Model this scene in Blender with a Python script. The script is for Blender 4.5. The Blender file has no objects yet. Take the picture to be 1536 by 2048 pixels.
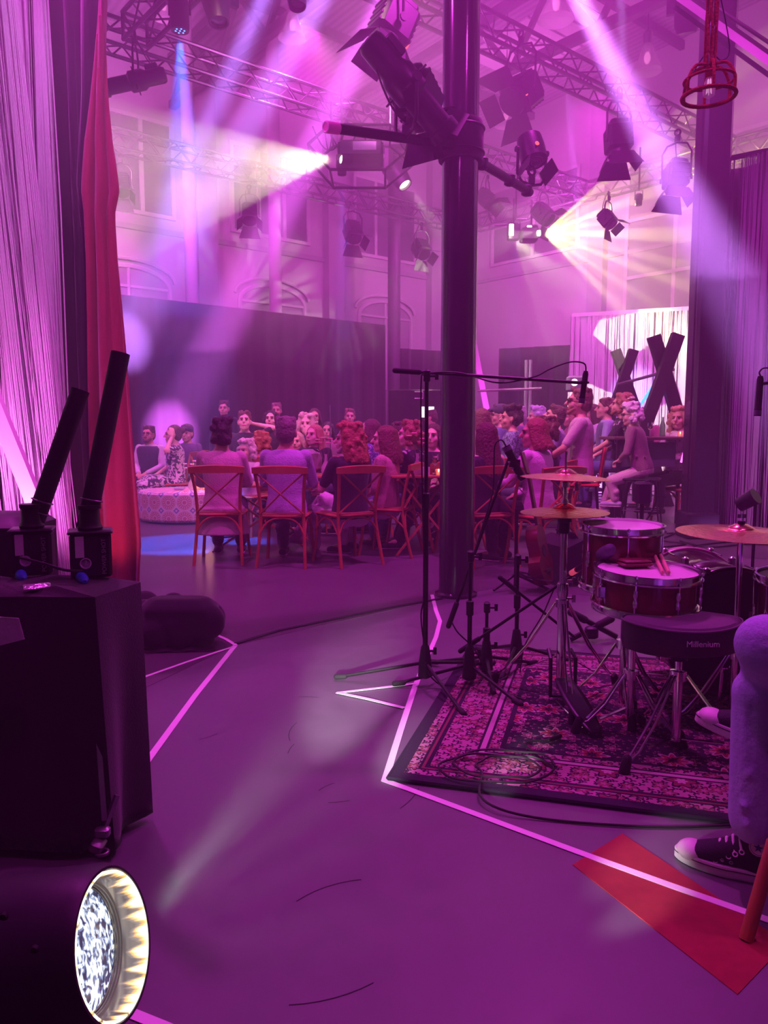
import bpy, math, random
from mathutils import Vector, Matrix, Euler
random.seed(7)
S = bpy.context.scene
COL = S.collection
R = math.radians
PI = math.pi
# ------------------------------------------------------------------ camera
CAM_H, PITCH, FPX = 1.2, R(6), 1540.0
cam = bpy.data.cameras.new('camera'); camo = bpy.data.objects.new('camera', cam); COL.objects.link(camo)
camo.location = (0, 0, CAM_H); camo.rotation_euler = (R(90) - PITCH, 0, 0)
cam.sensor_fit = 'VERTICAL'; cam.sensor_height = 36; cam.lens = 36 * FPX / 2048
cam.clip_start = .05; cam.clip_end = 200
S.camera = camo
# ------------------------------------------------------------------ view
S.view_settings.view_transform = 'Standard'; S.view_settings.look = 'None'
S.view_settings.gamma = 1; S.view_settings.exposure = 0.45; S.view_settings.use_curve_mapping = False
cy = S.cycles
cy.max_bounces = 5; cy.diffuse_bounces = 2; cy.glossy_bounces = 3; cy.transmission_bounces = 4
cy.volume_bounces = 0; cy.transparent_max_bounces = 12
cy.caustics_reflective = False; cy.caustics_refractive = False
cy.sample_clamp_indirect = 4; cy.use_adaptive_sampling = True; cy.adaptive_threshold = .035
w = bpy.data.worlds.new('world'); S.world = w; w.use_nodes = True
w.node_tree.nodes['Background'].inputs[0].default_value = (.02, .005, .02, 1)
w.node_tree.nodes['Background'].inputs[1].default_value = .3
HAZE_LOW, HAZE_HIGH = .026, .060
# pixel helpers (photograph 1536 x 2048): a pixel at a forward distance, or where it meets a height
def ray(px, py):
    dx, dz = (px - 768) / FPX, (1024 - py) / FPX
    c, s = math.cos(PITCH), math.sin(PITCH)
    return Vector((dx, c + dz * s, -s + dz * c))
def at(px, py, Y):
    r = ray(px, py); return Vector((0, 0, CAM_H)) + r * (Y / r.y)
def fl(px, py, z=0.0):
    r = ray(px, py); return Vector((0, 0, CAM_H)) + r * ((z - CAM_H) / r.z)
# ------------------------------------------------------------------ lights
def spot(a, b, col, e, ang, blend=.3, r=.03, gobo=None):
    l = bpy.data.lights.new('spot_lamp', 'SPOT'); l.energy = e; l.color = col
    l.spot_size = R(ang); l.spot_blend = blend; l.shadow_soft_size = r
    o = bpy.data.objects.new('spot_lamp', l); COL.objects.link(o)
    o.location = a; o.rotation_euler = (Vector(b) - Vector(a)).to_track_quat('-Z', 'Y').to_euler()
    if gobo:      # streaked output as given by a gobo wheel: dark spokes over the angle round the axis
        l.use_nodes = True; nt = l.node_tree; em = nt.nodes['Emission']
        tc = nt.nodes.new('ShaderNodeTexCoord')
        dv = nt.nodes.new('ShaderNodeSeparateXYZ'); nt.links.new(tc.outputs['Normal'], dv.inputs[0])
        at2 = nt.nodes.new('ShaderNodeMath'); at2.operation = 'ARCTAN2'
        nt.links.new(dv.outputs[0], at2.inputs[0]); nt.links.new(dv.outputs[1], at2.inputs[1])
        nz = nt.nodes.new('ShaderNodeTexNoise'); nz.noise_dimensions = '1D'; nz.inputs['Scale'].default_value = gobo[0]
        nz.inputs['Detail'].default_value = 1.5
        nt.links.new(at2.outputs[0], nz.inputs['W'])
        mr = nt.nodes.new('ShaderNodeMapRange'); mr.inputs[1].default_value = gobo[1]; mr.inputs[2].default_value = gobo[2]
        mr.inputs[3].default_value = gobo[3]; mr.inputs[4].default_value = 1.6
        nt.links.new(nz.outputs[0], mr.inputs[0]); nt.links.new(mr.outputs[0], em.inputs['Strength'])
    return o
MAG = (1, .06, .9); PUR = (.5, .2, 1); WARM = (1, .84, .62); BLU = (.0, .13, 1)
# magenta wash spots added to brighten hall and floor, no lanterns modelled
for (x, y, z, tx, ty, e) in ((-5, 9, 6.4, -4, 12, 900), (-1, 11, 6.6, -2, 15, 900), (3.5, 13, 6.6, 3, 17, 900),
                             (5.5, 9, 6.2, 5, 13, 800), (1.5, 6.5, 6.2, 1, 7, 800), (-2.0, 4.5, 5.8, -1.2, 5.5, 480),
                             (2.2, 2.6, 5.6, 1.2, 3, 250), (-.3, .8, 5.2, .2, 2.4, 110)):
    spot((x, y, z), (tx, ty, 0), MAG, e, 130, .9, .12)
# up-wash on the roof and walls
for (x, y, tx, ty, e) in ((-4, 11, -8, 17, 1500), (3, 15, 3, 23, 1300), (6, 9, 12, 16, 1500), (0, 9, 0, 14, 1300)):
    spot((x, y, 5.2), (tx, ty, 8.2), (1, .2, .86), e * .6, 150, .9, .15)
# projector beams and white lanterns
spot(at(668, 317, 9.6), at(0, 395, 8.6), (1, .92, .62), 3600, 40, .1, .03, (2.2, .3, .55, .75))
spot(at(668, 317, 9.6), at(245, 505, 9.2), (1, .5, .4), 1300, 3.2, .4, .03)
for (px, py, e, g) in ((250, 300, 4200, 6), (250, 390, 5200, 9), (250, 460, 4000, 6)): spot(at(668, 317, 9.6), at(px, py, 8.9), (1, .9, .62), e, g, .6, .03)
spot(at(1088, 466, 14.3), at(1545, 480, 12.4), (1, .88, .3), 1500, 84, .06, .02, (5, .38, .62, .2))
for (px, py, Yb, e, g) in ((1395, 205, 13.2, 520, 7), (1430, 262, 13, 420, 5), (1450, 330, 13, 560, 7), (1450, 405, 13, 380, 4), (1455, 470, 13, 620, 8), (1450, 548, 13, 420, 4), (1450, 600, 13, 600, 5), (1400, 668, 13.2, 520, 4), (1330, 700, 13.4, 420, 5), (1262, 700, 13.6, 260, 3)):
    spot(at(1088, 466, 14.3), at(px, py, Yb), (1, .86, .3), e * 32, g, .35, .02)
spot(at(1066, 464, 14.3), at(700, 560, 15.6), (1, .95, .75), 350, 46, .1, .02, (6, .4, .62, .0))
spot(at(815, 372, 12.3), at(1010, 640, 12.9), (1, .9, .8), 700, 22, .35, .03)
spot(at(970, 405, 13.5), at(1120, 455, 13.7), (1, .9, .8), 350, 30, .4, .03)
# moving-head beams from the rig above the frame
for (a, ya, b, yb, c, e, g) in (((545, -60), 7.4, (180, 760), 9.6, (.42, .2, 1), 3800, 6.6),
                                ((672, -60), 7.6, (240, 700), 13.0, (.55, .22, 1), 4600, 6.6),
                                ((560, 60), 8.2, (265, 690), 10.5, (.95, .1, .75), 900, 3.2),
                                ((790, -40), 7.8, (375, 800), 12.6, (.85, .14, 1), 5200, 6.4),
                                ((1110, -90), 5.4, (1580, 800), 6.6, (.62, .2, 1), 1300, 13),
                                ((1240, -60), 9.5, (1262, 620), 13, (.5, .3, 1), 300, 8),
                                ((1135, 170), 12.4, (1190, 900), 14.5, (.6, .2, 1), 900, 4.5)):
    A_, B_ = at(*a, ya), at(*b, yb); A_ = A_ - (B_ - A_).normalized() * 2.2 if A_.z > 4.5 and A_.z + 2.0 < 8.3 else A_
    spot(A_, B_, c, e * 36, g * 1.0, 1.0, .05)
# warm front light on the seated crowd
for (a, b, e, g) in (((-1.2, 6.2, 5.6), (-2.6, 11.4, .9), 190, 42), ((-.2, 6.8, 5.6), (-.9, 10.6, .9), 300, 46), ((-1.0, 8.6, 5.6), (3.0, 9.6, 1.1), 400, 44), ((.2, 7.6, 5.6), (2.2, 8.6, 1), 260, 50)):
    spot(a, b, (1, .5, .55), e, g, .7, .08)
# blue down-lighters
for (px, py, Y, e, g) in ((360, 66, 8.2, 900, 20), (684, 354, 10.2, 260, 11), (1031, 478, 14.6, 180, 11), (1277, 414, 12.6, 120, 11)):
    a = at(px, py, Y); spot(a, a - Vector((0, 0, 3)), BLU, e * 7, g, .5, .03)
# ------------------------------------------------------------------ materials
MATS = {}
def mat(n, c, r=.6, met=0., bump=0., bs=60., em=None, es=0., spec=.5, tr=0., alpha=1., var=0., vs=8., sheen=0.):
    if n in MATS: return MATS[n]
    m = bpy.data.materials.new(n); m.use_nodes = True; nt = m.node_tree; p = nt.nodes['Principled BSDF']
    p.inputs['Base Color'].default_value = (*c, 1); p.inputs['Roughness'].default_value = r; p.inputs['Metallic'].default_value = met
    p.inputs['Specular IOR Level'].default_value = spec
    if tr: p.inputs['Transmission Weight'].default_value = tr
    if alpha < 1: p.inputs['Alpha'].default_value = alpha
    if em: p.inputs['Emission Color'].default_value = (*em, 1); p.inputs['Emission Strength'].default_value = es
    if sheen: p.inputs['Sheen Weight'].default_value = sheen
    if bump or var:
        tc = nt.nodes.new('ShaderNodeTexCoord')
    if bump:
        nz = nt.nodes.new('ShaderNodeTexNoise'); nz.inputs['Scale'].default_value = bs; nz.inputs['Detail'].default_value = 4
        nt.links.new(tc.outputs['Object'], nz.inputs[0])
        b = nt.nodes.new('ShaderNodeBump'); b.inputs['Strength'].default_value = bump; b.inputs['Distance'].default_value = .02
        nt.links.new(nz.outputs[0], b.inputs['Height']); nt.links.new(b.outputs[0], p.inputs['Normal'])
    if var:
        nz = nt.nodes.new('ShaderNodeTexNoise'); nz.inputs['Scale'].default_value = vs; nz.inputs['Detail'].default_value = 5
        nt.links.new(tc.outputs['Object'], nz.inputs[0])
        mx = nt.nodes.new('ShaderNodeMix'); mx.data_type = 'RGBA'
        mx.inputs[6].default_value = (*[k * (1 - var) for k in c], 1); mx.inputs[7].default_value = (*[min(1, k * (1 + var)) for k in c], 1)
        nt.links.new(nz.outputs[0], mx.inputs[0]); nt.links.new(mx.outputs[2], p.inputs['Base Color'])
    MATS[n] = m; return m
def nodes_of(m): return m.node_tree, m.node_tree.nodes['Principled BSDF']
def M2(nt, op, a, b=None, c=None):
    n = nt.nodes.new('ShaderNodeMath'); n.operation = op
    for i, x in enumerate((a, b, c)):
        if x is None: continue
        if isinstance(x, (int, float)): n.inputs[i].default_value = x
        else: nt.links.new(x, n.inputs[i])
    return n.outputs[0]
def mixc(nt, f, a, b):
    n = nt.nodes.new('ShaderNodeMix'); n.data_type = 'RGBA'
    for i, x in ((0, f), (6, a), (7, b)):
        if isinstance(x, tuple): n.inputs[i].default_value = (*x, 1)
        elif isinstance(x, (int, float)): n.inputs[i].default_value = x
        else: nt.links.new(x, n.inputs[i])
    return n.outputs[2]
K_MET = mat('black_painted_steel', (.018, .017, .02), .38, .3)
K_PLA = mat('black_plastic', (.015, .014, .018), .5, bump=.05, bs=300)
K_RUB = mat('black_rubber', (.012, .012, .013), .75)
K_CLO = mat('black_molton_cloth', (.014, .011, .016), .95, bump=.15, bs=180, sheen=.3)
CHROME = mat('chrome', (.75, .75, .78), .13, 1.)
ALU = mat('truss_aluminium', (.11, .11, .12), .42, .8)
GREYM = mat('grey_metal', (.3, .3, .32), .4, .8)
WHITEP = mat('white_paint', (.72, .72, .72), .6)
CABLE = mat('black_cable', (.01, .01, .012), .55)
GLASS = mat('clear_glass', (.95, .95, .95), .05, tr=1.)
WOODC = mat('reddish_chair_wood', (.42, .12, .05), .42, var=.35, vs=14, bump=.05, bs=40)
WOODT = mat('table_wood', (.48, .2, .08), .45, var=.3, vs=10)
# ------------------------------------------------------------------ mesh helper
def frame(d, up=(0, 0, 1)):
    d = Vector(d).normalized(); up = Vector(up)
    if abs(d.dot(up)) > .98: up = Vector((0, 1, 0)) if abs(d.y) < .9 else Vector((1, 0, 0))
    x = up.cross(d).normalized(); y = d.cross(x).normalized()
    return x, y, d
def xf(loc, d=(0, 0, 1), up=(0, 1, 0)):      # local z along d
    x, y, z = frame(d, up); m = Matrix((x, y, z)).transposed().to_4x4(); m.translation = Vector(loc); return m
class MB:
    def __init__(s): s.v = []; s.f = []
    def add(s, vs, fs):
        n = len(s.v); s.v += [Vector(q) for q in vs]; s.f += [tuple(n + i for i in f) for f in fs]; return s
    def box(s, c, d, rot=None, m=None):
        c = Vector(c); vs = []
        for x in (-.5, .5):
            for y in (-.5, .5):
                for z in (-.5, .5):
                    q = Vector((x * d[0], y * d[1], z * d[2]))
                    if rot: q = Euler(rot).to_matrix() @ q
                    q = q + c
                    vs.append(m @ q if m else q)
        return s.add(vs, [(0, 1, 3, 2), (4, 6, 7, 5), (0, 4, 5, 1), (2, 3, 7, 6), (0, 2, 6, 4), (1, 5, 7, 3)])
    def cbox(s, c, d, b=.01, m=None, rot=None):      # box with chamfered vertical and horizontal edges
        c = Vector(c); hx, hy, hz = [k / 2 for k in d]; b = min(b, hx * .9, hy * .9, hz * .9)
        def ring(ix, iy, z): 
            return [(-ix + b, -iy, z), (ix - b, -iy, z), (ix, -iy + b, z), (ix, iy - b, z), (ix - b, iy, z), (-ix + b, iy, z), (-ix, iy - b, z), (-ix, -iy + b, z)]
        rs = [ring(hx - b, hy - b, -hz), ring(hx, hy, -hz + b), ring(hx, hy, hz - b), ring(hx - b, hy - b, hz)]
        if b >= hx - 1e-6 or b >= hy - 1e-6: rs = [ring(hx, hy, -hz), ring(hx, hy, hz)]
        vs = [Vector(q) for r in rs for q in r]
        if rot: vs = [Euler(rot).to_matrix() @ q for q in vs]
        vs = [q + c for q in vs]
        if m: vs = [m @ q for q in vs]
        fs = []
        for k in range(len(rs) - 1):
            for i in range(8): j = (i + 1) % 8; fs.append((8 * k + i, 8 * k + j, 8 * k + 8 + j, 8 * k + 8 + i))
        fs.append(tuple(range(7, -1, -1))); e = 8 * (len(rs) - 1); fs.append(tuple(range(e, e + 8)))
        return s.add(vs, fs)
    def bar(s, a, b, wd, h, up=(0, 0, 1)):
        a, b = Vector(a), Vector(b); x, y, d = frame(b - a, up); vs = []
        for p in (a, b):
            for i, j in ((-1, -1), (1, -1), (1, 1), (-1, 1)): vs.append(p + x * i * wd / 2 + y * j * h / 2)
        return s.add(vs, [(3, 2, 1, 0), (4, 5, 6, 7)] + [(i, (i + 1) % 4, 4 + (i + 1) % 4, 4 + i) for i in range(4)])
    def tube(s, pts, r, seg=8, cap=True, sq=1.):
        pts = [Vector(p) for p in pts]; n = len(pts); rs = list(r) if isinstance(r, (list, tuple)) else [r] * n
        vs = []; x0 = None
        for i, p in enumerate(pts):
            d = (pts[min(i + 1, n - 1)] - pts[max(i - 1, 0)]).normalized()
            if x0 is None: x, y, _ = frame(d)
            else:
                x = x0 - d * x0.dot(d)
                x = x.normalized() if x.length > 1e-6 else frame(d)[0]
                y = d.cross(x)
            x0 = x
            for k in range(seg):
                a = 2 * PI * k / seg; vs.append(p + (x * math.cos(a) + y * math.sin(a) * sq) * rs[i])
        fs = [(i * seg + k, i * seg + (k + 1) % seg, (i + 1) * seg + (k + 1) % seg, (i + 1) * seg + k) for i in range(n - 1) for k in range(seg)]
        if cap: fs += [tuple(range(seg - 1, -1, -1)), tuple((n - 1) * seg + k for k in range(seg))]
        return s.add(vs, fs)
    def lathe(s, prof, seg=24, m=None, a0=0, a1=2 * PI, sx=1., sy=1., caps=True):
        full = abs(a1 - a0 - 2 * PI) < 1e-6; n = seg if full else seg + 1; vs = []
        for (r, z) in prof:
            for k in range(n):
                a = a0 + (a1 - a0) * k / seg; q = Vector((r * math.cos(a) * sx, r * math.sin(a) * sy, z)); vs.append(m @ q if m else q)
        fs = []
        for i in range(len(prof) - 1):
            for k in range(seg):
                j = (k + 1) % n; fs.append((i * n + k, i * n + j, (i + 1) * n + j, (i + 1) * n + k))
        if full and caps:
            if prof[0][0] > 1e-5: fs.append(tuple(range(n - 1, -1, -1)))
            if prof[-1][0] > 1e-5: fs.append(tuple((len(prof) - 1) * n + k for k in range(n)))
        return s.add(vs, fs)
    def ell(s, c, r, rot=None, seg=14, rings=8, m=None):
        c = Vector(c); r = (r, r, r) if isinstance(r, (int, float)) else r; vs = []
        e = Euler(rot).to_matrix() if rot else Matrix.Identity(3)
        vs.append(e @ Vector((0, 0, r[2])) + c)
        for i in range(1, rings):
            t = PI * i / rings
            for k in range(seg):
                a = 2 * PI * k / seg; vs.append(e @ Vector((r[0] * math.sin(t) * math.cos(a), r[1] * math.sin(t) * math.sin(a), r[2] * math.cos(t))) + c)
        vs.append(e @ Vector((0, 0, -r[2])) + c)
        fs = [(0, 1 + k, 1 + (k + 1) % seg) for k in range(seg)]
        for i in range(rings - 2):
            for k in range(seg): fs.append((1 + i * seg + k, 1 + (i + 1) * seg + k, 1 + (i + 1) * seg + (k + 1) % seg, 1 + i * seg + (k + 1) % seg))
        L = len(vs) - 1; b = 1 + (rings - 2) * seg
        fs += [(L, b + (k + 1) % seg, b + k) for k in range(seg)]
        if m: vs = [m @ q for q in vs]
        return s.add(vs, fs)
    def cap(s, a, b, ra, rb, seg=12):       # tapered capsule
        a, b = Vector(a), Vector(b); d = b - a
        if d.length < 1e-5: return s.ell(a, ra)
        m = xf(a, d); L = d.length; pr = []
        for i in range(0, 4): t = PI / 2 * (1 - i / 4.); pr.append((ra * math.cos(t), -ra * math.sin(t)))
        pr.append((ra, 0)); pr.append((rb, L))
        for i in range(1, 5): t = PI / 2 * i / 4.; pr.append((rb * math.cos(t), L + rb * math.sin(t)))
        pr[0] = (1e-6, -ra); pr[-1] = (1e-6, L + rb)
        return s.lathe(pr, seg, m)
    def torus(s, c, Rr, r, m=None, seg=24, k=8, a0=0, a1=2 * PI):
        pts = [Vector(c) + Vector((Rr * math.cos(a0 + (a1 - a0) * i / seg), Rr * math.sin(a0 + (a1 - a0) * i / seg), 0)) for i in range(seg + 1)]
        if m: pts = [m @ p for p in pts]
        return s.tube(pts, r, k, cap=abs(a1 - a0 - 2 * PI) > .01)
    def grid(s, fn, nu, nv):
        vs = [fn(i / nu, j / nv) for i in range(nu + 1) for j in range(nv + 1)]
        return s.add(vs, [(i * (nv + 1) + j, (i + 1) * (nv + 1) + j, (i + 1) * (nv + 1) + j + 1, i * (nv + 1) + j + 1) for i in range(nu) for j in range(nv)])
    def prism(s, poly, z0, z1, m=None):
        n = len(poly); vs = [Vector((x, y, z0)) for x, y in poly] + [Vector((x, y, z1)) for x, y in poly]
        if m: vs = [m @ q for q in vs]
        return s.add(vs, [tuple(range(n - 1, -1, -1)), tuple(range(n, 2 * n))] + [(i, (i + 1) % n, n + (i + 1) % n, n + i) for i in range(n)])
    def build(s, name, m, parent=None, world=False, smooth=True, voxel=0, sm=0, solid=0):
        me = bpy.data.meshes.new(name)
        vs = s.v
        if world and parent is not None:
            inv = wm(parent).inverted(); vs = [inv @ q for q in vs]
        me.from_pydata([tuple(q) for q in vs], [], s.f)
        for x in (m if isinstance(m, (list, tuple)) else [m]): me.materials.append(x)
        if smooth and not voxel:
            me.polygons.foreach_set('use_smooth', [True] * len(me.polygons)); me.set_sharp_from_angle(angle=R(38))
        me.update()
        o = bpy.data.objects.new(name, me); COL.objects.link(o)
        if parent is not None: o.parent = parent
        if voxel:
            r = o.modifiers.new('r', 'REMESH'); r.mode = 'VOXEL'; r.voxel_size = voxel; r.use_smooth_shade = True
            if sm: q = o.modifiers.new('s', 'SMOOTH'); q.iterations = sm; q.factor = .5
        if solid: q = o.modifiers.new('t', 'SOLIDIFY'); q.thickness = solid
        return o
def wm(o):
    m = o.matrix_basis.copy(); p = o.parent
    while p is not None: m = p.matrix_basis @ m; p = p.parent
    return m
def tag(o, label=None, cat=None, group=None, kind=None):
    if label: o['label'] = label
    if cat: o['category'] = cat
    if group: o['group'] = group
    if kind: o['kind'] = kind
    return o
def thing(name, label, cat, loc=(0, 0, 0), rz=0., group=None, rot=None):
    o = bpy.data.objects.new(name, None); COL.objects.link(o); o.empty_display_size = .1
    o.location = loc; o.rotation_euler = rot if rot else (0, 0, rz); tag(o, label, cat, group)
    o.matrix_basis = Matrix.LocRotScale(Vector(loc), o.rotation_euler, None)
    return o
def struct(name, mb, m, **k):
    return tag(mb.build(name, m, **k), kind='structure')
CH = {}
def copy_tree(o, parent=None):
    c = o.copy(); COL.objects.link(c); c.parent = parent
    for ch in [q for q in KIDS(o)]: copy_tree(ch, c)
    return c
def KIDS(o): return [q for q in bpy.data.objects if q.parent == o]
def place(o, loc, rz, label=None, group=None):
    c = copy_tree(o); c.location = loc; c.rotation_euler = (0, 0, rz)
    if label: c['label'] = label
    if group: c['group'] = group
    return c
def text(s, name, m, parent, loc, rot, size, depth=.0006, world=False):
    cu = bpy.data.curves.new(name, 'FONT'); cu.body = s; cu.size = size; cu.extrude = depth; cu.align_x = 'CENTER'; cu.align_y = 'CENTER'
    t = bpy.data.objects.new(name, cu); COL.objects.link(t)
    me = bpy.data.meshes.new_from_object(t.evaluated_get(bpy.context.evaluated_depsgraph_get())); bpy.data.objects.remove(t)
    me.materials.clear(); me.materials.append(m)
    o = bpy.data.objects.new(name, me); COL.objects.link(o); o.parent = parent
    o.matrix_basis = Matrix.LocRotScale(Vector(loc), Euler(rot) if not isinstance(rot, Euler) else rot, None)
    return o
def arc(p0, p1, sag, n=10, side=(0, 0, -1)):
    p0, p1, side = Vector(p0), Vector(p1), Vector(side)
    return [p0.lerp(p1, i / n) + side * sag * 4 * (i / n) * (1 - i / n) for i in range(n + 1)]
def spline(pts, n=6):
    P = [Vector(p) for p in pts]; P = [P[0]] + P + [P[-1]]; out = []
    for i in range(1, len(P) - 2):
        for k in range(n):
            t = k / n; a, b, c, d = P[i - 1], P[i], P[i + 1], P[i + 2]
            out.append(.5 * ((2 * b) + (c - a) * t + (2 * a - 5 * b + 4 * c - d) * t * t + (3 * b - a - 3 * c + d) * t ** 3))
    out.append(P[-2]); return out
# ------------------------------------------------------------------ the hall
U = Vector((math.sin(R(50)), math.cos(R(50)), 0)); V = Vector((-math.sin(R(40)), math.cos(R(40)), 0)); Z = Vector((0, 0, 1))
C0 = fl(930, 565, 5.13); C0.z = 0
LA, LB, EAVE = 20., 21., 8.7
def room(a, b, z): return C0 - U * a - V * b + Z * z
def roofz(b): return EAVE + .06 * b
WALLM = mat('pale_plaster', (.52, .5, .52), .85, var=.08, vs=.6, bump=.1, bs=20)
PIL = mat('pale_pilaster_paint', (.4, .38, .42), .8)
DKW = mat('dark_window_blind', (.15, .13, .17), .3)
FRM = mat('painted_window_frame', (.62, .6, .62), .6)
def slab(mb, a0, a1, b0, b1, z0, z1):
    q = [room(a, b, z) for a in (a0, a1) for b in (b0, b1) for z in (z0, z1)]
    return mb.add(q, [(0, 1, 3, 2), (4, 6, 7, 5), (0, 4, 5, 1), (2, 3, 7, 6), (0, 2, 6, 4), (1, 5, 7, 3)])
def floor_mat():
    m = mat('worn_grey_floor', (.2, .18, .21), .42); nt, p = nodes_of(m)
    tc = nt.nodes.new('ShaderNodeTexCoord')
    n1 = nt.nodes.new('ShaderNodeTexNoise'); n1.inputs['Scale'].default_value = .7; n1.inputs['Detail'].default_value = 6; nt.links.new(tc.outputs['Object'], n1.inputs[0])
    n2 = nt.nodes.new('ShaderNodeTexNoise'); n2.inputs['Scale'].default_value = 9; n2.inputs['Detail'].default_value = 8; nt.links.new(tc.outputs['Object'], n2.inputs[0])
    f = M2(nt, 'ADD', M2(nt, 'MULTIPLY', n1.outputs[0], .6), M2(nt, 'MULTIPLY', n2.outputs[0], .4))
    nt.links.new(mixc(nt, f, (.075, .065, .085), (.19, .165, .2)), p.inputs['Base Color'])
    nt.links.new(M2(nt, 'MULTIPLY_ADD', n2.outputs[0], .3, .28), p.inputs['Roughness'])
    b = nt.nodes.new('ShaderNodeBump'); b.inputs['Strength'].default_value = .08; nt.links.new(n2.outputs[0], b.inputs['Height']); nt.links.new(b.outputs[0], p.inputs['Normal'])
    return m
struct('floor', slab(MB(), -.3, LA + .3, -.3, LB + .3, -.1, 0), floor_mat())
g = MB(); slab(g, -.3, LA, -.3, 0, 0, EAVE)
struct('wall_left', g, WALLM)
def gable(a0, a1):
    g = MB(); q = [room(a, b, z) for a in (a0, a1) for (b, z) in ((-.3, 0), (LB, 0), (LB, roofz(LB)), (-.3, EAVE))]
    return g.add(q, [(0, 1, 2, 3), (7, 6, 5, 4), (0, 4, 5, 1), (1, 5, 6, 2), (2, 6, 7, 3), (3, 7, 4, 0)])
struct('wall_right', gable(-.3, 0), WALLM)
struct('wall_rear', gable(LA, LA + .3), WALLM)
g = MB(); slab(g, -.3, LA, LB, LB + .3, 0, roofz(LB)); struct('wall_near', g, WALLM)
# roof boarding with daylight strips
g = MB(); q = [room(a, b, roofz(b) + dz) for dz in (0, .15) for (a, b) in ((-.3, -.3), (LA + .3, -.3), (LA + .3, LB + .3), (-.3, LB + .3))]
g.add(q, [(0, 1, 2, 3), (7, 6, 5, 4), (0, 4, 5, 1), (1, 5, 6, 2), (2, 6, 7, 3), (3, 7, 4, 0)])
RF = mat('painted_roof_boards', (.4, .36, .42), .8); nt, p = nodes_of(RF)
tc = nt.nodes.new('ShaderNodeTexCoord'); mp = nt.nodes.new('ShaderNodeMapping'); mp.inputs['Rotation'].default_value = (0, 0, R(-40)); nt.links.new(tc.outputs['Object'], mp.inputs[0])
wv = nt.nodes.new('ShaderNodeTexWave'); wv.inputs['Scale'].default_value = 2.2; nt.links.new(mp.outputs[0], wv.inputs[0])
nt.links.new(mixc(nt, wv.outputs[1], (.28, .25, .3), (.44, .4, .46)), p.inputs['Base Color'])
struct('ceiling', g, RF)
def trim(n, g, m): return struct('trim_%d' % n, g, m)
tn = 0
SKY = mat('corrugated_daylight_panel', (.8, .7, .8), .4)
for i, (a0, a1, b0, b1) in enumerate(((1.5, 3.2, 3.0, 9), (5.2, 7.0, 4.0, 10), (9.5, 11.3, 4, 10), (1.5, 3.2, 11, 17), (5.2, 7, 12, 18))):
    g = MB(); n = 14
    for k in range(n):
        bb0 = b0 + (b1 - b0) * k / n; bb1 = bb0 + (b1 - b0) / n * .86
        q = [room(a, b, roofz(b) - dz) for dz in (.015, .05) for (a, b) in ((a0, bb0), (a1, bb0), (a1, bb1), (a0, bb1))]
        g.add(q, [(0, 1, 2, 3), (7, 6, 5, 4), (0, 4, 5, 1), (1, 5, 6, 2), (2, 6, 7, 3), (3, 7, 4, 0)])
    tn += 1; trim(tn, g, SKY)
# roof trusses across the hall
STEEL = mat('painted_roof_steel', (.12, .1, .13), .5, .2)
for a in (4.3, 8.2, 12.6, 16.5):
    g = MB(); zt = 8.35; zb = 7.5
    g.bar(room(a, 0, zt), room(a, LB, zt + 1), .14, .16); g.bar(room(a, 0, zb), room(a, LB, zb), .14, .14)
    n = 12
    for k in range(n):
        b0 = LB * k / n; bm = LB * (k + .5) / n; b1 = LB * (k + 1) / n
        g.bar(room(a, b0, zb), room(a, bm, zt + bm / LB), .08, .08); g.bar(room(a, bm, zt + bm / LB), room(a, b1, zb), .08, .08)
    tn += 1; trim(tn, g, STEEL)
for b in (2.2, 6.0, 9.8, 13.6, 17.4):
    g = MB(); g.bar(room(0, b, roofz(b) - .14), room(LA, b, roofz(b) - .14), .1, .16); tn += 1; trim(tn, g, STEEL)
# pilasters, ledges
for a in (1.2, 4.4, 7.6, 10.8, 14):
    g = MB(); slab(g, a - .22, a + .22, 0, .22, 0, EAVE - .1); tn += 1; trim(tn, g, PIL)
g = MB(); slab(g, 0, LA, 0, .06, 5.02, 5.12); tn += 1; trim(tn, g, PIL)
for b in (4.2, 8.8, 13.5):
    g = MB(); slab(g, 0, .2, b - .2, b + .2, 0, roofz(b) - .1); tn += 1; trim(tn, g, PIL)
g = MB(); slab(g, 0, .06, 0, LB, 5.02, 5.10); tn += 1; trim(tn, g, PIL)
# windows: upper dark ones, low arched ones on the left wall; mullioned ones on the right wall
wn = 0
def flat_window(side, c, wdt, z0, z1, cols, rows, pane=DKW):
    global wn; wn += 1
    g = MB()
    def sl(g, s0, s1, d0, d1, z0, z1):
        return slab(g, s0, s1, d0, d1, z0, z1) if side == 'L' else slab(g, d0, d1, s0, s1, z0, z1)
    sl(g, c - wdt / 2, c + wdt / 2, .0, .03, z0, z1); o = struct('window_%d' % wn, g, pane)
    f = MB()
    for i in range(cols + 1):
        s = c - wdt / 2 + wdt * i / cols; sl(f, s - .04, s + .04, .0, .07, z0, z1)
    for j in range(rows + 1):
        z = z0 + (z1 - z0) * j / rows; sl(f, c - wdt / 2 - .04, c + wdt / 2 + .04, .0, .075, z - .035, z + .035)
    f.build('window_frame', FRM, o)
for a in (2.8, 6.0, 9.2, 12.4): flat_window('L', a, 1.9, 5.35, 7.1, 3, 1)
flat_window('R', 2.3, 2.6, 5.4, 7.2, 2, 2)
flat_window('R', 6.6, 3.4, 3.3, 6.9, 3, 3, mat('frosted_pane', (.3, .28, .32), .35)); flat_window('R', 11.2, 3.6, 3.3, 6.9, 3, 3, MATS['frosted_pane'])
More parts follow.
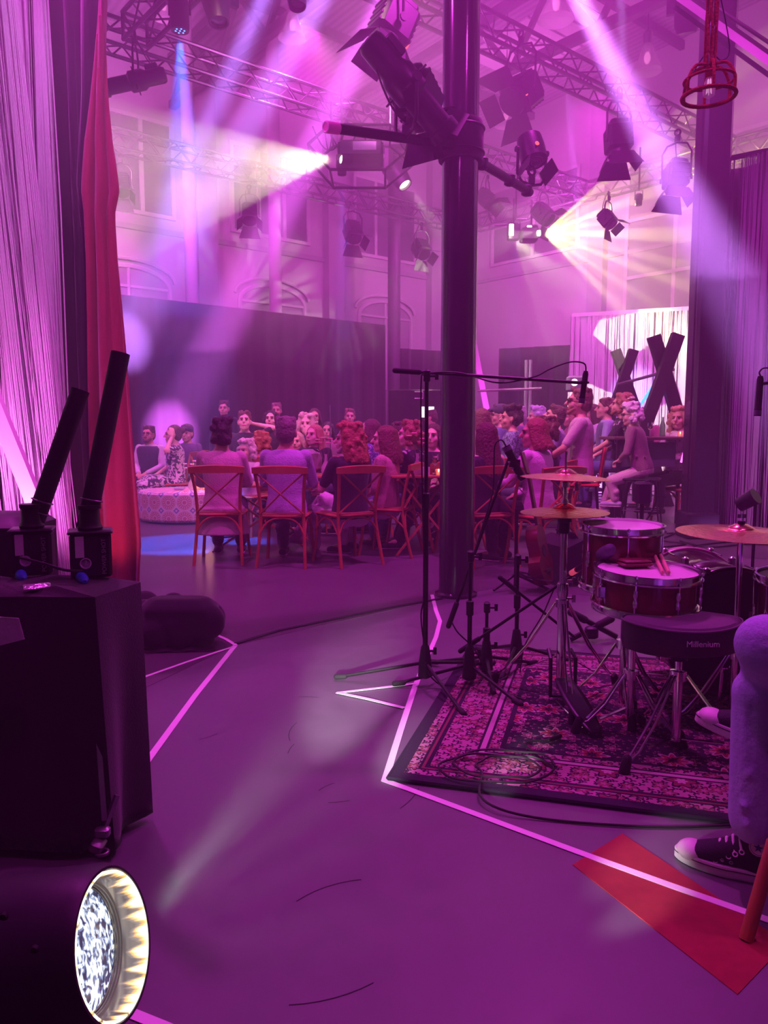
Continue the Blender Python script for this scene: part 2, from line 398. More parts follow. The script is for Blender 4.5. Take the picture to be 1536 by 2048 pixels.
for a in (2.8, 6.0, 9.2, 12.4):      # arched
    wn += 1; g = MB(); n = 12; wd = .82; z0, zs = 2.2, 3.95
    pts = [(-wd, z0), (wd, z0)] + [(wd * math.cos(PI * k / n), zs + .38 * math.sin(PI * k / n)) for k in range(n + 1)]
    q = [room(a + x, d, z) for d in (.0, .035) for (x, z) in pts]; m_ = len(pts)
    g.add(q, [tuple(range(m_)), tuple(range(2 * m_ - 1, m_ - 1, -1))] + [(i, (i + 1) % m_, m_ + (i + 1) % m_, m_ + i) for i in range(m_)])
    o = struct('window_%d' % wn, g, mat('blinded_pane', (.34, .3, .36), .5))
    f = MB(); f.tube([room(a + x, .05, z) for (x, z) in pts[1:]] + [room(a - wd, .05, z0)], .05, 6)
    f.tube([room(a + x * 1.14, .06, z + .14) for (x, z) in pts[2:]], .035, 6)
    f.bar(room(a, .05, z0), room(a, .05, zs + .36), .05, .05); f.bar(room(a - wd, .05, zs), room(a + wd, .05, zs), .05, .05)
    f.build('window_frame', FRM, o)
# haze of the smoke machine filling the hall
hz = bpy.data.materials.new('stage_haze'); hz.use_nodes = True; nt = hz.node_tree; nt.nodes.clear()
o_ = nt.nodes.new('ShaderNodeOutputMaterial'); s_ = nt.nodes.new('ShaderNodeVolumeScatter')
s_.inputs['Density'].default_value = HAZE_LOW; s_.inputs['Anisotropy'].default_value = .25; nt.links.new(s_.outputs[0], o_.inputs['Volume'])
hz2 = hz.copy(); hz2.node_tree.nodes['Volume Scatter'].inputs['Density'].default_value = HAZE_HIGH
g = MB(); slab(g, .01, LA - .01, .01, LB - .01, .002, 2.4)
tag(g.build('stage_haze', hz, smooth=False), 'thin stage haze over the floor and the crowd', 'haze', kind='stuff')
g = MB(); slab(g, .01, LA - .01, .01, LB - .01, 2.4005, 8.69)
tag(g.build('stage_haze', hz2, smooth=False), 'thicker stage haze hanging up among the lamps', 'haze', kind='stuff')
# ------------------------------------------------------------------ columns
IRON = mat('dark_gloss_column_paint', (.028, .02, .034), .14, .0, spec=.8)
cb = fl(912, 1190)
g = MB(); m = Matrix.Translation((cb.x, cb.y, 0))
g.lathe([(.155, 0), (.155, .02), (.13, .03), (.126, .06), (.126, 8.9)], 40, m)
struct('trim_80', g, IRON)
c2 = fl(1402, 1078); g = MB()
g.cbox((c2.x, c2.y + .12, 4.45), (.30, .3, 8.9), .03); g.box((c2.x - .155, c2.y + .1, 4.45), (.012, .1, 8.8)); g.cbox((c2.x, c2.y + .12, .15), (.37, .37, .3), .02)
struct('trim_81', g, IRON)
for k, (px, py, Y, r) in enumerate(((788, 700, 17.5, .14), (384, 600, 13.9, .11), (552, 640, 15.2, .12))):
    q = at(px, py, Y); g = MB().lathe([(r, 0), (r, 8.6)], 20, Matrix.Translation((q.x, q.y, 0))); struct('trim_%d' % (82 + k), g, PIL if k else STEEL)
# ------------------------------------------------------------------ drapes
def cloth(name, label, cat, pts, z0, z1, m, amp=.05, wl=.32, th=.01, sway=0., parent=None, seed=1, flare=.0):
    """a hung cloth: pts = run of the rail as ground points, folds across it"""
    rnd = random.Random(seed); P = [Vector((p[0], p[1], 0)) for p in pts]
    L = [0]
    for a, b in zip(P, P[1:]): L.append(L[-1] + (b - a).length)
    n = max(8, int(L[-1] / wl * 8)); ph = [rnd.uniform(0, 6) for _ in range(5)]
    def pos(s):
        for i in range(len(P) - 1):
            if s <= L[i + 1] or i == len(P) - 2:
                d = (P[i + 1] - P[i]); t = (s - L[i]) / max(1e-6, L[i + 1] - L[i]); d.normalize(); return P[i].lerp(P[i + 1], t), Vector((-d.y, d.x, 0))
    def fn(u, v):
        s = u * L[-1]; p, nn = pos(s)
        f = math.sin(2 * PI * s / wl + ph[0] + .8 * math.sin(s * 2.1 + ph[1])) + .4 * math.sin(2 * PI * s / (wl * .43) + ph[2] + v)
        z = z0 + (z1 - z0) * v
        return p + nn * (amp * f * (1 - .45 * v) + flare * (1 - v) * math.sin(s * 3 + ph[3])) + Vector((0, 0, z + (0.02 * math.sin(s * 5 + ph[4]) if v == 0 else 0)))
    o = MB().grid(fn, n, 8).build(name, m, parent, solid=th)
    if parent is None: tag(o, label, cat)
    return o
a = fl(120, 575, 3.4); b = fl(770, 650, 3.4)
cloth('stage_drape', 'long black drape behind the seated crowd, left of the glossy column', 'drape', [a, b], .02, 3.4, K_CLO, .022, .42, seed=3)
c = at(800, 702, 17.6); d = at(935, 702, 18.6); e = at(1143, 693, 16.6)
cloth('stage_drape', 'lower black drape hung across the far corner of the hall behind the column', 'drape', [c, d], .02, 3.05, K_CLO, .05, .42, seed=4)
cloth('stage_drape', 'lower black drape beside the white string curtain', 'drape', [at(998, 697, 17.4), e], .02, 3.02, K_CLO, .05, .42, seed=5)
def uplight(px, py, Y, dx):
    q = at(px, py, Y); q.z = 0.0
    t = thing('floor_uplight', 'small uplighter on the floor by the %s' % dx, 'stage light', q)
    m = xf((0, 0, .13), (0, .1, 1))
    MB().lathe([(.05, -.09), (.085, -.06), (.09, .06), (.08, .06), (.075, .03), (.0001, .03)], 16, m).build('housing', K_MET, t)
    MB().lathe([(.074, .032), (.0001, .036)], 16, m).build('lens', mat('magenta_lamp_lens', (.2, .02, .2), .2, em=(1, .12, .8), es=3), t)
    MB().tube([(-.1, 0, .13), (-.1, 0, .015), (.1, 0, .015), (.1, 0, .13)], .008, 6).build('yoke', K_MET, t)
    spot(q + Vector((0, 0, .2)), q + Vector((.0, .15, 3)), (1, .14, .85), 520, 9, .6, .03)
uplight(368, 900, 12.6, 'drape behind the couple')
uplight(474, 900, 13.4, 'drape behind the man with a raised elbow')
uplight(594, 900, 14.4, 'drape behind the long-haired women')
# string curtains: nobody could count the strings
def strings(name, label, p0, p1, z1, z0, n, m, lean0=0., lean1=0., r=.0022, gap=.25, seed=1, jit=.02, rows=2):
    rnd = random.Random(seed); p0, p1 = Vector(p0), Vector(p1); g = MB(); d = p1 - p0; d.z = 0; L = d.length; d.normalize(); nn = Vector((-d.y, d.x, 0))
    clusters = [rnd.random() for _ in range(int(L * 7))]
    for i in range(n):
        u = rnd.random()
        if rnd.random() < gap: 
            c = clusters[rnd.randrange(len(clusters))]; u = min(1, max(0, c + rnd.gauss(0, .006)))
        ln = lean0 + (lean1 - lean0) * u + rnd.gauss(0, jit)
        b = p0 + d * (u * L); b.z = z1; off = nn * rnd.choice([-.03, .0, .03, .06])
        w = rnd.uniform(.6, 1.5) * r; bow = rnd.gauss(0, .015)
        pts = []
        for k in range(5):
            t = k / 4; pts.append(b + off + d * (ln * t ** 1.1 + bow * math.sin(PI * t)) + Vector((0, 0, (z0 - z1) * t)))
        g.tube(pts, w, 3, cap=False)
    return tag(g.build(name, m, smooth=False), label, 'string curtain', kind='stuff')
STR = mat('pale_string', (.75, .7, .76), .55)
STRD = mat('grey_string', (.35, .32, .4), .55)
# left foreground curtain
pa, pb = at(-150, 1000, 5.0), at(118, 1000, 4.9)
strings('string_curtain', 'pale string curtain hanging at the left edge of the picture', (-3.05, 4.75, 0), (-1.98, 4.85, 0), 5.0, .02, 330, STR, .10, -.02, .0036, .62, 2, .03)
strings('string_curtain', 'thinner leaning layer of pale strings in front of the left string curtain', (-3.2, 4.5, 0), (-2.1, 4.6, 0), 5.0, .02, 150, STR, .55, .25, .0036, .8, 5, .04)
cloth('backing_drape', 'black drape hung behind the left string curtain', 'drape', [(-4.2, 5.2), (-1.95, 5.15)], .02, 5.2, K_CLO, .04, .5, seed=8)
# black drape and red cloth beside it (outlines taken down the hanging cloth)
def hung(name, label, cat, rows, Y, m, folds, amp, z_off=0., seed=2, th=.012):
    """rows = (py, px_left, px_right) down the cloth, hung at distance Y"""
    rnd = random.Random(seed); ph = [rnd.uniform(0, 6) for _ in range(4)]
    def fn(u, v):
        t = v * (len(rows) - 1); i = min(int(t), len(rows) - 2); t -= i
        r0, r1 = rows[i], rows[i + 1]; py = r0[0] + (r1[0] - r0[0]) * t; xl = r0[1] + (r1[1] - r0[1]) * t; xr = r0[2] + (r1[2] - r0[2]) * t
        q = at(xl + (xr - xl) * u, py, Y); q.y += amp * math.sin(folds * u * 2 * PI + ph[0] + 1.3 * v + .5 * math.sin(5 * v + ph[1])) * (.4 + .6 * v) + .02 * math.sin(17 * u + 7 * v)
        return q
    return tag(MB().grid(fn, 36, 44).build(name, m, solid=th), label, cat)
hung('side_drape', 'tall black drape between the pale strings and the red cloth', 'drape', [(-60, 112, 215), (200, 132, 200), (370, 146, 172), (470, 150, 185), (700, 158, 190), (950, 170, 215), (1232, 185, 240)], 5.15, K_CLO, 2.5, .04, seed=3)
REDC = mat('deep_red_cloth', (.27, .022, .045), .8, var=.12, vs=5, bump=.3, bs=120, sheen=.3)
hung('red_curtain', 'deep red cloth hung as a curtain at the left of the stage opening', 'curtain', [(-60, 206, 212), (60, 196, 211), (190, 182, 214), (280, 171, 222), (380, 165, 237), (428, 172, 228), (520, 176, 234), (700, 177, 252), (860, 180, 265), (960, 183, 274), (1080, 190, 285), (1180, 196, 281), (1240, 200, 278)], 5.0, REDC, 1.6, .035, seed=6)
# right foreground: wooden-framed string curtain with dark backing
q0, q1 = at(1440, 328, 8.9), at(1620, 290, 8.2)
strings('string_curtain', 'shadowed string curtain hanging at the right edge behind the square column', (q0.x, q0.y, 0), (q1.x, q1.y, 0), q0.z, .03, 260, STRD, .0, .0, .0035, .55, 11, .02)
cloth('backing_drape', 'black drape behind the right string curtain', 'drape', [(q0.x - .05, q0.y + .3), (q1.x + .3, q1.y + .3)], .02, q0.z - .01, K_CLO, .05, .4, seed=12)
tag(MB().tube([q0 + Vector((-.05, 0, .03)), q1 + Vector((.1, 0, .05))], .03, 8).build('curtain_rail', K_MET), 'black rail carrying the shadowed string curtain on the right', 'rail')
# far white string curtain in its white frame
w0, w1 = at(1145, 631, 14.9), at(1430, 622, 13.9)
strings('string_curtain', 'bright white string curtain in a white frame at the far right', (w0.x, w0.y, 0), (w1.x, w1.y, 0), 3.35, .03, 620, STR, 0, 0, .0065, .3, 21, .01)
g = MB(); g.bar((w0.x, w0.y, 3.38), (w1.x, w1.y, 3.38), .06, .07); g.bar((w0.x, w0.y, 0), (w0.x, w0.y, 3.38), .05, .05); g.bar((w1.x, w1.y, 0), (w1.x, w1.y, 3.38), .05, .05)
tag(g.build('free_standing_frame', WHITEP, smooth=False), 'white frame holding the bright string curtain', 'frame')
wdir = Vector((w1.x - w0.x, w1.y - w0.y, 0)).normalized()
cloth('backing_cloth', 'grey cloth hung behind the bright white string curtain', 'drape', [(w0.x + .1, w0.y + .28), (w1.x + .2, w1.y + .28)], .02, 3.3, mat('grey_backing_cloth', (.3, .27, .31), .9), .03, .3, seed=13)
# projected shard pattern and uplights on it
ps = spot(at(1030, 480, 14.0 - 3.2), at(1290, 735, 14.4), (1, .97, .68), 900, 46, .05, .01)
l = ps.data; l.use_nodes = True; nt = l.node_tree; em = nt.nodes['Emission']; tc = nt.nodes.new('ShaderNodeTexCoord')
vo = nt.nodes.new('ShaderNodeTexVoronoi'); vo.inputs['Scale'].default_value = 5.5; nt.links.new(tc.outputs['Normal'], vo.inputs[0])
sx = nt.nodes.new('ShaderNodeSeparateColor'); nt.links.new(vo.outputs['Color'], sx.inputs[0])
nt.links.new(M2(nt, 'MULTIPLY', M2(nt, 'GREATER_THAN', sx.outputs[0], .5), 1.5), em.inputs['Strength'])
for k, px in enumerate((1180, 1300, 1380)):
    q = at(px, 900, 13.6); q.z = .1
    spot(q, q + Vector((.05, .35, 2)), (.85, .25, 1), 40, 50, .6, .04)
# ------------------------------------------------------------------ crossed-beam sculptures
DWOOD = mat('dark_stained_beam', (.035, .028, .03), .55, bump=.15, bs=20)
def cross(name, label, a0, a1, b0, b1, Y, wd, lab2=None):
    t = thing(name, label, 'sculpture', (at((a1[0] + b1[0]) / 2, a1[1], Y).x, Y, 0))
    MB().bar(at(*a0, Y - .08), at(*a1, Y - .08), wd, .11, (0, 1, 0)).build('beam', DWOOD, t, True, smooth=False)
    MB().bar(at(*b0, Y + .06), at(*b1, Y + .06), wd, .11, (0, 1, 0)).build('beam', DWOOD, t, True, smooth=False)
    return t
cross('crossed_beams', 'tall dark crossed beams standing nearest the square column', (1356, 669), (1223, 1036), (1307, 672), (1418, 1036), 10.4, .16)
cross('crossed_beams', 'smaller dark crossed beams behind the curly-haired man', (1267, 700), (1160, 1014), (1231, 700), (1338, 1014), 12.2, .14)
tag(MB().tube([at(1236, 769, 12.1), at(1347, 739, 10.3)], .022, 10).build('rope_bar', mat('rope_wrapped_bar', (.3, .25, .27), .8, bump=.8, bs=60)), 'rope-wrapped bar joining the two pairs of crossed beams', 'bar')
tag(MB().tube([at(1318, 754, 10.8), at(1262, 838, 10.9)], .022, 10).build('light_tube', mat('blue_led_tube', (.1, .3, .8), .3, em=(.05, .3, 1), es=2.2)), 'blue glowing tube leaning by the tall crossed beams', 'light tube')
tag(MB().tube([at(1372, 830 + 60, 9.6), at(1362, 925, 9.6)], .014, 8).build('light_tube', mat('magenta_led_tube', (.6, .1, .6), .3, em=(1, .12, .9), es=2.5)), 'short pink glowing tube at the foot of the tall crossed beams', 'light tube')
GPOLE = mat('grey_pole', (.25, .22, .26), .6)
for px, lb in ((1053, 'left'), (1061, 'right')):
    tag(MB().tube([at(px, 720, 13.5), Vector((at(px, 720, 13.5).x, 13.5, 0))], .03, 8).build('thin_pole', GPOLE), '%s one of two thin grey poles standing before the far drape' % lb, 'pole')
tag(MB().tube([at(955, 782, 13.3), at(1083, 777, 13.3)], .022, 8).build('rope_bar', MATS['rope_wrapped_bar']), 'rope-wrapped bar crossing the thin grey poles', 'bar')
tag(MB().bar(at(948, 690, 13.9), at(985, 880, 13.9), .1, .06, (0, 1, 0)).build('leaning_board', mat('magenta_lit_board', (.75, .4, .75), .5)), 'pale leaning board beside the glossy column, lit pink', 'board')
q = at(958, 880, 13.2); spot(q, at(962, 760, 13.9), (1, .15, .9), 60, 60, .5, .04)
# pale leaning beam at the far left
tag(MB().bar(at(-40, 735, 4.3), at(72, 1010, 4.3), .085, .05, (0, 1, 0)).build('leaning_board', mat('pale_board', (.8, .7, .78), .5)), 'pale leaning board at the left edge behind the covered cart', 'board')
q = at(15, 1080, 4.0); spot(q, at(60, 900, 4.6), (1, .16, .85), 26, 120, .8, .05)
spot(Vector((-2.6, 3.9, .4)), Vector((-2.5, 4.9, 3)), (1, .18, .85), 130, 110, .8, .06)
spot(Vector((-1.1, 3.4, 3.8)), Vector((-2.5, 4.9, 2.6)), (.85, .3, 1), 90, 80, .8, .1)
spot(Vector((-1.75, 4.6, .2)), at(235, 900, 5), (1, .12, .25), 9, 100, .8, .05)
# ------------------------------------------------------------------ floor tape, vinyl, ramp
TAPE = mat('white_floor_tape', (.92, .88, .92), .5)
def strip(name, label, pts, wd, m, cat='floor tape', z=.003):
    P = [fl(*p) for p in pts]; g = MB(); n = len(P); vs = []
    for i, p in enumerate(P):
        d0 = (P[i] - P[i - 1]).normalized() if i else None; d1 = (P[i + 1] - P[i]).normalized() if i < n - 1 else None
        a = d0 or d1; b = d1 or d0; n0 = Vector((-a.y, a.x, 0)); n1 = Vector((-b.y, b.x, 0)); nn = (n0 + n1).normalized(); k = wd / 2 / max(.4, nn.dot(n0))
        for s in (-1, 1): 
            for zz in (z - .0015, z): q = p + nn * s * k; q.z = zz; vs.append(q)
    fs = [(0, 2, 3, 1), (4 * n - 4, 4 * n - 3, 4 * n - 1, 4 * n - 2)]
    for i in range(n - 1):
        a = 4 * i; b = a + 4; fs += [(a + 1, a + 3, b + 3, b + 1), (a, b, b + 2, a + 2), (a, a + 1, b + 1, b), (a + 2, b + 2, b + 3, a + 3)]
    return tag(g.add(vs, fs).build(name, m, smooth=False), label, cat)
strip('floor_tape', 'long white tape line round the rug corner, running to the lower right', [(864, 1190), (872, 1222), (880, 1243), (872, 1275), (848, 1330), (830, 1374), (800, 1465), (770, 1562), (900, 1610), (1150, 1703), (1340, 1772), (1600, 1864)],.026, TAPE)
strip('floor_tape', 'short white tape spur from the tripod to the tape corner', [(834, 1368), (760, 1377), (674, 1387)], .02, TAPE, z=.0045)
strip('floor_tape', 'short white tape line closing the spur against the long line', [(674, 1387), (740, 1401), (808, 1418)], .022, TAPE, z=.006)
strip('floor_tape', 'white tape line from the black bundle down to the covered cart', [(471, 1291), (390, 1392), (288, 1532), (240, 1600)], .028, TAPE)
strip('floor_tape', 'white tape line from the tape corner to the left behind the cart', [(471, 1293), (380, 1323), (250, 1369)], .02, TAPE, z=.0045)
strip('floor_tape', 'short white tape line ending at the black bundle', [(472, 1292), (452, 1280), (425, 1268)], .022, TAPE, z=.006)
strip('floor_tape', 'white tape line in front of the large lamp at the lower left', [(205, 1998), (255, 2025), (345, 2062), (430, 2098)],.026, TAPE)
strip('cable_ramp', 'thin dark rubber edge strip lying across the floor to the column foot', [(471, 1289), (560, 1262), (700, 1233), (800, 1213), (884, 1198)], .03, K_RUB, 'edge strip', .008)
g = MB(); P_ = [fl(*p) for p in ((250, 1395), (471, 1290), (884, 1198), (1010, 1172), (1290, 1205), (1700, 1260), (2000, 1100), (1400, 1000), (760, 1000), (300, 1020), (-100, 1110))]
g.prism([(p.x, p.y) for p in P_], .0005, .002); VIN = mat('paler_stage_vinyl', (.25, .22, .25), .3, var=.1, vs=1.2)
tag(g.build('stage_vinyl', VIN, smooth=False), 'paler vinyl covering the floor under the audience', 'vinyl floor')
g = MB(); P_ = [fl(*p) for p in ((1245, 1668), (1145, 1730), (1475, 1990), (1720, 1840), (1600, 1790))]
P_ = [fl(1245, 1668), fl(1145, 1730), fl(1475, 1990)]; P_.append(P_[0] + P_[2] - P_[1])
g.prism([(p.x, p.y) for p in P_], .0004, .002); tag(g.build('floor_mat', mat('worn_red_vinyl', (.66, .07, .08), .6, var=.2, vs=30), smooth=False), 'flat worn red rectangle on the floor crossed by the tape', 'floor mat')
# scuffs
g = MB(); rnd = random.Random(5)
for k in range(9):
    p = fl(rnd.uniform(320, 760), rnd.uniform(1450, 1950)); a = rnd.uniform(0, 6); L_ = rnd.uniform(.05, .2); r = rnd.uniform(.1, .4)
    g.tube([p + Vector((r * math.cos(a + L_ / r * i / 6), r * math.sin(a + L_ / r * i / 6), .0006)) for i in range(7)], .0016, 4, sq=.2)
tag(g.build('floor_scuffs', K_RUB), 'thin dark scuff marks on the open floor', 'scuff marks', kind='stuff')
# ------------------------------------------------------------------ rug
A = fl(776, 1561); B = fl(957, 1298); Cc = fl(1472, 1650); ux = (Cc - A).normalized(); uy = Vector((-ux.y, ux.x, 0)); LY = 1.72; LX = 2.35
rug = thing('persian_rug', 'dark patterned rug with pink floral borders under the drum kit', 'rug', A, math.atan2(ux.y, ux.x))
RUG = mat('woven_rug', (.1, .02, .05), .9, bump=.3, bs=400); nt, p = nodes_of(RUG)
tc = nt.nodes.new('ShaderNodeTexCoord'); sp = nt.nodes.new('ShaderNodeSeparateXYZ'); nt.links.new(tc.outputs['Object'], sp.inputs[0])
X, Yc = sp.outputs[0], sp.outputs[1]
de = M2(nt, 'MINIMUM', M2(nt, 'MINIMUM', X, M2(nt, 'SUBTRACT', LX, X)), M2(nt, 'MINIMUM', Yc, M2(nt, 'SUBTRACT', LY, Yc)))
def flower(nt, vec, scale, petals, r0, amp, rnd=1., off=(0, 0, 0)):
    mp = nt.nodes.new('ShaderNodeMapping'); mp.inputs['Scale'].default_value = (scale, scale, 0); mp.inputs['Location'].default_value = off; nt.links.new(vec, mp.inputs[0])
    vo = nt.nodes.new('ShaderNodeTexVoronoi'); vo.voronoi_dimensions = '2D'; vo.inputs['Randomness'].default_value = rnd; vo.inputs['Scale'].default_value = 1; nt.links.new(mp.outputs[0], vo.inputs[0])
    sb = nt.nodes.new('ShaderNodeVectorMath'); sb.operation = 'SUBTRACT'; nt.links.new(mp.outputs[0], sb.inputs[0]); nt.links.new(vo.outputs['Position'], sb.inputs[1])
    s = nt.nodes.new('ShaderNodeSeparateXYZ'); nt.links.new(sb.outputs[0], s.inputs[0])
    an = M2(nt, 'ARCTAN2', s.outputs[1], s.outputs[0]); c = M2(nt, 'COSINE', M2(nt, 'MULTIPLY', an, petals))
    rr = M2(nt, 'MULTIPLY_ADD', c, amp, r0); d = M2(nt, 'DIVIDE', vo.outputs['Distance'], rr); return d, vo.outputs['Color']
d1, c1 = flower(nt, tc.outputs['Object'], 6.5, 8, .34, .10)
d2, c2_ = flower(nt, tc.outputs['Object'], 14, 5, .34, .12, off=(3, 1, 0))
d3, c3 = flower(nt, tc.outputs['Object'], 34, 3, .3, .2, off=(7, 5, 0))
DK, PK, RD, CR = (.018, .008, .03), (.42, .2, .29), (.22, .045, .075), (.52, .35, .42)
def ringc(d, base, outer, mid, core):
    x = mixc(nt, M2(nt, 'LESS_THAN', d, 1.0), base, outer); x = mixc(nt, M2(nt, 'LESS_THAN', d, .8), x, mid); return mixc(nt, M2(nt, 'LESS_THAN', d, .38), x, core)
field = mixc(nt, M2(nt, 'LESS_THAN', d3, .5), DK, (.3, .1, .18))
sc2 = nt.nodes.new('ShaderNodeSeparateColor'); nt.links.new(c2_, sc2.inputs[0]); d2b = M2(nt, 'ADD', d2, M2(nt, 'GREATER_THAN', sc2.outputs[0], .55)); field = ringc(d2b, field, PK, (.16, .03, .07), PK); sc1 = nt.nodes.new('ShaderNodeSeparateColor'); nt.links.new(c1, sc1.inputs[0]); field = ringc(M2(nt, 'ADD', d1, M2(nt, 'GREATER_THAN', sc1.outputs[0], .6)), field, CR, (.3, .03, .06), DK)
bord = mixc(nt, M2(nt, 'LESS_THAN', d3, .95), PK, DK); bord = ringc(d2, bord, DK, (.28, .08, .1), PK)
d4, _ = flower(nt, tc.outputs['Object'], 4.2, 6, .2, .05, .1); bord = ringc(d4, bord, DK, RD, CR)
col = field
for lo, hi, c in ((.34, .36, DK), (.30, .34, 'b'), (.29, .30, DK), (.27, .29, CR), (.26, .27, DK), (.12, .26, 'b'), (.105, .12, DK), (.095, .105, RD), (.085, .095, DK), (.045, .085, 'b'), (.0, .045, DK)):
    inside = M2(nt, 'MULTIPLY', M2(nt, 'GREATER_THAN', de, lo), M2(nt, 'LESS_THAN', de, hi)); col = mixc(nt, inside, col, bord if c == 'b' else c)
nt.links.new(col, p.inputs['Base Color'])
g = MB(); rnd = random.Random(3)
g.grid(lambda u, v: Vector((u * LX, v * LY, .0145 + .0015 * math.sin(9 * u + 4 * v))), 24, 18); g.build('pile', RUG, rug)
g = MB(); g.box((LX / 2, LY / 2, .006), (LX, LY, .008)); g.build('backing', K_RUB, rug, smooth=False)
g = MB(); g.tube([(0, 0, .009), (LX, 0, .009), (LX, LY, .009), (0, LY, .009), (0, 0, .009)], .008, 6); g.build('bound_edge', mat('dark_rug_edge', (.015, .008, .025), .9), rug)
# ------------------------------------------------------------------ covered cart at the left with the confetti cannons
nr, fr = fl(203, 1714), fl(291, 1640); TOP = .76
lf = nr + Vector((-1.1, .03, 0)); bk = fr + Vector((-1.15, .10, 0))
cart = thing('covered_cart', 'cart draped in black cloth at the left edge carrying two cannons', 'cart', (nr.x - .4, nr.y, 0))
per = [lf, nr, fr, bk]
def drapecloth(per, top, z0, seed, amp=.018, m=K_CLO):
    rnd = random.Random(seed); L = [0]; P = per + [per[0]]
    for a, b in zip(P, P[1:]): L.append(L[-1] + (b - a).length)
    cen = sum(per, Vector()) / len(per); n = 120
    def base(s):
        for i in range(len(P) - 1):
            if s <= L[i + 1] + 1e-6: return P[i].lerp(P[i + 1], (s - L[i]) / (L[i + 1] - L[i]))
    ph = [rnd.uniform(0, 6) for _ in range(4)]; g = MB()
    def fn(u, v):
        s = u * L[-1]; b = base(s); o = (b - cen).normalized()
        if v < .25: k = v / .25; q = cen.lerp(b, k); z = top + (.006 * math.sin(9 * q.x + ph[0]) * math.sin(11 * q.y) + .05 * math.exp(-((q.x - fr.x + .06) ** 2 + (q.y - fr.y + .06) ** 2) / .006) + .012 * math.sin(31 * q.x + 17 * q.y)) * (1 - .8 * k ** 6); return Vector((q.x, q.y, z))
        t = (v - .25) / .75; f = amp * math.sin(s * 14 + ph[1] + 1.5 * math.sin(3 * s)) + amp * .6 * math.sin(s * 33 + ph[2])
        return Vector((b.x, b.y, 0)) + o * (.012 + f * t + .02 * t) + Vector((0, 0, top - .012 - (top - z0) * t ** .95))
    g.grid(lambda u, v: fn(u, v), n, 20); return g
drapecloth(per, TOP, .04, 4, .026).build('black_cover', K_CLO, cart, True, solid=.004)
g = MB(); g.prism([(p.x * .98 - .02, p.y + .02) for p in per], TOP - .06, TOP - .02); g.build('deck', K_PLA, cart, True)
for i, (c) in enumerate(per):
    q = c.lerp(sum(per, Vector()) / 4, .12)
    MB().tube([(q.x, q.y, .1), (q.x, q.y, TOP - .05)], .018, 8).build('leg', GREYM, cart, True)
    MB().lathe([(.001, -.014), (.04, -.012), (.043, 0), (.04, .012), (.001, .014)], 16, xf((q.x, q.y, .047), (1, 0, 0))).build('castor', K_RUB, cart, True)
# visible castor bracket at the near corner
q = fl(200, 1700)
g = MB(); g.bar(at(196, 1480, 2.07), at(208, 1640, 2.03), .014, .02); g.bar(at(234, 1590, 2.06), at(208, 1660, 2.03), .012, .012); g.cbox(at(205, 1664, 2.02), (.04, .03, .03), .006); g.build('corner_bracket', GREYM, cart, True)
g = MB(); g.cbox(at(196, 1690, 2.0), (.035, .05, .03), .006, rot=(0, .4, 0)); g.torus(at(204, 1705, 1.99), .016, .005, seg=12); g.build('castor_latch', mat('dull_steel', (.2, .18, .2), .4, .7), cart, True)
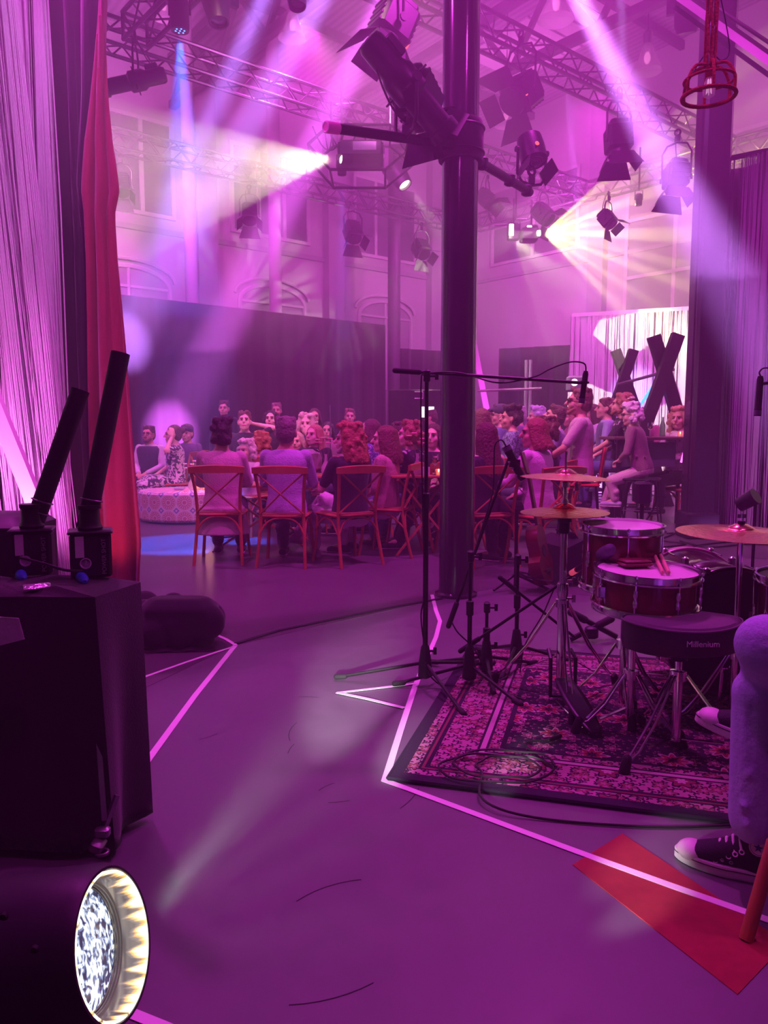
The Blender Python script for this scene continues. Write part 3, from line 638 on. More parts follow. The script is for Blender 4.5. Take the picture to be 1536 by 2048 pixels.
# silver tape pieces on the cover
def patch(px4, Y, m, name, par):
    g = MB(); q = [at(x, y, Y) for x, y in px4]; off = Vector((0, -.004, 0)); q += [k + off for k in q]
    g.add(q, [(0, 1, 2, 3), (7, 6, 5, 4), (0, 4, 5, 1), (1, 5, 6, 2), (2, 6, 7, 3), (3, 7, 4, 0)]); return g.build(name, m, par, True, smooth=False)
SIL = mat('crinkled_silver_tape', (.8, .76, .8), .22, .7, bump=.5, bs=40)
patch([(-20, 1232), (38, 1236), (50, 1278), (-5, 1292)], 1.985, SIL, 'silver_tape', cart)
g = MB(); tp = at(75, 1190, 2.1); g.cbox((tp.x, tp.y, TOP + .012), (.07, .03, .006), .002, rot=(.3, 0, .5)); g.build('silver_tape', SIL, cart, True)
def cannon(label, bx, by, Y, rot, tube0, tube1, Yt, txt):
    b = at(bx, by, Y); t = thing('confetti_cannon', label, 'confetti cannon', (b.x, Y, TOP + .008), rot, group='confetti cannons on the cart')
    MB().cbox((0, 0, .07), (.115, .10, .13), .008).build('housing', K_PLA, t)
    MB().cbox((0, .0, .138), (.125, .11, .008), .003).build('lid', K_MET, t)
    g = MB(); g.lathe([(.034, .14), (.036, .15), (.03, .16), (.028, .2), (.033, .205), (.033, .215)], 20); g.build('tube_socket', K_MET, t)
    g = MB(); a = at(*tube0, Yt[0]); c = at(*tube1, Yt[1]); g.lathe([(.029, 0), (.0275, .02), (.0275, (c - a).length), (.0245, (c - a).length), (.024, (c - a).length - .06), (.0001, (c - a).length - .06)], 24, xf(a, c - a)); g.build('barrel', mat('matt_black_tube', (.02, .016, .024), .5), t, True)
    g = MB(); 
    for k in (.05, .085): MB().torus((0, 0, 0), .031, .0022, xf(a + (c - a).normalized() * k, c - a), 20, 6).build('clamp_ring', GREYM, t, True)
    g = MB(); g.bar((a.x, a.y, wm(t).translation.z + .14), a + (c - a).normalized() * .03, .03, .03); g.build('tilt_bracket', K_MET, t, True)
    LAB = mat('printed_label', (.7, .66, .7), .6); MB().box((-.03, -.0515, .098), (.024, .0015, .062)).build('label_sticker', LAB, t, smooth=False)
    MB().lathe([(.013, 0), (.016, 0), (.016, .002), (.013, .002), (.013, 0)], 20, xf((-.015, -.0512, .05), (0, -1, 0))).build('round_emblem', LAB, t)
    text('?', 'lettering', LAB, t, (-.015, -.0525, .05), (R(90), 0, 0), .022)
    text('POWER SHOT', 'lettering', mat('faint_lettering', (.32, .28, .34), .5), t, (.036, -.0515, .068), (R(90), R(-90), 0), .0165)
    BL = mat('blue_connector', (.03, .12, .6), .4)
    MB().lathe([(.014, 0), (.016, .01), (.016, .035), (.012, .05), (.006, .06)], 14, xf((-.03, -.05, .012), (.2, -1, -.1))).build('power_connector', BL, t)
    return t
cannon('right-hand black confetti cannon with the taller barrel, before the red curtain', 182, 1100, 2.26, .35, (172, 1056), (241, 706), (2.27, 2.33), 1)
cannon('left-hand black confetti cannon with the lower barrel, before the pale strings', 66, 1100, 2.30, .3, (66, 1056), (161, 780), (2.31, 2.37), 1)
g = MB(); g.tube(spline([at(40, 1115, 2.18), at(90, 1128, 2.14), at(130, 1140, 2.13), at(165, 1142, 2.17)]), .004, 6); tag(g.build('power_cable', CABLE), 'black lead looping between the two confetti cannons', 'cable')
# another covered box behind and beside
g = MB(); g.cbox(at(-60, 1130, 2.6), (.5, .3, .35), .03); tag(g.build('equipment_case', K_PLA), 'black equipment case at the very left edge behind the cannons', 'case')
bun = at(352, 1250, 4.15)
P4 = [fl(268, 1306), fl(432, 1301), fl(428, 1268), fl(262, 1262)]
bt = thing('covered_bundle', 'low bundle under black cloth on the floor beside the tape corner', 'bundle', (bun.x, bun.y, 0))
g = MB(); rnd = random.Random(9)
for k in range(26):
    u, v = rnd.random(), rnd.random(); a = P4[0].lerp(P4[1], u); b = P4[3].lerp(P4[2], u); q = a.lerp(b, v * .9 + .05); g.ell((q.x + .02 - .04 * u, q.y + .03, rnd.uniform(.08, .2)), (.09, .07, .1))
L0, L1 = P4[0], P4[1]; g.cbox(((L0.x + L1.x) / 2, L0.y + .14, .15), ((L1 - L0).length * .96, .22, .26), .05)
g.build('black_cover', K_CLO, bt, True, voxel=.016, sm=3)
g = MB(); g.grid(lambda u, v: P4[0].lerp(P4[1], u).lerp(P4[3].lerp(P4[2], u), v) + Vector((0, -.03 * (1 - v), .012 + .006 * math.sin(20 * u))), 16, 4); g.build('cloth_hem', K_CLO, bt, True, solid=.006)
# ------------------------------------------------------------------ the large lamp at the lower left
LC = at(167, 1900, 1.05); FC = at(228, 1884, .97); AX = Vector((.955, -.09, .27)).normalized()
ml = thing('moving_head_lamp', 'large black stage lamp at the lower left corner, lit and facing right', 'stage lamp', (LC.x - .1, LC.y + .05, 0))
RR = .098
ap = LC + AX * .055
m = xf(LC, AX)
MB().lathe([(.0001, -.30), (.085, -.30), (.12, -.27), (.128, -.2), (.128, -.1), (.118, -.03), (.112, .035), (RR + .007, .050), (RR + .003, .050), (RR + .003, .02), (RR - .012, -.012)], 48, m, caps=False).build('housing', mat('scuffed_black_housing', (.03, .02, .035), .45, var=.3, vs=12, spec=.4), ml, True)
EMC = mat('lit_crystal_lens', (.1, .1, .12), .2); nt, p = nodes_of(EMC); tc = nt.nodes.new('ShaderNodeTexCoord')
vo = nt.nodes.new('ShaderNodeTexVoronoi'); vo.inputs['Scale'].default_value = 130; vo.feature = 'SMOOTH_F1'
mp = nt.nodes.new('ShaderNodeMapping'); mp.inputs['Scale'].default_value = (1.6, 1.6, .6); mp.inputs['Rotation'].default_value = (0, .5, 0); nt.links.new(tc.outputs['Object'], mp.inputs[0]); nt.links.new(mp.outputs[0], vo.inputs[0])
nz = nt.nodes.new('ShaderNodeTexNoise'); nz.inputs['Scale'].default_value = 55; nz.inputs['Detail'].default_value = 5; nz.inputs['Distortion'].default_value = 1.2; nt.links.new(tc.outputs['Object'], nz.inputs[0])
cr = nt.nodes.new('ShaderNodeValToRGB'); e = cr.color_ramp.elements; e[0].position = .36; e[0].color = (.02, .02, .05, 1); e[1].position = .62; e[1].color = (1, .97, .85, 1)
for ps_, cc in ((.44, (.12, .16, .3, 1)), (.5, (.45, .52, .62, 1)), (.55, (.85, .8, .55, 1))): el = e.new(ps_); el.color = cc
nt.links.new(M2(nt, 'MULTIPLY_ADD', vo.outputs['Distance'], -.35, M2(nt, 'ADD', nz.outputs[0], .13)), cr.inputs[0])
nt.links.new(cr.outputs[0], p.inputs['Emission Color']); p.inputs['Emission Strength'].default_value = 1.25
g = MB(); g.lathe([(.084, 0), (.06, .006), (.03, .010), (.0001, .012)], 48, m); g.build('crystal_lens', EMC, ml, True)
for rr, zz in ((.0845, .002), (.087, .005), (.0885, .009)):
    g = MB(); g.torus((0, 0, zz), rr, .0013, m, 48, 6); g.build('lens_ring', GREYM, ml, True)
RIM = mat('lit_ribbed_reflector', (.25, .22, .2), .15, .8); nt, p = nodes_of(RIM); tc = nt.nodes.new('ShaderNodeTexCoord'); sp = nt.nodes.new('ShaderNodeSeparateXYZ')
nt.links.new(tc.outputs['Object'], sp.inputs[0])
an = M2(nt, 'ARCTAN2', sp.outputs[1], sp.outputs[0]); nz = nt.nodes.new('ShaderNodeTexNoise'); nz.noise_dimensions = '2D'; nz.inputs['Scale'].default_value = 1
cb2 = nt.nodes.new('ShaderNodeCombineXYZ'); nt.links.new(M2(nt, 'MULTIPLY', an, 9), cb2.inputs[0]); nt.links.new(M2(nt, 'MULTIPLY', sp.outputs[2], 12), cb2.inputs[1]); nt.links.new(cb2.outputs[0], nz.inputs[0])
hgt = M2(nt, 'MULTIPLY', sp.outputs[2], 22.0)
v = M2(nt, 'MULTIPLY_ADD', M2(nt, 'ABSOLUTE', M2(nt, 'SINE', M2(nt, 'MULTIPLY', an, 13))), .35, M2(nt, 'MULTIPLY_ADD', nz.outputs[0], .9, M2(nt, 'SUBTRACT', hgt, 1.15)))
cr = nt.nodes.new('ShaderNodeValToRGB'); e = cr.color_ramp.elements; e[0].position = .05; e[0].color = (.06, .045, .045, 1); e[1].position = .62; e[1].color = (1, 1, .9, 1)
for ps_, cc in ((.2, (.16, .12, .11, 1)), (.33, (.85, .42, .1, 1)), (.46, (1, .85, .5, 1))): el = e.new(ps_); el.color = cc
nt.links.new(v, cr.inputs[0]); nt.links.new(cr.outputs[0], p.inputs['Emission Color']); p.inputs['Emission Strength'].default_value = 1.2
o = MB().lathe([(.089, 0), (.092, .015), (.0945, .034), (.0965, .05), (.099, .05), (.0985, .0)], 96, caps=False)
o = o.build('ribbed_reflector', RIM, ml); o.matrix_basis = wm(ml).inverted() @ m
for s in (-1, 1):
    q = LC - AX * .14 + Vector((0, 0, 0)); side = AX.cross(Vector((0, 0, 1))).normalized() * s * .15
    MB().tube([q + side * .85, q + side, Vector((q.x, q.y, .16)) + side, Vector((q.x, q.y, .13)) + side * .6], .022, 10).build('yoke_arm', K_PLA, ml, True)
q = LC - AX * .14
MB().cbox((q.x, q.y, .07), (.3, .3, .13), .03).build('base', K_PLA, ml, True)
g = MB()
for px, py in ((8, 1832), (70, 1898)): g.lathe([(.001, 0), (.006, .0), (.004, .004), (.001, .004)], 10, xf(at(px, py, .91), (0, -1, .1)))
g.build('screw', K_RUB, ml, True)
lp = LC + AX * .09
for (px, py, Yb, e, gdeg, oy) in ((640, 1440, 2.6, 50, 10, .035), (740, 1540, 2.3, 22, 6, .02), (880, 1600, 2.0, 14, 5, .0), (1000, 1770, 1.6, 7, 7, -.03), (1000, 1850, 1.5, 6, 5, -.05), (560, 1400, 2.6, 10, 4, .05)):
    b_ = at(px, py, Yb); spot(lp + Z * oy + AX * .02, b_, (1, .95, .97), e * 14, gdeg * 1.25, 1.0, .02)
# ------------------------------------------------------------------ lighting rig
ZT = 5.8
def truss(label, a, b, s=.29):
    a, b = Vector(a), Vector(b); mid = (a + b) / 2; t = thing('lighting_truss', label, 'truss', (mid.x, mid.y, ZT - s / 2)); d = (b - a).normalized(); side = Vector((-d.y, d.x, 0)); h = s / 2
    cor = [side * i * h + Z * j * h for i, j in ((-1, -1), (1, -1), (1, 1), (-1, 1))]
    for c in cor: MB().tube([a + c, b + c], .025, 8).build('chord', ALU, t, True)
    g = MB(); L = (b - a).length; n = int(L / .27)
    for k in range(4):
        c0, c1 = cor[k], cor[(k + 1) % 4]
        for i in range(n):
            p = a + d * L * i / n; q = a + d * L * (i + 1) / n
            g.tube([p + (c0 if i % 2 == 0 else c1), q + (c1 if i % 2 == 0 else c0)], .011, 5, cap=False)
        g.tube([a + c0, a + c1], .02, 6); g.tube([b + c0, b + c1], .02, 6)
    g.build('lacing', ALU, t, True); return t
K = fl(935, 452, ZT); n1a, n1b = fl(250, 80, ZT), fl(880, 284, ZT)
uu = U
def along(p, d, t): q = p + d * t; q.z = ZT; return q
T1a = n1a; T4a = fl(240, 285, ZT)
def hit(p, d, q, e):      # 2-d intersection of p+td with q+se
    det = d.x * -e.y + e.x * d.y; w_ = q - p; t = (w_.x * -e.y + e.x * w_.y) / det; r = p + d * t; r.z = ZT; return r
T1b = hit(T1a, U, K, V); T4s = K - U * 12
T3m = fl(1150, 150, ZT); T3b = hit(T3m, U, K, V); T3a = T3m - U * 7.5
truss('long middle truss crossing behind the glossy column, carrying the hexagonal cage', T1a - U * 1.2, T1b - U * .2)
truss('farthest lighting truss, lowest in the photo, carrying three lit lanterns', T4s, K - U * .0)
truss('near truss crossing the upper right with lanterns hanging under it', T3a, T3b - U * .2)
truss('truss across the far right corner of the rig joining the long trusses', K - V * .25, T3b - V * 3)
truss('truss rising steeply into the upper left corner of the photo', T1a - V * .3, T1a - V * 4.4)
LIT = mat('lit_lamp_lens', (.9, .85, .7), .2, em=(1, .88, .62), es=9)
LITW = mat('bright_projector_lens', (.9, .85, .7), .2, em=(1, .95, .7), es=14)
DIM = mat('dark_lens_glass', (.06, .05, .08), .08, spec=.8)
REDG = mat('red_indicator', (.6, .05, .05), .3, em=(1, .12, .1), es=1.2)
BLUG = mat('blue_indicator', (.05, .1, .6), .3, em=(.1, .25, 1), es=2)
DOORM = mat('barn_door_sheet', (.022, .018, .024), .5, .3)
def hang(t, loc, aim, s, w, top, r=.012):
    side = Vector(aim).cross(Z); side = side.normalized() if side.length > .05 else Vector((1, 0, 0)); tp = Vector(loc) + Z * top
    MB().tube([loc + side * w, loc + side * w * 1.03 + Z * top * .7, loc + side * w * .7 + Z * (top * .93), tp + Z * -.0, loc - side * w * .7 + Z * (top * .93), loc - side * w * 1.03 + Z * top * .7, loc - side * w], r, 8).build('yoke', K_MET, t, True)
    for sg in (-1, 1): MB().lathe([(.001, 0), (.03 * s, 0), (.03 * s, .02), (.001, .02)], 10, xf(loc + side * w * sg, side * sg)).build('yoke_knob', K_PLA, t, True)
    g = MB(); g.box(tp + Z * .04, (.05, .05, .06)); g.torus((0, 0, 0), .032, .012, xf(tp + Z * .11, side.cross(Z)), 14, 6); g.build('hook_clamp', K_MET, t, True)
def fresnel(label, loc, aim, s=1., lit=None, doors=(1, 1, 1, 1), dang=.5, top=.36, cable=True, dot=None, round_=False, grp=None):
    loc = Vector(loc); aim = Vector(aim).normalized(); t = thing('theatre_lantern', label, 'stage light', loc, group=grp); m = xf(loc, aim, (0, 0, 1)); g = MB()
    if round_:
        g.lathe([(.001, -.2 * s), (.08 * s, -.19 * s), (.125 * s, -.15 * s), (.135 * s, -.05 * s), (.135 * s, .12 * s), (.125 * s, .12 * s), (.12 * s, .08 * s)], 24, m)
    else:
        g.cbox((0, 0, -.03 * s), (.26 * s, .27 * s, .28 * s), .03 * s, m=m); g.cbox((0, 0, -.18 * s), (.2 * s, .22 * s, .08 * s), .02 * s, m=m)
        for k in range(5): g.box((0, .137 * s, (-.13 + .05 * k) * s), (.22 * s, .008 * s, .02 * s), m=m); g.box((0, -.137 * s, (-.13 + .05 * k) * s), (.22 * s, .008 * s, .02 * s), m=m)
        g.lathe([(.115 * s, .11 * s), (.12 * s, .11 * s), (.12 * s, .15 * s), (.11 * s, .15 * s)], 24, m)
    g.build('housing', K_MET, t, True)
    MB().lathe([(.108 * s, .115 * s), (.07 * s, .13 * s), (.03 * s, .138 * s), (.0001, .14 * s)], 24, m).build('lens', LIT if lit else DIM, t, True)
    g = MB()
    for rr in (.035, .06, .085): g.torus((0, 0, .142 * s - rr * .12), rr * s, .0025 * s, m, 20, 5)
    g.build('lens_rings', mat('lens_step_ring', (.3, .25, .25), .3), t, True)
    fr = .125 * s
    for k in range(4):
        if not doors[k]: continue
        rz = Matrix.Rotation(PI / 2 * k, 4, 'Z'); ln = (.2 if k % 2 == 0 else .15) * s; wd0 = .115 * s; wd1 = .19 * s if k % 2 == 0 else .12 * s; a = dang + .12 * math.sin(k * 7 + s)
        q = [Vector((-wd0, fr, .15 * s)), Vector((wd0, fr, .15 * s)), Vector((wd1, fr + ln * math.sin(a), .15 * s + ln * math.cos(a))), Vector((-wd1, fr + ln * math.sin(a), .15 * s + ln * math.cos(a)))]
        nrm = Vector((0, .004, 0)); q = [m @ rz @ x for x in q] + [m @ rz @ (x + nrm) for x in q]
        MB().add(q, [(0, 1, 2, 3), (7, 6, 5, 4), (0, 4, 5, 1), (1, 5, 6, 2), (2, 6, 7, 3), (3, 7, 4, 0)]).build('barn_door', DOORM, t, True, smooth=False)
    if top: hang(t, loc, aim, s, .165 * s, top * s)
    if dot: MB().lathe([(.001, 0), (.022 * s, 0), (.02 * s, .008), (.001, .008)], 14, m @ Matrix.Translation((dot[0] * s, dot[1] * s, dot[2] * s)) @ Matrix.Rotation(PI / 2 * dot[3], 4, 'X')).build('indicator', REDG, t, True)
    if cable: 
        b = loc - aim * .2 * s; e = loc + Z * ((top or .3) * s + .15); MB().tube(arc(b, e, .12 * s, 8, (aim.y, -aim.x, 0)), .006, 6).build('power_lead', CABLE, t, True)
    if lit: spot(loc + aim * .17 * s, loc + aim * 3, (1, .86, .66), lit, 58, .5, .05)
    return t
def profile(label, loc, aim, s=1., top=.34):
    loc = Vector(loc); aim = Vector(aim).normalized(); t = thing('profile_spotlight', label, 'stage light', loc); m = xf(loc, aim, (0, 0, 1))
    MB().lathe([(.001, -.34 * s), (.07 * s, -.33 * s), (.085 * s, -.3 * s), (.085 * s, -.12 * s), (.11 * s, -.08 * s), (.11 * s, .06 * s), (.085 * s, .08 * s)], 18, m).build('lamp_house', K_MET, t, True)
    MB().lathe([(.083 * s, .05 * s), (.083 * s, .3 * s), (.1 * s, .31 * s), (.1 * s, .37 * s), (.085 * s, .37 * s), (.082 * s, .33 * s), (.001, .33 * s)], 18, m).build('lens_tube', K_MET, t, True)
    g = MB()
    for k in range(4):
        a = PI / 2 * k + .6; g.box((.13 * s * math.cos(a), .13 * s * math.sin(a), .0), (.05 * s, .05 * s, .012 * s), m=m)
    g.build('shutter_handle', K_MET, t, True)
    MB().cbox((0, .1 * s, -.2 * s), (.1 * s, .06 * s, .14 * s), .01, m=m).build('ballast_box', K_PLA, t, True)
    hang(t, loc, aim, s, .14 * s, top * s)
    MB().tube(arc(loc - aim * .33 * s, loc + Z * (top * s + .1), .1, 8), .006, 6).build('power_lead', CABLE, t, True)
    return t
def mover(label, loc, aim, s=1., lit=None, lens=None, base=True):
    loc = Vector(loc); aim = Vector(aim).normalized(); t = thing('swivel_stage_lamp', label, 'stage light', loc); m = xf(loc, aim, (0, 0, 1))
    MB().lathe([(.001, -.19 * s), (.09 * s, -.18 * s), (.12 * s, -.12 * s), (.125 * s, -.02 * s), (.105 * s, .08 * s), (.085 * s, .2 * s), (.07 * s, .2 * s), (.065 * s, .17 * s)], 24, m).build('head', K_PLA, t, True)
    MB().lathe([(.066 * s, .172 * s), (.03 * s, .185 * s), (.0001, .188 * s)], 20, m).build('lens', lens or DIM, t, True)
    if base:
        side = aim.cross(Z).normalized()
        for sg in (-1, 1): MB().bar(loc + side * sg * .15 * s, loc + side * sg * .15 * s + Z * .24 * s, .05 * s, .1 * s, side).build('yoke_arm', K_PLA, t, True)
        MB().cbox(loc + Z * .29 * s, (.36 * s, .26 * s, .12 * s), .03 * s).build('base', K_PLA, t, True)
        MB().torus((0, 0, 0), .032, .014, xf(loc + Z * .39 * s, side), 14, 6).build('hook_clamp', K_MET, t, True)
    return t
BEM = mat('blue_led', (.05, .2, .8), .3, em=(.02, .2, 1), es=7)
def ledpar(label, px, py, Y, s=1.):
    b = at(px, py, Y) ; t = thing('led_spotlight', label, 'stage light', b)
    MB().lathe([(.06 * s, .0), (.085 * s, .0), (.09 * s, .03 * s), (.09 * s, .26 * s), (.06 * s, .3 * s), (.0001, .3 * s)], 20, Matrix.Translation(b)).build('housing', K_PLA, t, True)
    MB().lathe([(.0001, .012), (.062 * s, .012), (.062 * s, .02), (.0001, .02)], 20, Matrix.Translation(b)).build('lens_plate', DIM, t, True)
    for k in range(7):
        r = 0 if k == 0 else .042 * s; a = k * PI / 3; q = b + Vector((r * math.cos(a), r * math.sin(a), .006)); MB().ell(q, (.014 * s, .014 * s, .008 * s), seg=8, rings=6).build('light_diode', BEM, t, True)
    MB().tube([b + Vector((-.1 * s, 0, .14 * s)), b + Vector((-.1 * s, 0, .38 * s)), b + Vector((.1 * s, 0, .38 * s)), b + Vector((.1 * s, 0, .14 * s))], .01, 6).build('yoke', K_MET, t, True)
    MB().tube([b + Vector((0, 0, .38 * s)), Vector((b.x, b.y, max(ZT - .14, b.z + .5)))], .014, 6).build('drop_rod', K_MET, t, True)
    return t
# glossy column: collar and the two stand-off pipes
cl = at(916, 284, cb.y)
t = thing('column_clamp', 'black collar strapped round the glossy column holding two pipes', 'clamp', cl)
MB().lathe([(.128, -.13), (.15, -.13), (.16, -.09), (.16, .1), (.15, .13), (.128, .13)], 32, Matrix.Translation((cb.x, cb.y, cl.z))).build('collar', K_CLO, t, True)
for z in (-.08, .08): MB().torus((cb.x, cb.y, cl.z + z), .163, .008, None, 32, 6).build('strap', K_MET, t, True)
pA0, pA1 = at(652, 254, 4.75), at(905, 290, 5.45)
pt = thing('support_pipe', 'black pipe with a pink lit open end pointing left from the column collar', 'pipe', (pA0 + pA1) / 2)
MB().tube([pA0, pA1], .03, 16, cap=False).build('pipe', K_MET, pt, True)
MB().lathe([(.024, -.002), (.034, -.002), (.034, .09), (.03, .09)], 16, xf(pA0, pA1 - pA0)).build('end_sleeve', mat('clear_pink_sleeve', (.8, .3, .6), .3), pt, True)
MB().torus((0, 0, 0), .028, .006, xf(pA0, pA1 - pA0), 18, 6).build('end_ring', mat('pale_end_ring', (.85, .6, .8), .4), pt, True)
pB0, pB1 = at(950, 318, 5.6), at(1060, 385, 6.3)
pt = thing('support_pipe', 'black pipe angled down to the right from the column collar', 'pipe', (pB0 + pB1) / 2)
MB().tube([pB0, pB1], .032, 14).build('pipe', K_MET, pt, True)
for k in (.12, .6, .93): MB().cbox(pB0.lerp(pB1, k), (.08, .06, .09), .015).build('pipe_coupler', K_MET, pt, True)
# lanterns near the column
profile('big black profile spotlight above the pipe left of the glossy column', at(812, 172, 5.15), Vector((.55, .25, -.52)), 1.05, -.3)
l_ = at(893, 205, 5.3)
fresnel('broad black lantern head with open flaps tucked against the glossy column', at(838, 205, 5.36), Vector((.5, .6, -.62)), .95, doors=(1, 1, 1, 1), dang=.75, top=0, cable=False)
fresnel('large boxy lantern with hanging leads at the top, left of the glossy column', at(783, 55, 7.4), Vector((-.35, -.2, -.9)), 1.25, doors=(1, 1, 1, 1), dang=.55, top=.3, dot=(.06, -.14, .08, 1))
fresnel('round-backed silver-hooded lantern on the angled pipe with a red dot', at(1064, 303, 6.5), Vector((.15, -.35, -.93)), .8, doors=(0, 1, 0, 1), dang=.25, top=-.33, dot=(-.03, .14, .02, 1), round_=True)
fresnel('wide dark lantern hanging right of the glossy column under the near truss', at(1040, 190, 8.9), Vector((-.6, -.5, -.62)), 1.25, doors=(1, 1, 1, 1), dang=.9, top=.42, dot=(.13, .0, .1, 1))
fresnel('dark lantern in a large yoke hanging under the near truss at the right', at(1237, 284, 8.7), Vector((.05, -.1, -1)), 1.0, doors=(1, 1, 1, 1), dang=.45, top=.42)
fresnel('pale hazed lantern hanging beside the square column', at(1352, 358, 9.4), Vector((-.1, -.15, -1)), .98, doors=(1, 1, 1, 1), dang=.45, top=.42)
fresnel('lit lantern hanging nearest the red curtain, high on the left', at(243, 372, 12.6), Vector((.15, -.4, -.75)), .95, lit=60, dang=.5)
fresnel('lit lantern hanging under the far truss below the wide yellow beam', at(499, 430, 13.4), Vector((.1, -.5, -.8)), .95, lit=60, dang=.6)
fresnel('lit lantern hanging in the blue beam under the cage', at(706, 466, 13.6), Vector((.25, -.5, -.8)), 1.0, lit=70, dang=.5)
fresnel('lit lantern hanging on the far truss just left of the glossy column', at(843, 500, 15.0), Vector((.35, -.5, -.75)), 1.0, lit=60, dang=.55)
fresnel('dim lantern on the far corner truss beside the glossy column', at(975, 400, 14.5), Vector((.6, -.2, -.6)), 1.0, dang=.5)
fresnel('pale lantern inside the yellow fan beam, pointing down right', at(1216, 440, 12.6), Vector((.5, -.4, -.8)), .8, dang=.5)
fresnel('dark lantern beside the bright fan beam source, flaps open', at(1088, 430, 14.6), Vector((.4, -.3, -.5)), 1.1, dang=.8)
profile('slim profile spotlight hanging alone under the long truss at the upper left', at(272, 162, 8.9), Vector((-.95, -.1, -.25)), 1., .38)
mover('moving head with a white lit lens hanging from the cage', at(792, 345, 12.1), Vector((.4, -.25, -.62)), 1.35, lens=LIT)
mover('dark moving head partly cut off by the top edge of the photo', at(432, 2, 7.6), Vector((.15, -.2, -1)), 1.1)
mover('moving head only just visible at the top edge, upper middle', at(592, -22, 7.6), Vector((.1, -.2, -1)), .9)
mover('dark moving head high up beside the red wicker lamp', at(1375, 25, 8.2), Vector((-.1, -.3, 1)), 1.)
ledpar('large cylindrical spotlight with blue diodes at the top left', 360, 62, 8.2, 1.05)
ledpar('small spotlight with blue diodes under the hexagonal cage', 684, 350, 10.3, .65)
ledpar('small spotlight with blue diodes just right of the glossy column', 1031, 474, 14.7, .8)
ledpar('small spotlight with blue diodes inside the yellow haze', 1277, 411, 12.7, .6)
for px, py, lb in ((1028, 462, 'left'), (1064, 465, 'right')):
    b = at(px, py, 14.6); t = thing('blinder_lamp', '%s one of two small square white lamps at the fan beam source' % lb, 'stage light', b)
    MB().cbox(b + Vector((0, .08, .0)), (.22, .14, .3), .02).build('housing', K_PLA, t, True); MB().box(b + Vector((-.05, -.005, .02)), (.08, .012, .2)).build('lit_panel', LITW, t, True, smooth=False)
    MB().tube([b + Vector((0, .08, .14)), b + Vector((0, .08, .6))], .015, 6).build('drop_rod', K_MET, t, True)
# projector in the hexagonal cage
pc = at(722, 310, 9.9)
t = thing('projector', 'projector throwing the wide yellow beam to the left', 'projector', pc)
MB().cbox(pc, (.55, .5, .2), .03).build('body', K_PLA, t, True)
la = at(676, 317, 9.65)
MB().lathe([(.05, -.14), (.06, -.12), (.06, 0), (.05, 0), (.046, -.02)], 18, xf(la + Vector((.03, .02, 0)), (-1, -.5, .0))).build('lens_barrel', K_PLA, t, True)
MB().lathe([(.046, -.01), (.0001, .0)], 18, xf(la + Vector((.03, .02, 0)), (-1, -.5, .0))).build('lens', LITW, t, True)
MB().box(pc + Vector((.05, -.255, .02)), (.28, .012, .1)).build('vent_grille', GREYM, t, True)
t = thing('projector_cage', 'hexagonal tube cage hanging round the projector', 'cage', pc)
hx = [(-.62, 0), (-.36, .3), (.36, .3), (.66, 0), (.3, -.38), (-.36, -.38)]
for y in (-.35, .35): 
    P6 = [pc + Vector((x, y, z * .75)) for x, z in hx]; MB().tube(P6 + [P6[0]], .018, 6).build('frame_ring', K_MET, t, True)
for x, z in hx: MB().tube([pc + Vector((x, -.35, z * .75)), pc + Vector((x, .35, z * .75))], .014, 6).build('cross_tube', K_MET, t, True)
for x in (-.36, .36): MB().tube([pc + Vector((x, 0, .22)), pc + Vector((x, 0, .62))], .016, 6).build('drop_rod', K_MET, t, True)
g = MB(); rnd = random.Random(4)
for k in range(5): a = pc + Vector((rnd.uniform(-.4, .5), -.2, .2)); g.tube(arc(a, a + Vector((rnd.uniform(-.5, .5), .1, .1)), .25, 8), .008, 5)
g.build('cable_loops', CABLE, t, True)
t = thing('fan_projector', 'lamp head throwing the yellow fan beam to the right', 'projector', at(1072, 470, 14.5))
b = at(1066, 468, 14.55); MB().cbox(b + Vector((-.06, .1, 0)), (.3, .34, .22), .02).build('body', K_PLA, t, True)
MB().lathe([(.04, -.05), (.05, -.04), (.05, 0), (.001, .0)], 16, xf(at(1080, 466, 14.42), (.8, -.4, 0))).build('lens', LITW, t, True)
# high-bay pendants
DOME = mat('clear_acrylic_dome', (.8, .72, .8), .15, alpha=.35)
for px, py, Y, s, lb in ((585, 62, 12.0, 1, 'clear-domed pendant lamp high in the upper middle between two beams'), (1112, 22, 11, 1.15, 'clear-domed pendant lamp at the top edge right of the glossy column'), (1294, 128, 12.4, 1.1, 'clear-domed pendant lamp hanging over the near truss at the right'),
                         (1012, 240, 15.0, 1.0, 'clear-domed pendant lamp behind the wide dark lantern'), (328, 22, 12, .9, 'clear-domed pendant lamp behind the steep truss at the upper left'), (766, 118, 14.5, .7, 'small clear-domed pendant lamp behind the boxy lantern')):
    b = at(px, py, Y); t = thing('pendant_lamp', lb, 'pendant lamp', b)
    MB().lathe([(.06 * s, .26 * s), (.09 * s, .2 * s), (.12 * s, .08 * s), (.2 * s, -.06 * s), (.215 * s, -.1 * s), (.2 * s, -.09 * s)], 24, Matrix.Translation(b)).build('dome_shade', DOME, t, True)
    MB().lathe([(.0001, .22 * s), (.06 * s, .23 * s), (.07 * s, .4 * s), (.03 * s, .44 * s), (.0001, .44 * s)], 16, Matrix.Translation(b)).build('ballast_cap', GREYM, t, True)
    MB().ell(b + Z * .08 * s, (.045 * s, .045 * s, .08 * s)).build('bulb', mat('pinkish_bulb', (.8, .5, .7), .2, em=(1, .3, .7), es=.7), t, True)
    MB().tube([b + Z * .44 * s, Vector((b.x, b.y, 9.2))], .008, 6).build('suspension_wire', K_MET, t, True)
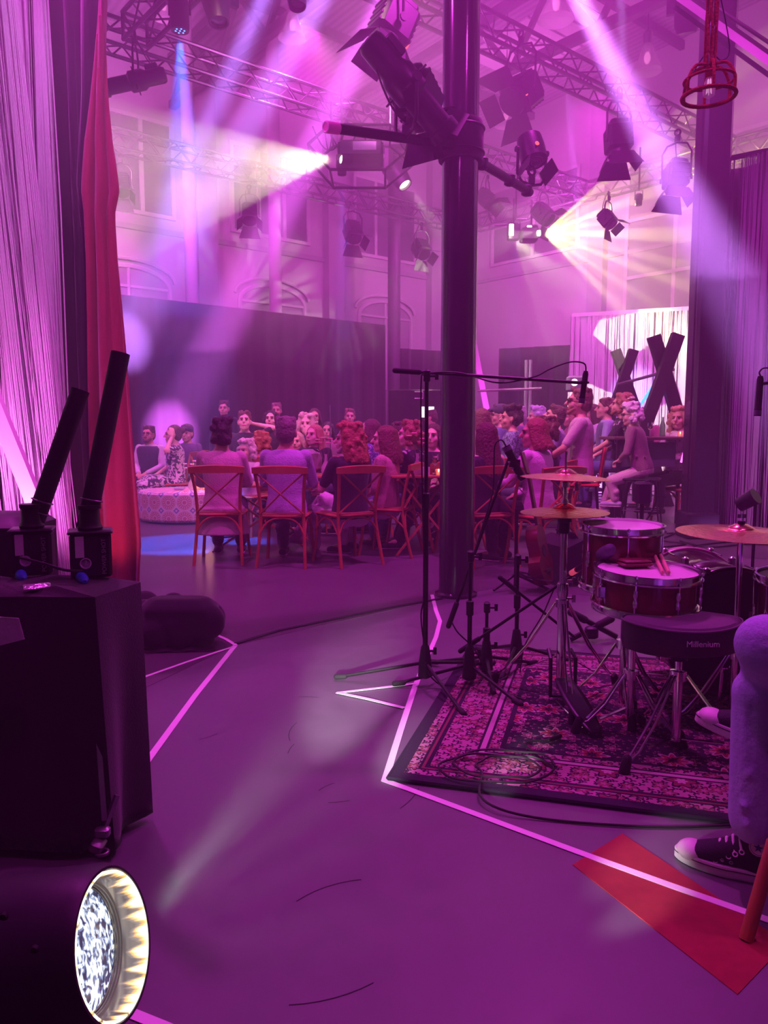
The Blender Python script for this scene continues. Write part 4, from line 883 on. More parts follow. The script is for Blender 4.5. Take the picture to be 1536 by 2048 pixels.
# pink-lit silver rail crossing the top right corner
ra, rb = at(1352, -10, 6.2), at(1560, 138, 5.6)
t = thing('ceiling_rail', 'silver rail with a black edge crossing the top right corner', 'rail', (ra + rb) / 2)
MB().bar(ra, rb, .09, .05).build('silver_profile', mat('silver_profile', (.7, .6, .7), .3, .3), t, True, smooth=False)
MB().bar(ra + Vector((0, 0, .05)), rb + Vector((0, 0, .05)), .02, .03).build('black_edge', K_MET, t, True, smooth=False)
MB().bar(ra + Vector((0, 0, -.09)), rb + Vector((0, 0, -.09)), .025, .03).build('lower_edge', K_MET, t, True, smooth=False)
MB().tube([ra + Vector((0, 0, .1)), rb + Vector((0, 0, .12))], .014, 6).build('cable_run', CABLE, t, True)
# red macrame cage lamp
rc = at(1418, 178, 3.4); REDW = mat('red_cord', (.45, .02, .03), .8, bump=.6, bs=90)
t = thing('red_cage_lamp', 'red corded cage lamp hanging in front of the square column', 'pendant lamp', rc)
MB().torus(rc + Z * -.03, .105, .009, None, 32, 8).build('cage_ring', REDW, t, True)
MB().torus(rc + Z * .035, .1, .006, None, 32, 8).build('cage_ring', REDW, t, True)
for k in range(6):
    a = k * PI / 3 + .3; c_, s_2 = math.cos(a), math.sin(a)
    MB().tube(spline([rc + Vector((.015 * c_, .015 * s_2, .095)), rc + Vector((.07 * c_, .07 * s_2, .085)), rc + Vector((.103 * c_, .103 * s_2, .03)), rc + Vector((.105 * c_, .105 * s_2, -.03))], 5), .0065, 7).build('cage_rib', REDW, t, True)
g = MB(); rnd = random.Random(2)
for k in range(7):
    a = k * 2 * PI / 7; r0 = .022
    g.tube([rc + Vector((r0 * math.cos(a + .4 * math.sin(i)), r0 * math.sin(a + .4 * math.sin(i)) * .6, .09 + i * .06)) for i in range(22)], .006, 5)
g.build('knotted_cords', REDW, t, True)
MB().lathe([(.012, .09), (.018, .085), (.018, .05), (.014, .045)], 14, Matrix.Translation(rc)).build('bulb_holder', REDW, t, True)
MB().lathe([(.012, .048), (.02, .025), (.026, .0), (.022, -.028), (.0001, -.04)], 18, Matrix.Translation(rc)).build('bulb', mat('clear_bulb', (.9, .7, .85), .05, alpha=.45), t, True)
g = MB()
for k in range(5): a = k * 2 * PI / 5; g.tube([rc + Vector((.006 * math.cos(a), .006 * math.sin(a), .04)), rc + Vector((.011 * math.cos(a), .011 * math.sin(a), -.02))], .001, 4)
g.build('filament', mat('pale_filament', (.9, .8, .85), .4, em=(1, .6, .9), es=.8), t, True)
MB().tube(spline([rc + Vector((.05, .1, .5)), rc + Vector((.12, .1, .22)), rc + Vector((.08, .08, .15)), rc + Vector((.0, .03, .16)), rc + Vector((-.09, .0, .03))]), .0025, 6).build('flex_lead', CABLE, t, True)
# ------------------------------------------------------------------ drum kit
SHELL = mat('red_lacquer_shell', (.2, .022, .018), .16, var=.3, vs=9, spec=.7)
SKIN = mat('coated_drum_skin', (.82, .76, .8), .45)
CYM = mat('hammered_bronze', (.8, .42, .22), .26, 1., bump=.25, bs=55)
BELL = mat('bronze_bell', (.85, .4, .3), .18, 1.)
def lug(g, c, o, h):      # chrome tension lug on a shell
    m = Matrix.Translation(c); a = math.atan2(o.y, o.x)
    g.lathe([(.001, -.038), (.008, -.032), (.010, -.012), (.006, 0), (.010, .012), (.008, .032), (.001, .038)], 10, m @ Matrix.Rotation(a, 4, 'Z') @ Matrix.Translation((.008, 0, 0)))
def drum(name, label, c, r, h, nl=8, tilt=(0, 0, 0), shell=SHELL, bottom=True):
    c = Vector(c); t = thing(name, label, 'drum', c, rot=tilt)
    MB().lathe([(r - .006, -h), (r, -h + .002), (r, -.002), (r - .006, 0)], 48, caps=False).build('shell', shell, t)
    MB().lathe([(.0001, .012), (r * .6, .0118), (r - .004, .011), (r + .003, .004)], 48, caps=False).build('drum_head', SKIN, t)
    for z, nm in ((0.004, 'rim_hoop'), (-h - .004, 'rim_hoop')):
        g = MB(); s = 1 if z > 0 else -1
        g.lathe([(r + .004, -.014), (r + .016, -.016), (r + .018, -.010), (r + .0075, -.008), (r + .0075, .012), (r + .014, .014), (r + .014, .017), (r + .004, .017), (r + .004, -.014)], 48, Matrix.Translation((0, 0, z)) @ (Matrix.Identity(4) if s > 0 else Matrix.Rotation(PI, 4, 'X')), caps=False); g.build(nm, CHROME, t)
    for k in range(nl):
        a = 2 * PI * (k + .35) / nl; o = Vector((math.cos(a), math.sin(a), 0)); g = MB(); lug(g, o * r + Vector((0, 0, -h / 2)), o, h)
        g.build('lug', CHROME, t); g = MB()
        g.tube([o * (r + .012) + Vector((0, 0, .002)), o * (r + .012) + Vector((0, 0, -h - .002))], .0032, 6); g.cbox(o * (r + .013) + Vector((0, 0, .018)), (.011, .011, .014), .003); g.build('tension_rod', CHROME, t)
    return t
def tripod(t, foot, ztop, spread, legs=3, a0=0., r=.012, m=CHROME, double=True, zc=.0, footz=.0):
    """legs from a collar on the column down to rubber feet, with braces"""
    f = Vector(foot)
    for k in range(legs):
        a = a0 + 2 * PI * k / legs; o = Vector((math.cos(a), math.sin(a), 0)); e = f + o * spread + Z * .015; sd = Vector((-o.y, o.x, 0)) * .011
        mid = f + o * spread * .48 + Z * (ztop * .52)
        if double:
            g = MB()
            for s in (-1, 1): g.tube([f + o * .03 + Z * ztop + sd * s * .6, mid + sd * s, mid.lerp(e, .6) + sd * s, e + sd * s * .3 + Z * .03], .0052, 7)
            g.build('leg', m, t, True)
        else: MB().tube([f + o * .02 + Z * ztop, e + Z * .01], r, 8).build('leg', m, t, True)
        MB().cap(e + Z * .045 - o * .015, e - Z * .002, .017 if double else .014, .020 if double else .018, 10).build('rubber_foot', K_RUB, t, True)
        g = MB(); g.bar(f + o * .02 + Z * zc, f.lerp(e, .55) + Z * (ztop * .22), .014, .004); g.build('brace', m, t, True)
    MB().lathe([(.02, -.02), (.03, -.018), (.03, .018), (.02, .02)], 14, Matrix.Translation(f + Z * ztop)).build('collar', m if double else K_PLA, t, True)
def cymbal(label, c, r, tilt=(0, 0, 0), flip=False):
    t = thing('cymbal', label, 'cymbal', c, rot=tilt); s = -1 if flip else 1
    pr = [(.008, .030), (.02, .029), (.045, .016), (.052, .010), (r * .5, .004), (r * .8, -.003), (r, -.010), (r, -.0115), (r * .8, -.0045), (r * .5, .0025), (.052, .0085), (.045, .0145), (.02, .0275), (.008, .0285)]
    MB().lathe([(a, s * b) for a, b in pr][::s], 64, caps=False).build('bow', CYM, t)
    MB().lathe([(.0085, s * .0308), (.02, s * .0298), (.045, s * .0168), (.05, s * .0125)], 40, caps=False).build('bell', BELL, t); return t
def stand_tube(t, a, b, r, m=CHROME, name='tube', seg=16): return MB().tube([a, b], r, seg).build(name, m, t, True)
def wing(t, c, m=CHROME, d=(1, 0, 0)):
    g = MB(); x = xf(c, d); g.lathe([(.006, 0), (.006, .025), (.001, .028)], 8, x); g.box((0, 0, .03), (.034, .005, .016), m=x); g.build('wing_nut', m, t, True)
# hi-hat
hf = fl(1120, 1398); hY = hf.y
def zof(py, Y): return at(768, py, Y).z
zb_, zt_ = zof(1020, hY), zof(951, hY)
t = thing('hi_hat_stand', 'chrome hi-hat stand with double-braced legs on the rug', 'cymbal stand', (hf.x, hf.y, 0))
stand_tube(t, hf + Z * .05, hf + Z * .50, .021); stand_tube(t, hf + Z * .48, hf + Z * (zb_ - .10), .0155); stand_tube(t, hf + Z * .4, hf + Z * zof(902, hY), .0052, name='pull_rod', seg=8)
MB().lathe([(.016, -.03), (.024, -.028), (.026, 0), (.024, .028), (.016, .03)], 16, Matrix.Translation(hf + Z * .50)).build('height_collar', CHROME, t, True)
MB().lathe([(.014, -.1), (.024, -.095), (.024, -.05), (.03, -.045), (.032, -.02), (.02, -.012), (.01, .0)], 16, Matrix.Translation(hf + Z * (zb_ - .005))).build('cymbal_seat', K_PLA, t, True)
MB().lathe([(.012, -.005), (.015, .02), (.009, .03), (.009, .075), (.018, .08), (.018, .1), (.007, .105)], 14, Matrix.Translation(hf + Z * (zt_ - .13))).build('clutch', CHROME, t, True)
for z in (.46, .54, zt_ - .05): wing(t, hf + Z * z + Vector((.02, 0, 0)))
tripod(t, hf, .44, .33, 3, 2.55, zc=.2)
MB().tube([hf + Vector((-.05, .03, .22)), hf + Vector((-.055, -.04, .2)), hf + Vector((-.055, -.05, .03)), hf + Vector((.055, -.05, .03)), hf + Vector((.055, -.04, .2)), hf + Vector((.05, .03, .22))], .009, 8).build('pedal_frame', K_MET, t, True)
pe = fl(1192, 1468, .03); pd = fl(1125, 1350, .16)
pdir = (pe - Vector((pd.x, pd.y, .16)))
m_ = MB(); ax = Vector((pd.x, pd.y, .14)); dd = pe - ax; sdv = dd.cross(Z).normalized()
def ped(u, v):
    w_ = (.022 + .026 * math.sin(PI * min(1, .12 + u * .9)) ** .7); return ax + dd * u + sdv * (v - .5) * 2 * w_
m_.grid(ped, 12, 4); fp = m_.build('foot_board', mat('dark_cast_pedal', (.05, .04, .055), .35, .6), t, True, solid=.009)
g = MB()
for k in range(7): g.bar(ped(.2 + k * .1, .2) + Z * .006, ped(.2 + k * .1, .8) + Z * .006, .006, .004)
g.tube([ped(.2, .5) + Z * .006, ped(.35, .2) + Z * .006, ped(.5, .5) + Z * .006, ped(.35, .8) + Z * .006, ped(.2, .5) + Z * .006], .003, 5)
g.build('tread', mat('grey_tread', (.2, .17, .2), .5, .5), t, True)
MB().tube([fl(1110, 1400, .02), fl(1165, 1457, .02)], .004, 6).build('base_rod', CHROME, t, True)
cymbal('lower hi-hat cymbal, bell up, at the middle of the chrome stand', hf + Z * zb_, .192, (.02, -.015, 0), False)
cymbal('upper hi-hat cymbal on the rod at the top of the chrome stand', hf + Z * zt_, .195, (.01, .03, 0))
# rack tom, snare, floor tom, bass
tc_ = at(1245, 1057, 3.2)
drum('rack_tom', 'deeper tall drum behind the snare with a glowing pink head', tc_, .158, .235, 6, (.03, .0, 0))
t = thing('tom_stand', 'chrome stand under the tall drum behind the snare', 'drum stand', (tc_.x + .02, tc_.y, 0)); f = Vector((tc_.x + .02, tc_.y, 0))
stand_tube(t, f + Z * .04, f + Z * (tc_.z - .26), .014); tripod(t, f, .3, .24, 3, .4, zc=.12)
MB().torus(f + Z * (tc_.z - .262), .10, .006, None, 24, 6).build('basket', CHROME, t, True)
sc_ = at(1294, 1146, 2.93)
drum('snare_drum', 'red-brown lacquered snare drum with chrome rims and a white head', sc_, .188, .125, 8, (.035, .02, 0))
t = thing('snare_stand', 'chrome stand holding the snare drum', 'drum stand', (sc_.x - .03, sc_.y + .05, 0)); f = Vector((sc_.x - .03, sc_.y + .05, 0))
stand_tube(t, f + Z * .05, f + Z * (sc_.z - .2), .014)
for k in range(3):
    a = 2.2 + k * 2.094; o = Vector((math.cos(a), math.sin(a), 0)); MB().tube([f + Z * (sc_.z - .21), f + o * .17 + Z * (sc_.z - .165), f + o * .2 + Z * (sc_.z - .135)], .006, 7).build('basket_arm', CHROME, t, True)
tripod(t, f, .24, .23, 3, 3.3, zc=.1)
g = MB(); q = sc_ + Vector((-.19, -.06, -.06)); g.cbox(q, (.03, .03, .05), .006); g.tube([q + Z * .03, q - Z * .06 + Vector((.02, 0, 0))], .006, 6); o_ = g.build('strainer', CHROME, t, True)
# wallet and sticks on the snare
wl = sc_ + Vector((-.035, .045, .022)); LEA = mat('dark_red_leather', (.16, .025, .03), .5, bump=.2, bs=90)
t = thing('stick_pouch', 'folded dark leather pouch lying on the snare head', 'pouch', wl, .15); MB().cbox((0, 0, .006), (.118, .075, .012), .004).build('lower_flap', LEA, t); MB().cbox((.003, .003, .018), (.112, .07, .011), .004, rot=(.03, .02, .05)).build('upper_flap', LEA, t)
STK = mat('pale_drumstick_wood', (.75, .42, .3), .5)
for k, (dx, lb) in enumerate(((0, 'left'), (.022, 'right'))):
    a = sc_ + Vector((.025 + dx, -.10, .02)); b = a + Vector((.082 - dx * .2, .36 - .03 * k, .03)); d = b - a
    t = tag(MB().lathe([(.001, 0), (.0065, .004), (.0072, .03), (.0072, d.length * .75), (.004, d.length * .93), (.0055, d.length * .96), (.0055, d.length * .985), (.001, d.length)], 10, xf(a, d)).build('drumstick', STK), '%s one of two drumsticks lying across the snare rim' % lb, 'drumstick', 'drumsticks on the snare')
t3 = at(1604, 1158, 2.95)
drum('floor_tom', 'drum cut by the right edge of the photo beside the bass drum', t3, .155, .3, 8, (.03, -.03, 0))
t = thing('drum_stand', 'chrome three-legged stand of the drum at the right edge', 'drum stand', (t3.x, t3.y, 0))
for k in range(3): a = .5 + k * 2.094; o = Vector((math.cos(a), math.sin(a), 0)); MB().tube([Vector((t3.x, t3.y, t3.z - .15)) + o * .176, Vector((t3.x, t3.y, .02)) + o * .178], .006, 7).build('leg', CHROME, t, True)
bc = at(1452, 1290, 3.28); bc.z = .335
bt = thing('bass_drum', 'large dark bass drum with pale hoops, seen over the stool', 'drum', (bc.x, bc.y, 0)); RB = .272
mm = xf(bc, (-.02, 1, .03)); BLKSH = mat('dark_bass_shell', (.05, .02, .03), .15, spec=.8)
MB().lathe([(RB, 0), (RB, .44)], 64, mm, caps=False).build('shell', BLKSH, bt, True, solid=.008)
MB().lathe([(.0001, -.004), (RB, -.002)], 64, mm).build('batter_head', mat('black_drum_head', (.03, .022, .035), .3), bt, True)
MB().lathe([(.0001, .445), (RB, .443)], 64, mm).build('front_head', mat('black_drum_head', (.03, .022, .035), .3), bt, True)
HOOP = mat('lilac_wood_hoop', (.42, .2, .3), .22, spec=.8)
for z0 in (-.035, .425): MB().lathe([(RB + .004, z0), (RB + .016, z0), (RB + .018, z0 + .003), (RB + .018, z0 + .042), (RB + .016, z0 + .045), (RB + .004, z0 + .045), (RB + .004, z0)], 64, mm, caps=False).build('wood_hoop', HOOP if z0 > 0 else BLKSH, bt, True)
for k in range(8):
    a = 2 * PI * (k + .5) / 8; o = Vector((math.cos(a), math.sin(a), 0))
    for z in (-.02, .45): g = MB(); g.cbox(mm @ (o * (RB + .022) + Z * z), (.028, .03, .028), .006); g.tube([mm @ (o * (RB + .02) + Z * z), mm @ (o * (RB + .02) + Z * (z + (.12 if z < 0 else -.12)))], .004, 6); g.build('claw_hook', CHROME, bt, True)
g = MB(); 
for k in range(8): a = 2 * PI * (k + .5) / 8; o = Vector((math.cos(a), math.sin(a), 0)); g = MB(); g.cbox(mm @ (o * (RB + .012) + Z * .215), (.03, .03, .05), .008); g.build('lug', CHROME, bt, True)
MB().lathe([(.0001, 0), (.05, 0), (.05, .002), (.0001, .002)], 24, mm @ Matrix.Translation((0, 0, -.008))).build('beater_patch', mat('worn_grey_patch', (.16, .1, .16), .5), bt, True)
MB().box(mm @ Vector((.0, .274, .22)), (.12, .05, .003)).build('badge', mat('silver_badge', (.6, .55, .6), .3, .8), bt, True)
# bass pedal
pf = Vector((bc.x - .02, bc.y - .16, 0)); t = thing('bass_pedal', 'chrome bass drum pedal between the stool and the bass drum', 'drum pedal', pf)
for s in (-1, 1): MB().tube([pf + Vector((s * .05, .05, .015)), pf + Vector((s * .04, .05, .2))], .007, 8).build('upright', CHROME, t, True)
MB().tube([pf + Vector((-.07, .05, .2)), pf + Vector((.08, .05, .2))], .006, 8).build('axle', CHROME, t, True)
MB().tube([pf + Vector((0, .05, .2)), pf + Vector((0, -.01, .33))], .004, 6).build('beater_shaft', CHROME, t, True); MB().cap(pf + Vector((0, -.03, .34)), pf + Vector((0, .02, .34)), .025, .028).build('beater', mat('felt', (.5, .45, .48), .9), t, True)
MB().bar(pf + Vector((0, .03, .08)), pf + Vector((.0, -.26, .025)), .08, .012).build('foot_board', MATS['dark_cast_pedal'], t, True); MB().box(pf + Vector((0, -.08, .018)), (.1, .3, .006)).build('base_plate', K_MET, t, True)
# crash cymbal right
cc = at(1482, 1062, 3.05); cymbal('large crash cymbal at the right edge above the bass drum', cc, .245, (.03, .015, 0))
fx = fl(1500, 1300); f = Vector((cc.x + .02, cc.y + .05, 0)); t = thing('cymbal_stand', 'chrome stand carrying the large cymbal at the right edge', 'cymbal stand', f)
stand_tube(t, Vector((cc.x, cc.y, .04)), cc - Z * .02, .012); stand_tube(t, cc - Z * .02, cc + Z * .07, .0045, name='top_rod', seg=8); wing(t, cc + Z * .03, d=(0, 0, 1)); tripod(t, Vector((cc.x, cc.y, 0)), .3, .26, 3, 1.2, zc=.12)
MB().lathe([(.0045, .03), (.015, .031), (.015, .04), (.0045, .041)], 12, Matrix.Translation(cc)).build('felt_washer', K_CLO, t, True)
# throne
tf = fl(1350, 1512); TY = tf.y; zs = zof(1262, TY - .16) ; t = thing('drum_stool', 'black saddle-shaped drum stool on chrome legs with white lettering', 'stool', (tf.x, tf.y, 0), 0)
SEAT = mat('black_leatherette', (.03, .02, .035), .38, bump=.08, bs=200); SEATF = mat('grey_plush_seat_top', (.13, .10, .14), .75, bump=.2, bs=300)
def sad(a):      # saddle outline: wide front arc (to the camera), nose at the back
    c, s = math.cos(a), math.sin(a); x = .215 * c * (1 if s < 0 else (1 - .55 * s ** 1.6)); y = .15 * s if s < 0 else .23 * s ** 1.35 * 1.0
    return x, y
def seatpt(a, k, z):
    x, y = sad(a); nose = max(0, math.sin(a)) ** 2
    return Vector((x * k, y * k, z))
SZ = zs; prof = [(.86, -.105), (.97, -.098), (1.0, -.07), (1.0, -.02), (.985, -.006)]; prof2 = [(.985, -.006), (.93, .006), (.75, .014), (.45, .015), (.2, .016), (.0, .016)]
def seatmesh(pr):
    g = MB(); n = 56
    def fn(u, v):
        i = min(int(v * (len(pr) - 1) + 1e-9), len(pr) - 2); tt = v * (len(pr) - 1) - i; k = pr[i][0] + (pr[i + 1][0] - pr[i][0]) * tt; z = pr[i][1] + (pr[i + 1][1] - pr[i][1]) * tt
        q = seatpt(2 * PI * u, k, z); bump = .035 * math.exp(-((q.x) / .05) ** 2) * max(0, min(1, (q.y + .02) / .16)) - .004
        side = .012 * (abs(q.x) / .2) ** 2
        if z > -.03: q.z += bump + side
        return q + Vector((0, 0, SZ))
    return g.grid(fn, n, (len(pr) - 1) * 2)
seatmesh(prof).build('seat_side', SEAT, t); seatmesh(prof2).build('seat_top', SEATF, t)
g = MB(); g.prism([(x * .86, y * .86) for x, y in (sad(2 * PI * k / 40) for k in range(40))], SZ - .107, SZ - .1); g.build('seat_base', K_PLA, t)
g = MB(); g.tube([seatpt(2 * PI * u / 48, 1.004, -.008) + Vector((0, 0, SZ + .012 * (abs(sad(2 * PI * u / 48)[0]) / .2) ** 2 + .035 * math.exp(-(sad(2 * PI * u / 48)[0] / .05) ** 2) * max(0, min(1, (sad(2 * PI * u / 48)[1] + .02) / .16)))) for u in range(49)], .0035, 6); g.build('piping', mat('grey_piping', (.16, .1, .17), .5), t)
text('Millenium', 'lettering', mat('white_lettering', (.85, .8, .85), .5), t, (.022, -.1515, SZ - .05), (R(90), 0, 0), .03, .0015)
g = MB(); g.cbox((-.19, -.06, SZ - .02), (.03, .003, .03), .001, rot=(0, 0, -.9)); g.build('pink_tag', mat('pink_fabric_tag', (.8, .2, .45), .6), t)
MB().tube([(0, 0, SZ - .1), (0, 0, SZ - .15)], .03, 14).build('seat_clamp', K_MET, t); wing(t, Vector((tf.x - .03, tf.y, SZ - .14)), d=(-1, 0, 0))
MB().tube([(0, 0, SZ - .14), (0, 0, .28)], .0125, 14).build('upper_tube', CHROME, t); MB().tube([(0, 0, .33), (0, 0, .06)], .0165, 14).build('lower_tube', CHROME, t)
tripod(t, tf, .31, .30, 3, PI * 1.5 - .95, zc=.07)
# ------------------------------------------------------------------ microphone stands
MIC = mat('mic_black', (.02, .016, .024), .45, .3); MESH = mat('mic_grille', (.22, .16, .3), .4, .6)
def micstand(label, foot, h, spread, a0, boom=None, r=.011, base_h=.13):
    f = Vector((foot.x, foot.y, 0)); t = thing('microphone_stand', label, 'microphone stand', f)
    MB().lathe([(.018, base_h - .1), (.034, base_h - .09), (.03, base_h - .02), (.02, base_h + .05), (.014, base_h + .06)], 16, Matrix.Translation(f)).build('tripod_hub', K_PLA, t, True)
    for k in range(3):
        a = a0 + 2 * PI * k / 3; o = Vector((math.cos(a), math.sin(a), 0)); e = f + o * spread + Z * .018
        MB().tube([f + o * .02 + Z * (base_h - .03), e], .0085, 8).build('leg', K_MET, t, True); MB().cap(e - o * .03 + Z * .004, e + o * .012, .0125, .014, 10).build('rubber_foot', K_RUB, t, True)
    MB().tube([f + Z * (base_h - .08), f + Z * (h * .62)], r, 12).build('lower_tube', K_MET, t, True); MB().tube([f + Z * (h * .6), f + Z * h], r * .75, 12).build('upper_tube', K_MET, t, True)
    MB().lathe([(.01, -.04), (.017, -.035), (.018, .03), (.01, .035)], 14, Matrix.Translation(f + Z * h * .61)).build('height_clutch', K_PLA, t, True)
    wing(t, f + Vector((.016, 0, base_h + .03)), K_PLA)
    if boom:
        a, b, piv = boom; tp = f + Z * h
        MB().cbox(tp + Z * .0, (.03, .035, .06), .008).build('boom_joint', K_PLA, t, True); wing(t, tp + Vector((.015, 0, .0)), K_PLA); 
        MB().tube([a, b], .0075, 10).build('boom', K_MET, t, True); d = (b - a).normalized(); MB().cap(a, a + d * .11, .0125, .0125, 12).build('counter_grip', K_RUB, t, True)
    return t
def pencil(label, a, b, r=.012, cat='microphone'):
    t = thing('microphone', label, cat, a); d = (b - a); L = d.length; m = xf(a, d)
    MB().lathe([(.001, 0), (r * .7, 0), (r, .015), (r, L * .8), (r * 1.1, L * .82), (r * 1.1, L), (.001, L)], 16, m).build('body', MIC, t, True); MB().lathe([(r * 1.12, L * .86), (r * 1.12, L * .98)], 16, m).build('grille', MESH, t, True); return t
# tall boom stand
m1 = fl(850, 1372); Y1 = m1.y
bA, bB = at(790, 741, Y1 + .02), at(1168, 766, Y1 + .0)
hp = at(850, 752, Y1).z
micstand('tall microphone stand at the centre with its long boom reaching right', m1, hp, .42, 2.95, (bA, bB, 0), r=.0125, base_h=.14)
mt, mb_ = at(1172, 742, Y1), at(1163, 806, Y1)
t = pencil('slim black microphone hanging upright from the end of the long boom', mt, mb_, .013)
MB().torus((0, 0, 0), .017, .005, xf(mt.lerp(mb_, .35), mb_ - mt), 16, 6).build('holder', K_RUB, t, True)
tag(MB().tube(spline([mt + Vector((0, 0, 0)), at(1168, 727, Y1), at(1140, 724, Y1), at(1100, 738, Y1), at(1070, 753, Y1 - .015), at(1020, 764, Y1 + .012), at(985, 764, Y1 - .012), at(930, 748, Y1 + .01), at(890, 744, Y1 - .01), at(852, 750, Y1 - .012), at(842, 775, Y1 - .012), at(845, 1000, Y1 - .013), at(848, 1100, Y1 - .02), at(852, 1180, Y1 - .0), at(842, 1230, Y1 - .012), at(850, 1300, Y1 - .01), at(856, 1345, Y1 - .05), fl(900, 1375, .006), fl(1000, 1360, .02), fl(1040, 1330, .02)], 6), .0035, 6).build('microphone_cable', CABLE), 'black cable wound along the tall stand and its long boom', 'cable')
# second stand
m2 = fl(938, 1372); Y2 = m2.y - .02
b0, b1 = at(897, 1252, Y2 + .02), at(1022, 905, Y2 + .12); jt = at(936, 1205, Y2); 
t = micstand('microphone stand whose boom slants up to the clipped microphone', m2, .62, .34, 1.1, (b0, b1, 0), base_h=.13)
ma, mb2 = at(1012, 893, Y2 + .13), at(1046, 960, Y2 + .1)
t = pencil('thick black microphone clipped to the slanting boom beside the hi-hat', mb2, ma, .019)
g = MB(); g.box(mb2.lerp(ma, .5), (.05, .03, .035)); g.build('shock_clip', K_PLA, t, True)
for k in range(3): MB().ell(mb2.lerp(ma, .2 + .2 * k) + Vector((-.02, -.02, -.01)), .007, seg=8, rings=6).build('clip_screw', CHROME, t, True)
tag(MB().tube(spline([ma, at(1003, 880, Y2 + .12), at(990, 890, Y2 + .1), at(988, 930, Y2 + .1), at(985, 985, Y2 + .09), at(960, 1070, Y2 + .06), at(935, 1150, Y2 + .04), at(905, 1225, Y2 + .03), at(912, 1260, Y2), at(950, 1300, Y2), fl(990, 1370, .02), fl(1050, 1400, .022)], 6), .0035, 6).build('microphone_cable', CABLE), 'black cable following the slanting boom to the clipped microphone', 'cable')
# third, low stand with boom toward the snare
m3 = fl(972, 1350); Y3 = m3.y
t = micstand('low microphone stand with its boom rising to the snare microphone', m3, .34, .3, .5, (at(921, 1302, Y3 - .02), at(1150, 1148, Y3 - .12), 0), base_h=.12)
s0, s1 = at(1140, 1148, Y3 - .1), at(1222, 1098, 3.0)
t = thing('microphone', 'purple-grey dynamic microphone aimed over the snare drum', 'microphone', s0); d = s1 - s0; L = d.length; m = xf(s0, d)
MB().lathe([(.001, -.04), (.01, -.04), (.013, 0), (.013, L * .45), (.02, L * .6), (.022, L * .75)], 18, m).build('body', MIC, t, True)
MB().lathe([(.022, L * .75), (.026, L * .78), (.027, L * .9), (.023, L * .99), (.0001, L)], 20, m).build('grille', MESH, t, True)
MB().lathe([(.0136, L * .05), (.0136, L * .2)], 16, m).build('red_band', mat('red_band', (.8, .08, .15), .5, em=(1, .1, .2), es=.3), t, True)
MB().tube(spline([s0 - d * .15, at(1110, 1175, Y3 - .1), at(1085, 1230, Y3), at(1050, 1290, Y3), fl(1040, 1345, .02)]), .0035, 6).build('lead', CABLE, t, True)
m4 = fl(1032, 1330)
micstand('short microphone stand standing between the guitar and the hi-hat', m4, .55, .28, 2.2, (at(1000, 1155, m4.y), at(1150, 1275, m4.y), 0), base_h=.13)
q0_, q1_ = at(1521, 752, 3.3), at(1515, 832, 3.3)
t = pencil('black microphone hanging at the very right edge beside the string curtain', q0_, q1_, .014)
MB().tube(spline([q0_, at(1519, 744, 3.3), at(1530, 736, 3.3), at(1560, 742, 3.3), at(1640, 770, 3.3)]), .0035, 6).build('lead', CABLE, t, True)
f_ = Vector((at(1640, 1000, 3.3).x + .25, 3.3, 0))
micstand('boom stand just outside the right edge holding the hanging microphone', f_, at(1600, 760, 3.3).z, .4, .4, (f_ + Vector((.25, 0, 1.5)), q0_.lerp(q1_, .2), 0), base_h=.14)
# folded black X stand on the bare floor
t = thing('keyboard_stand', 'folded black cross-legged stand with foam ends at the rug edge', 'stand', fl(1185, 1290))
for a, b, y in (((1222, 1238), (1140, 1302), 4.3), ((1142, 1225), (1232, 1310), 4.36)):
    p, q = at(*a, y), at(*b, y); q.z = max(q.z, .015); MB().tube([p, q], .016, 8).build('leg', K_MET, t, True); MB().cap(p, p.lerp(q, .3), .022, .022, 10).build('foam_grip', K_RUB, t, True)
MB().cbox(at(1183, 1265, 4.3), (.07, .05, .07), .01).build('centre_joint', K_PLA, t, True)
# guitar on its stand, floor monitor
g0 = fl(1090, 1182); GY = g0.y; t = thing('guitar', 'red-brown hollow guitar leaning edge-on in its stand', 'guitar', (g0.x, GY, 0))
GW = mat('red_brown_guitar_wood', (.13, .025, .02), .22, var=.3, vs=8); out = []
for k in range(40):
    a = 2 * PI * k / 40; s, c = math.sin(a), math.cos(a); w_ = .175 if s < 0 else .135; w_ *= 1 - .28 * math.exp(-((s - .15) / .28) ** 2); out.append((w_ * c, .23 * s))
gm = Matrix.Translation(at(1078, 1110, GY)) @ Matrix.Rotation(R(62), 4, 'Z') @ Matrix.Rotation(R(90 - 12), 4, 'X')
MB().prism(out, -.045, .045, gm).build('body', GW, t, True)
MB().bar(gm @ Vector((0, .2, .03)), gm @ Vector((0, .62, .035)), .045, .02, gm.to_3x3() @ Vector((0, 0, 1))).build('neck', mat('dark_neck_wood', (.12, .04, .03), .4), t, True)
MB().bar(gm @ Vector((0, .62, .03)), gm @ Vector((0, .78, .015)), .07, .015, gm.to_3x3() @ Vector((0, 0, 1))).build('headstock', MATS['dark_neck_wood'], t, True)
MB().lathe([(.0001, 0), (.045, 0), (.045, .002), (.0001, .002)], 20, gm @ Matrix.Translation((0, .03, .046))).build('sound_hole', K_RUB, t, True); MB().box((0, -.12, .052), (.12, .02, .012), m=gm).build('bridge', K_PLA, t, True)
t = thing('guitar_stand', 'black stand holding the red-brown guitar', 'stand', (g0.x - .05, GY, 0)); b = at(1035, 1070, GY)
MB().tube([Vector((b.x, GY + .05, .03)), Vector((b.x, GY + .05, .62))], .014, 8).build('upright', K_MET, t, True)
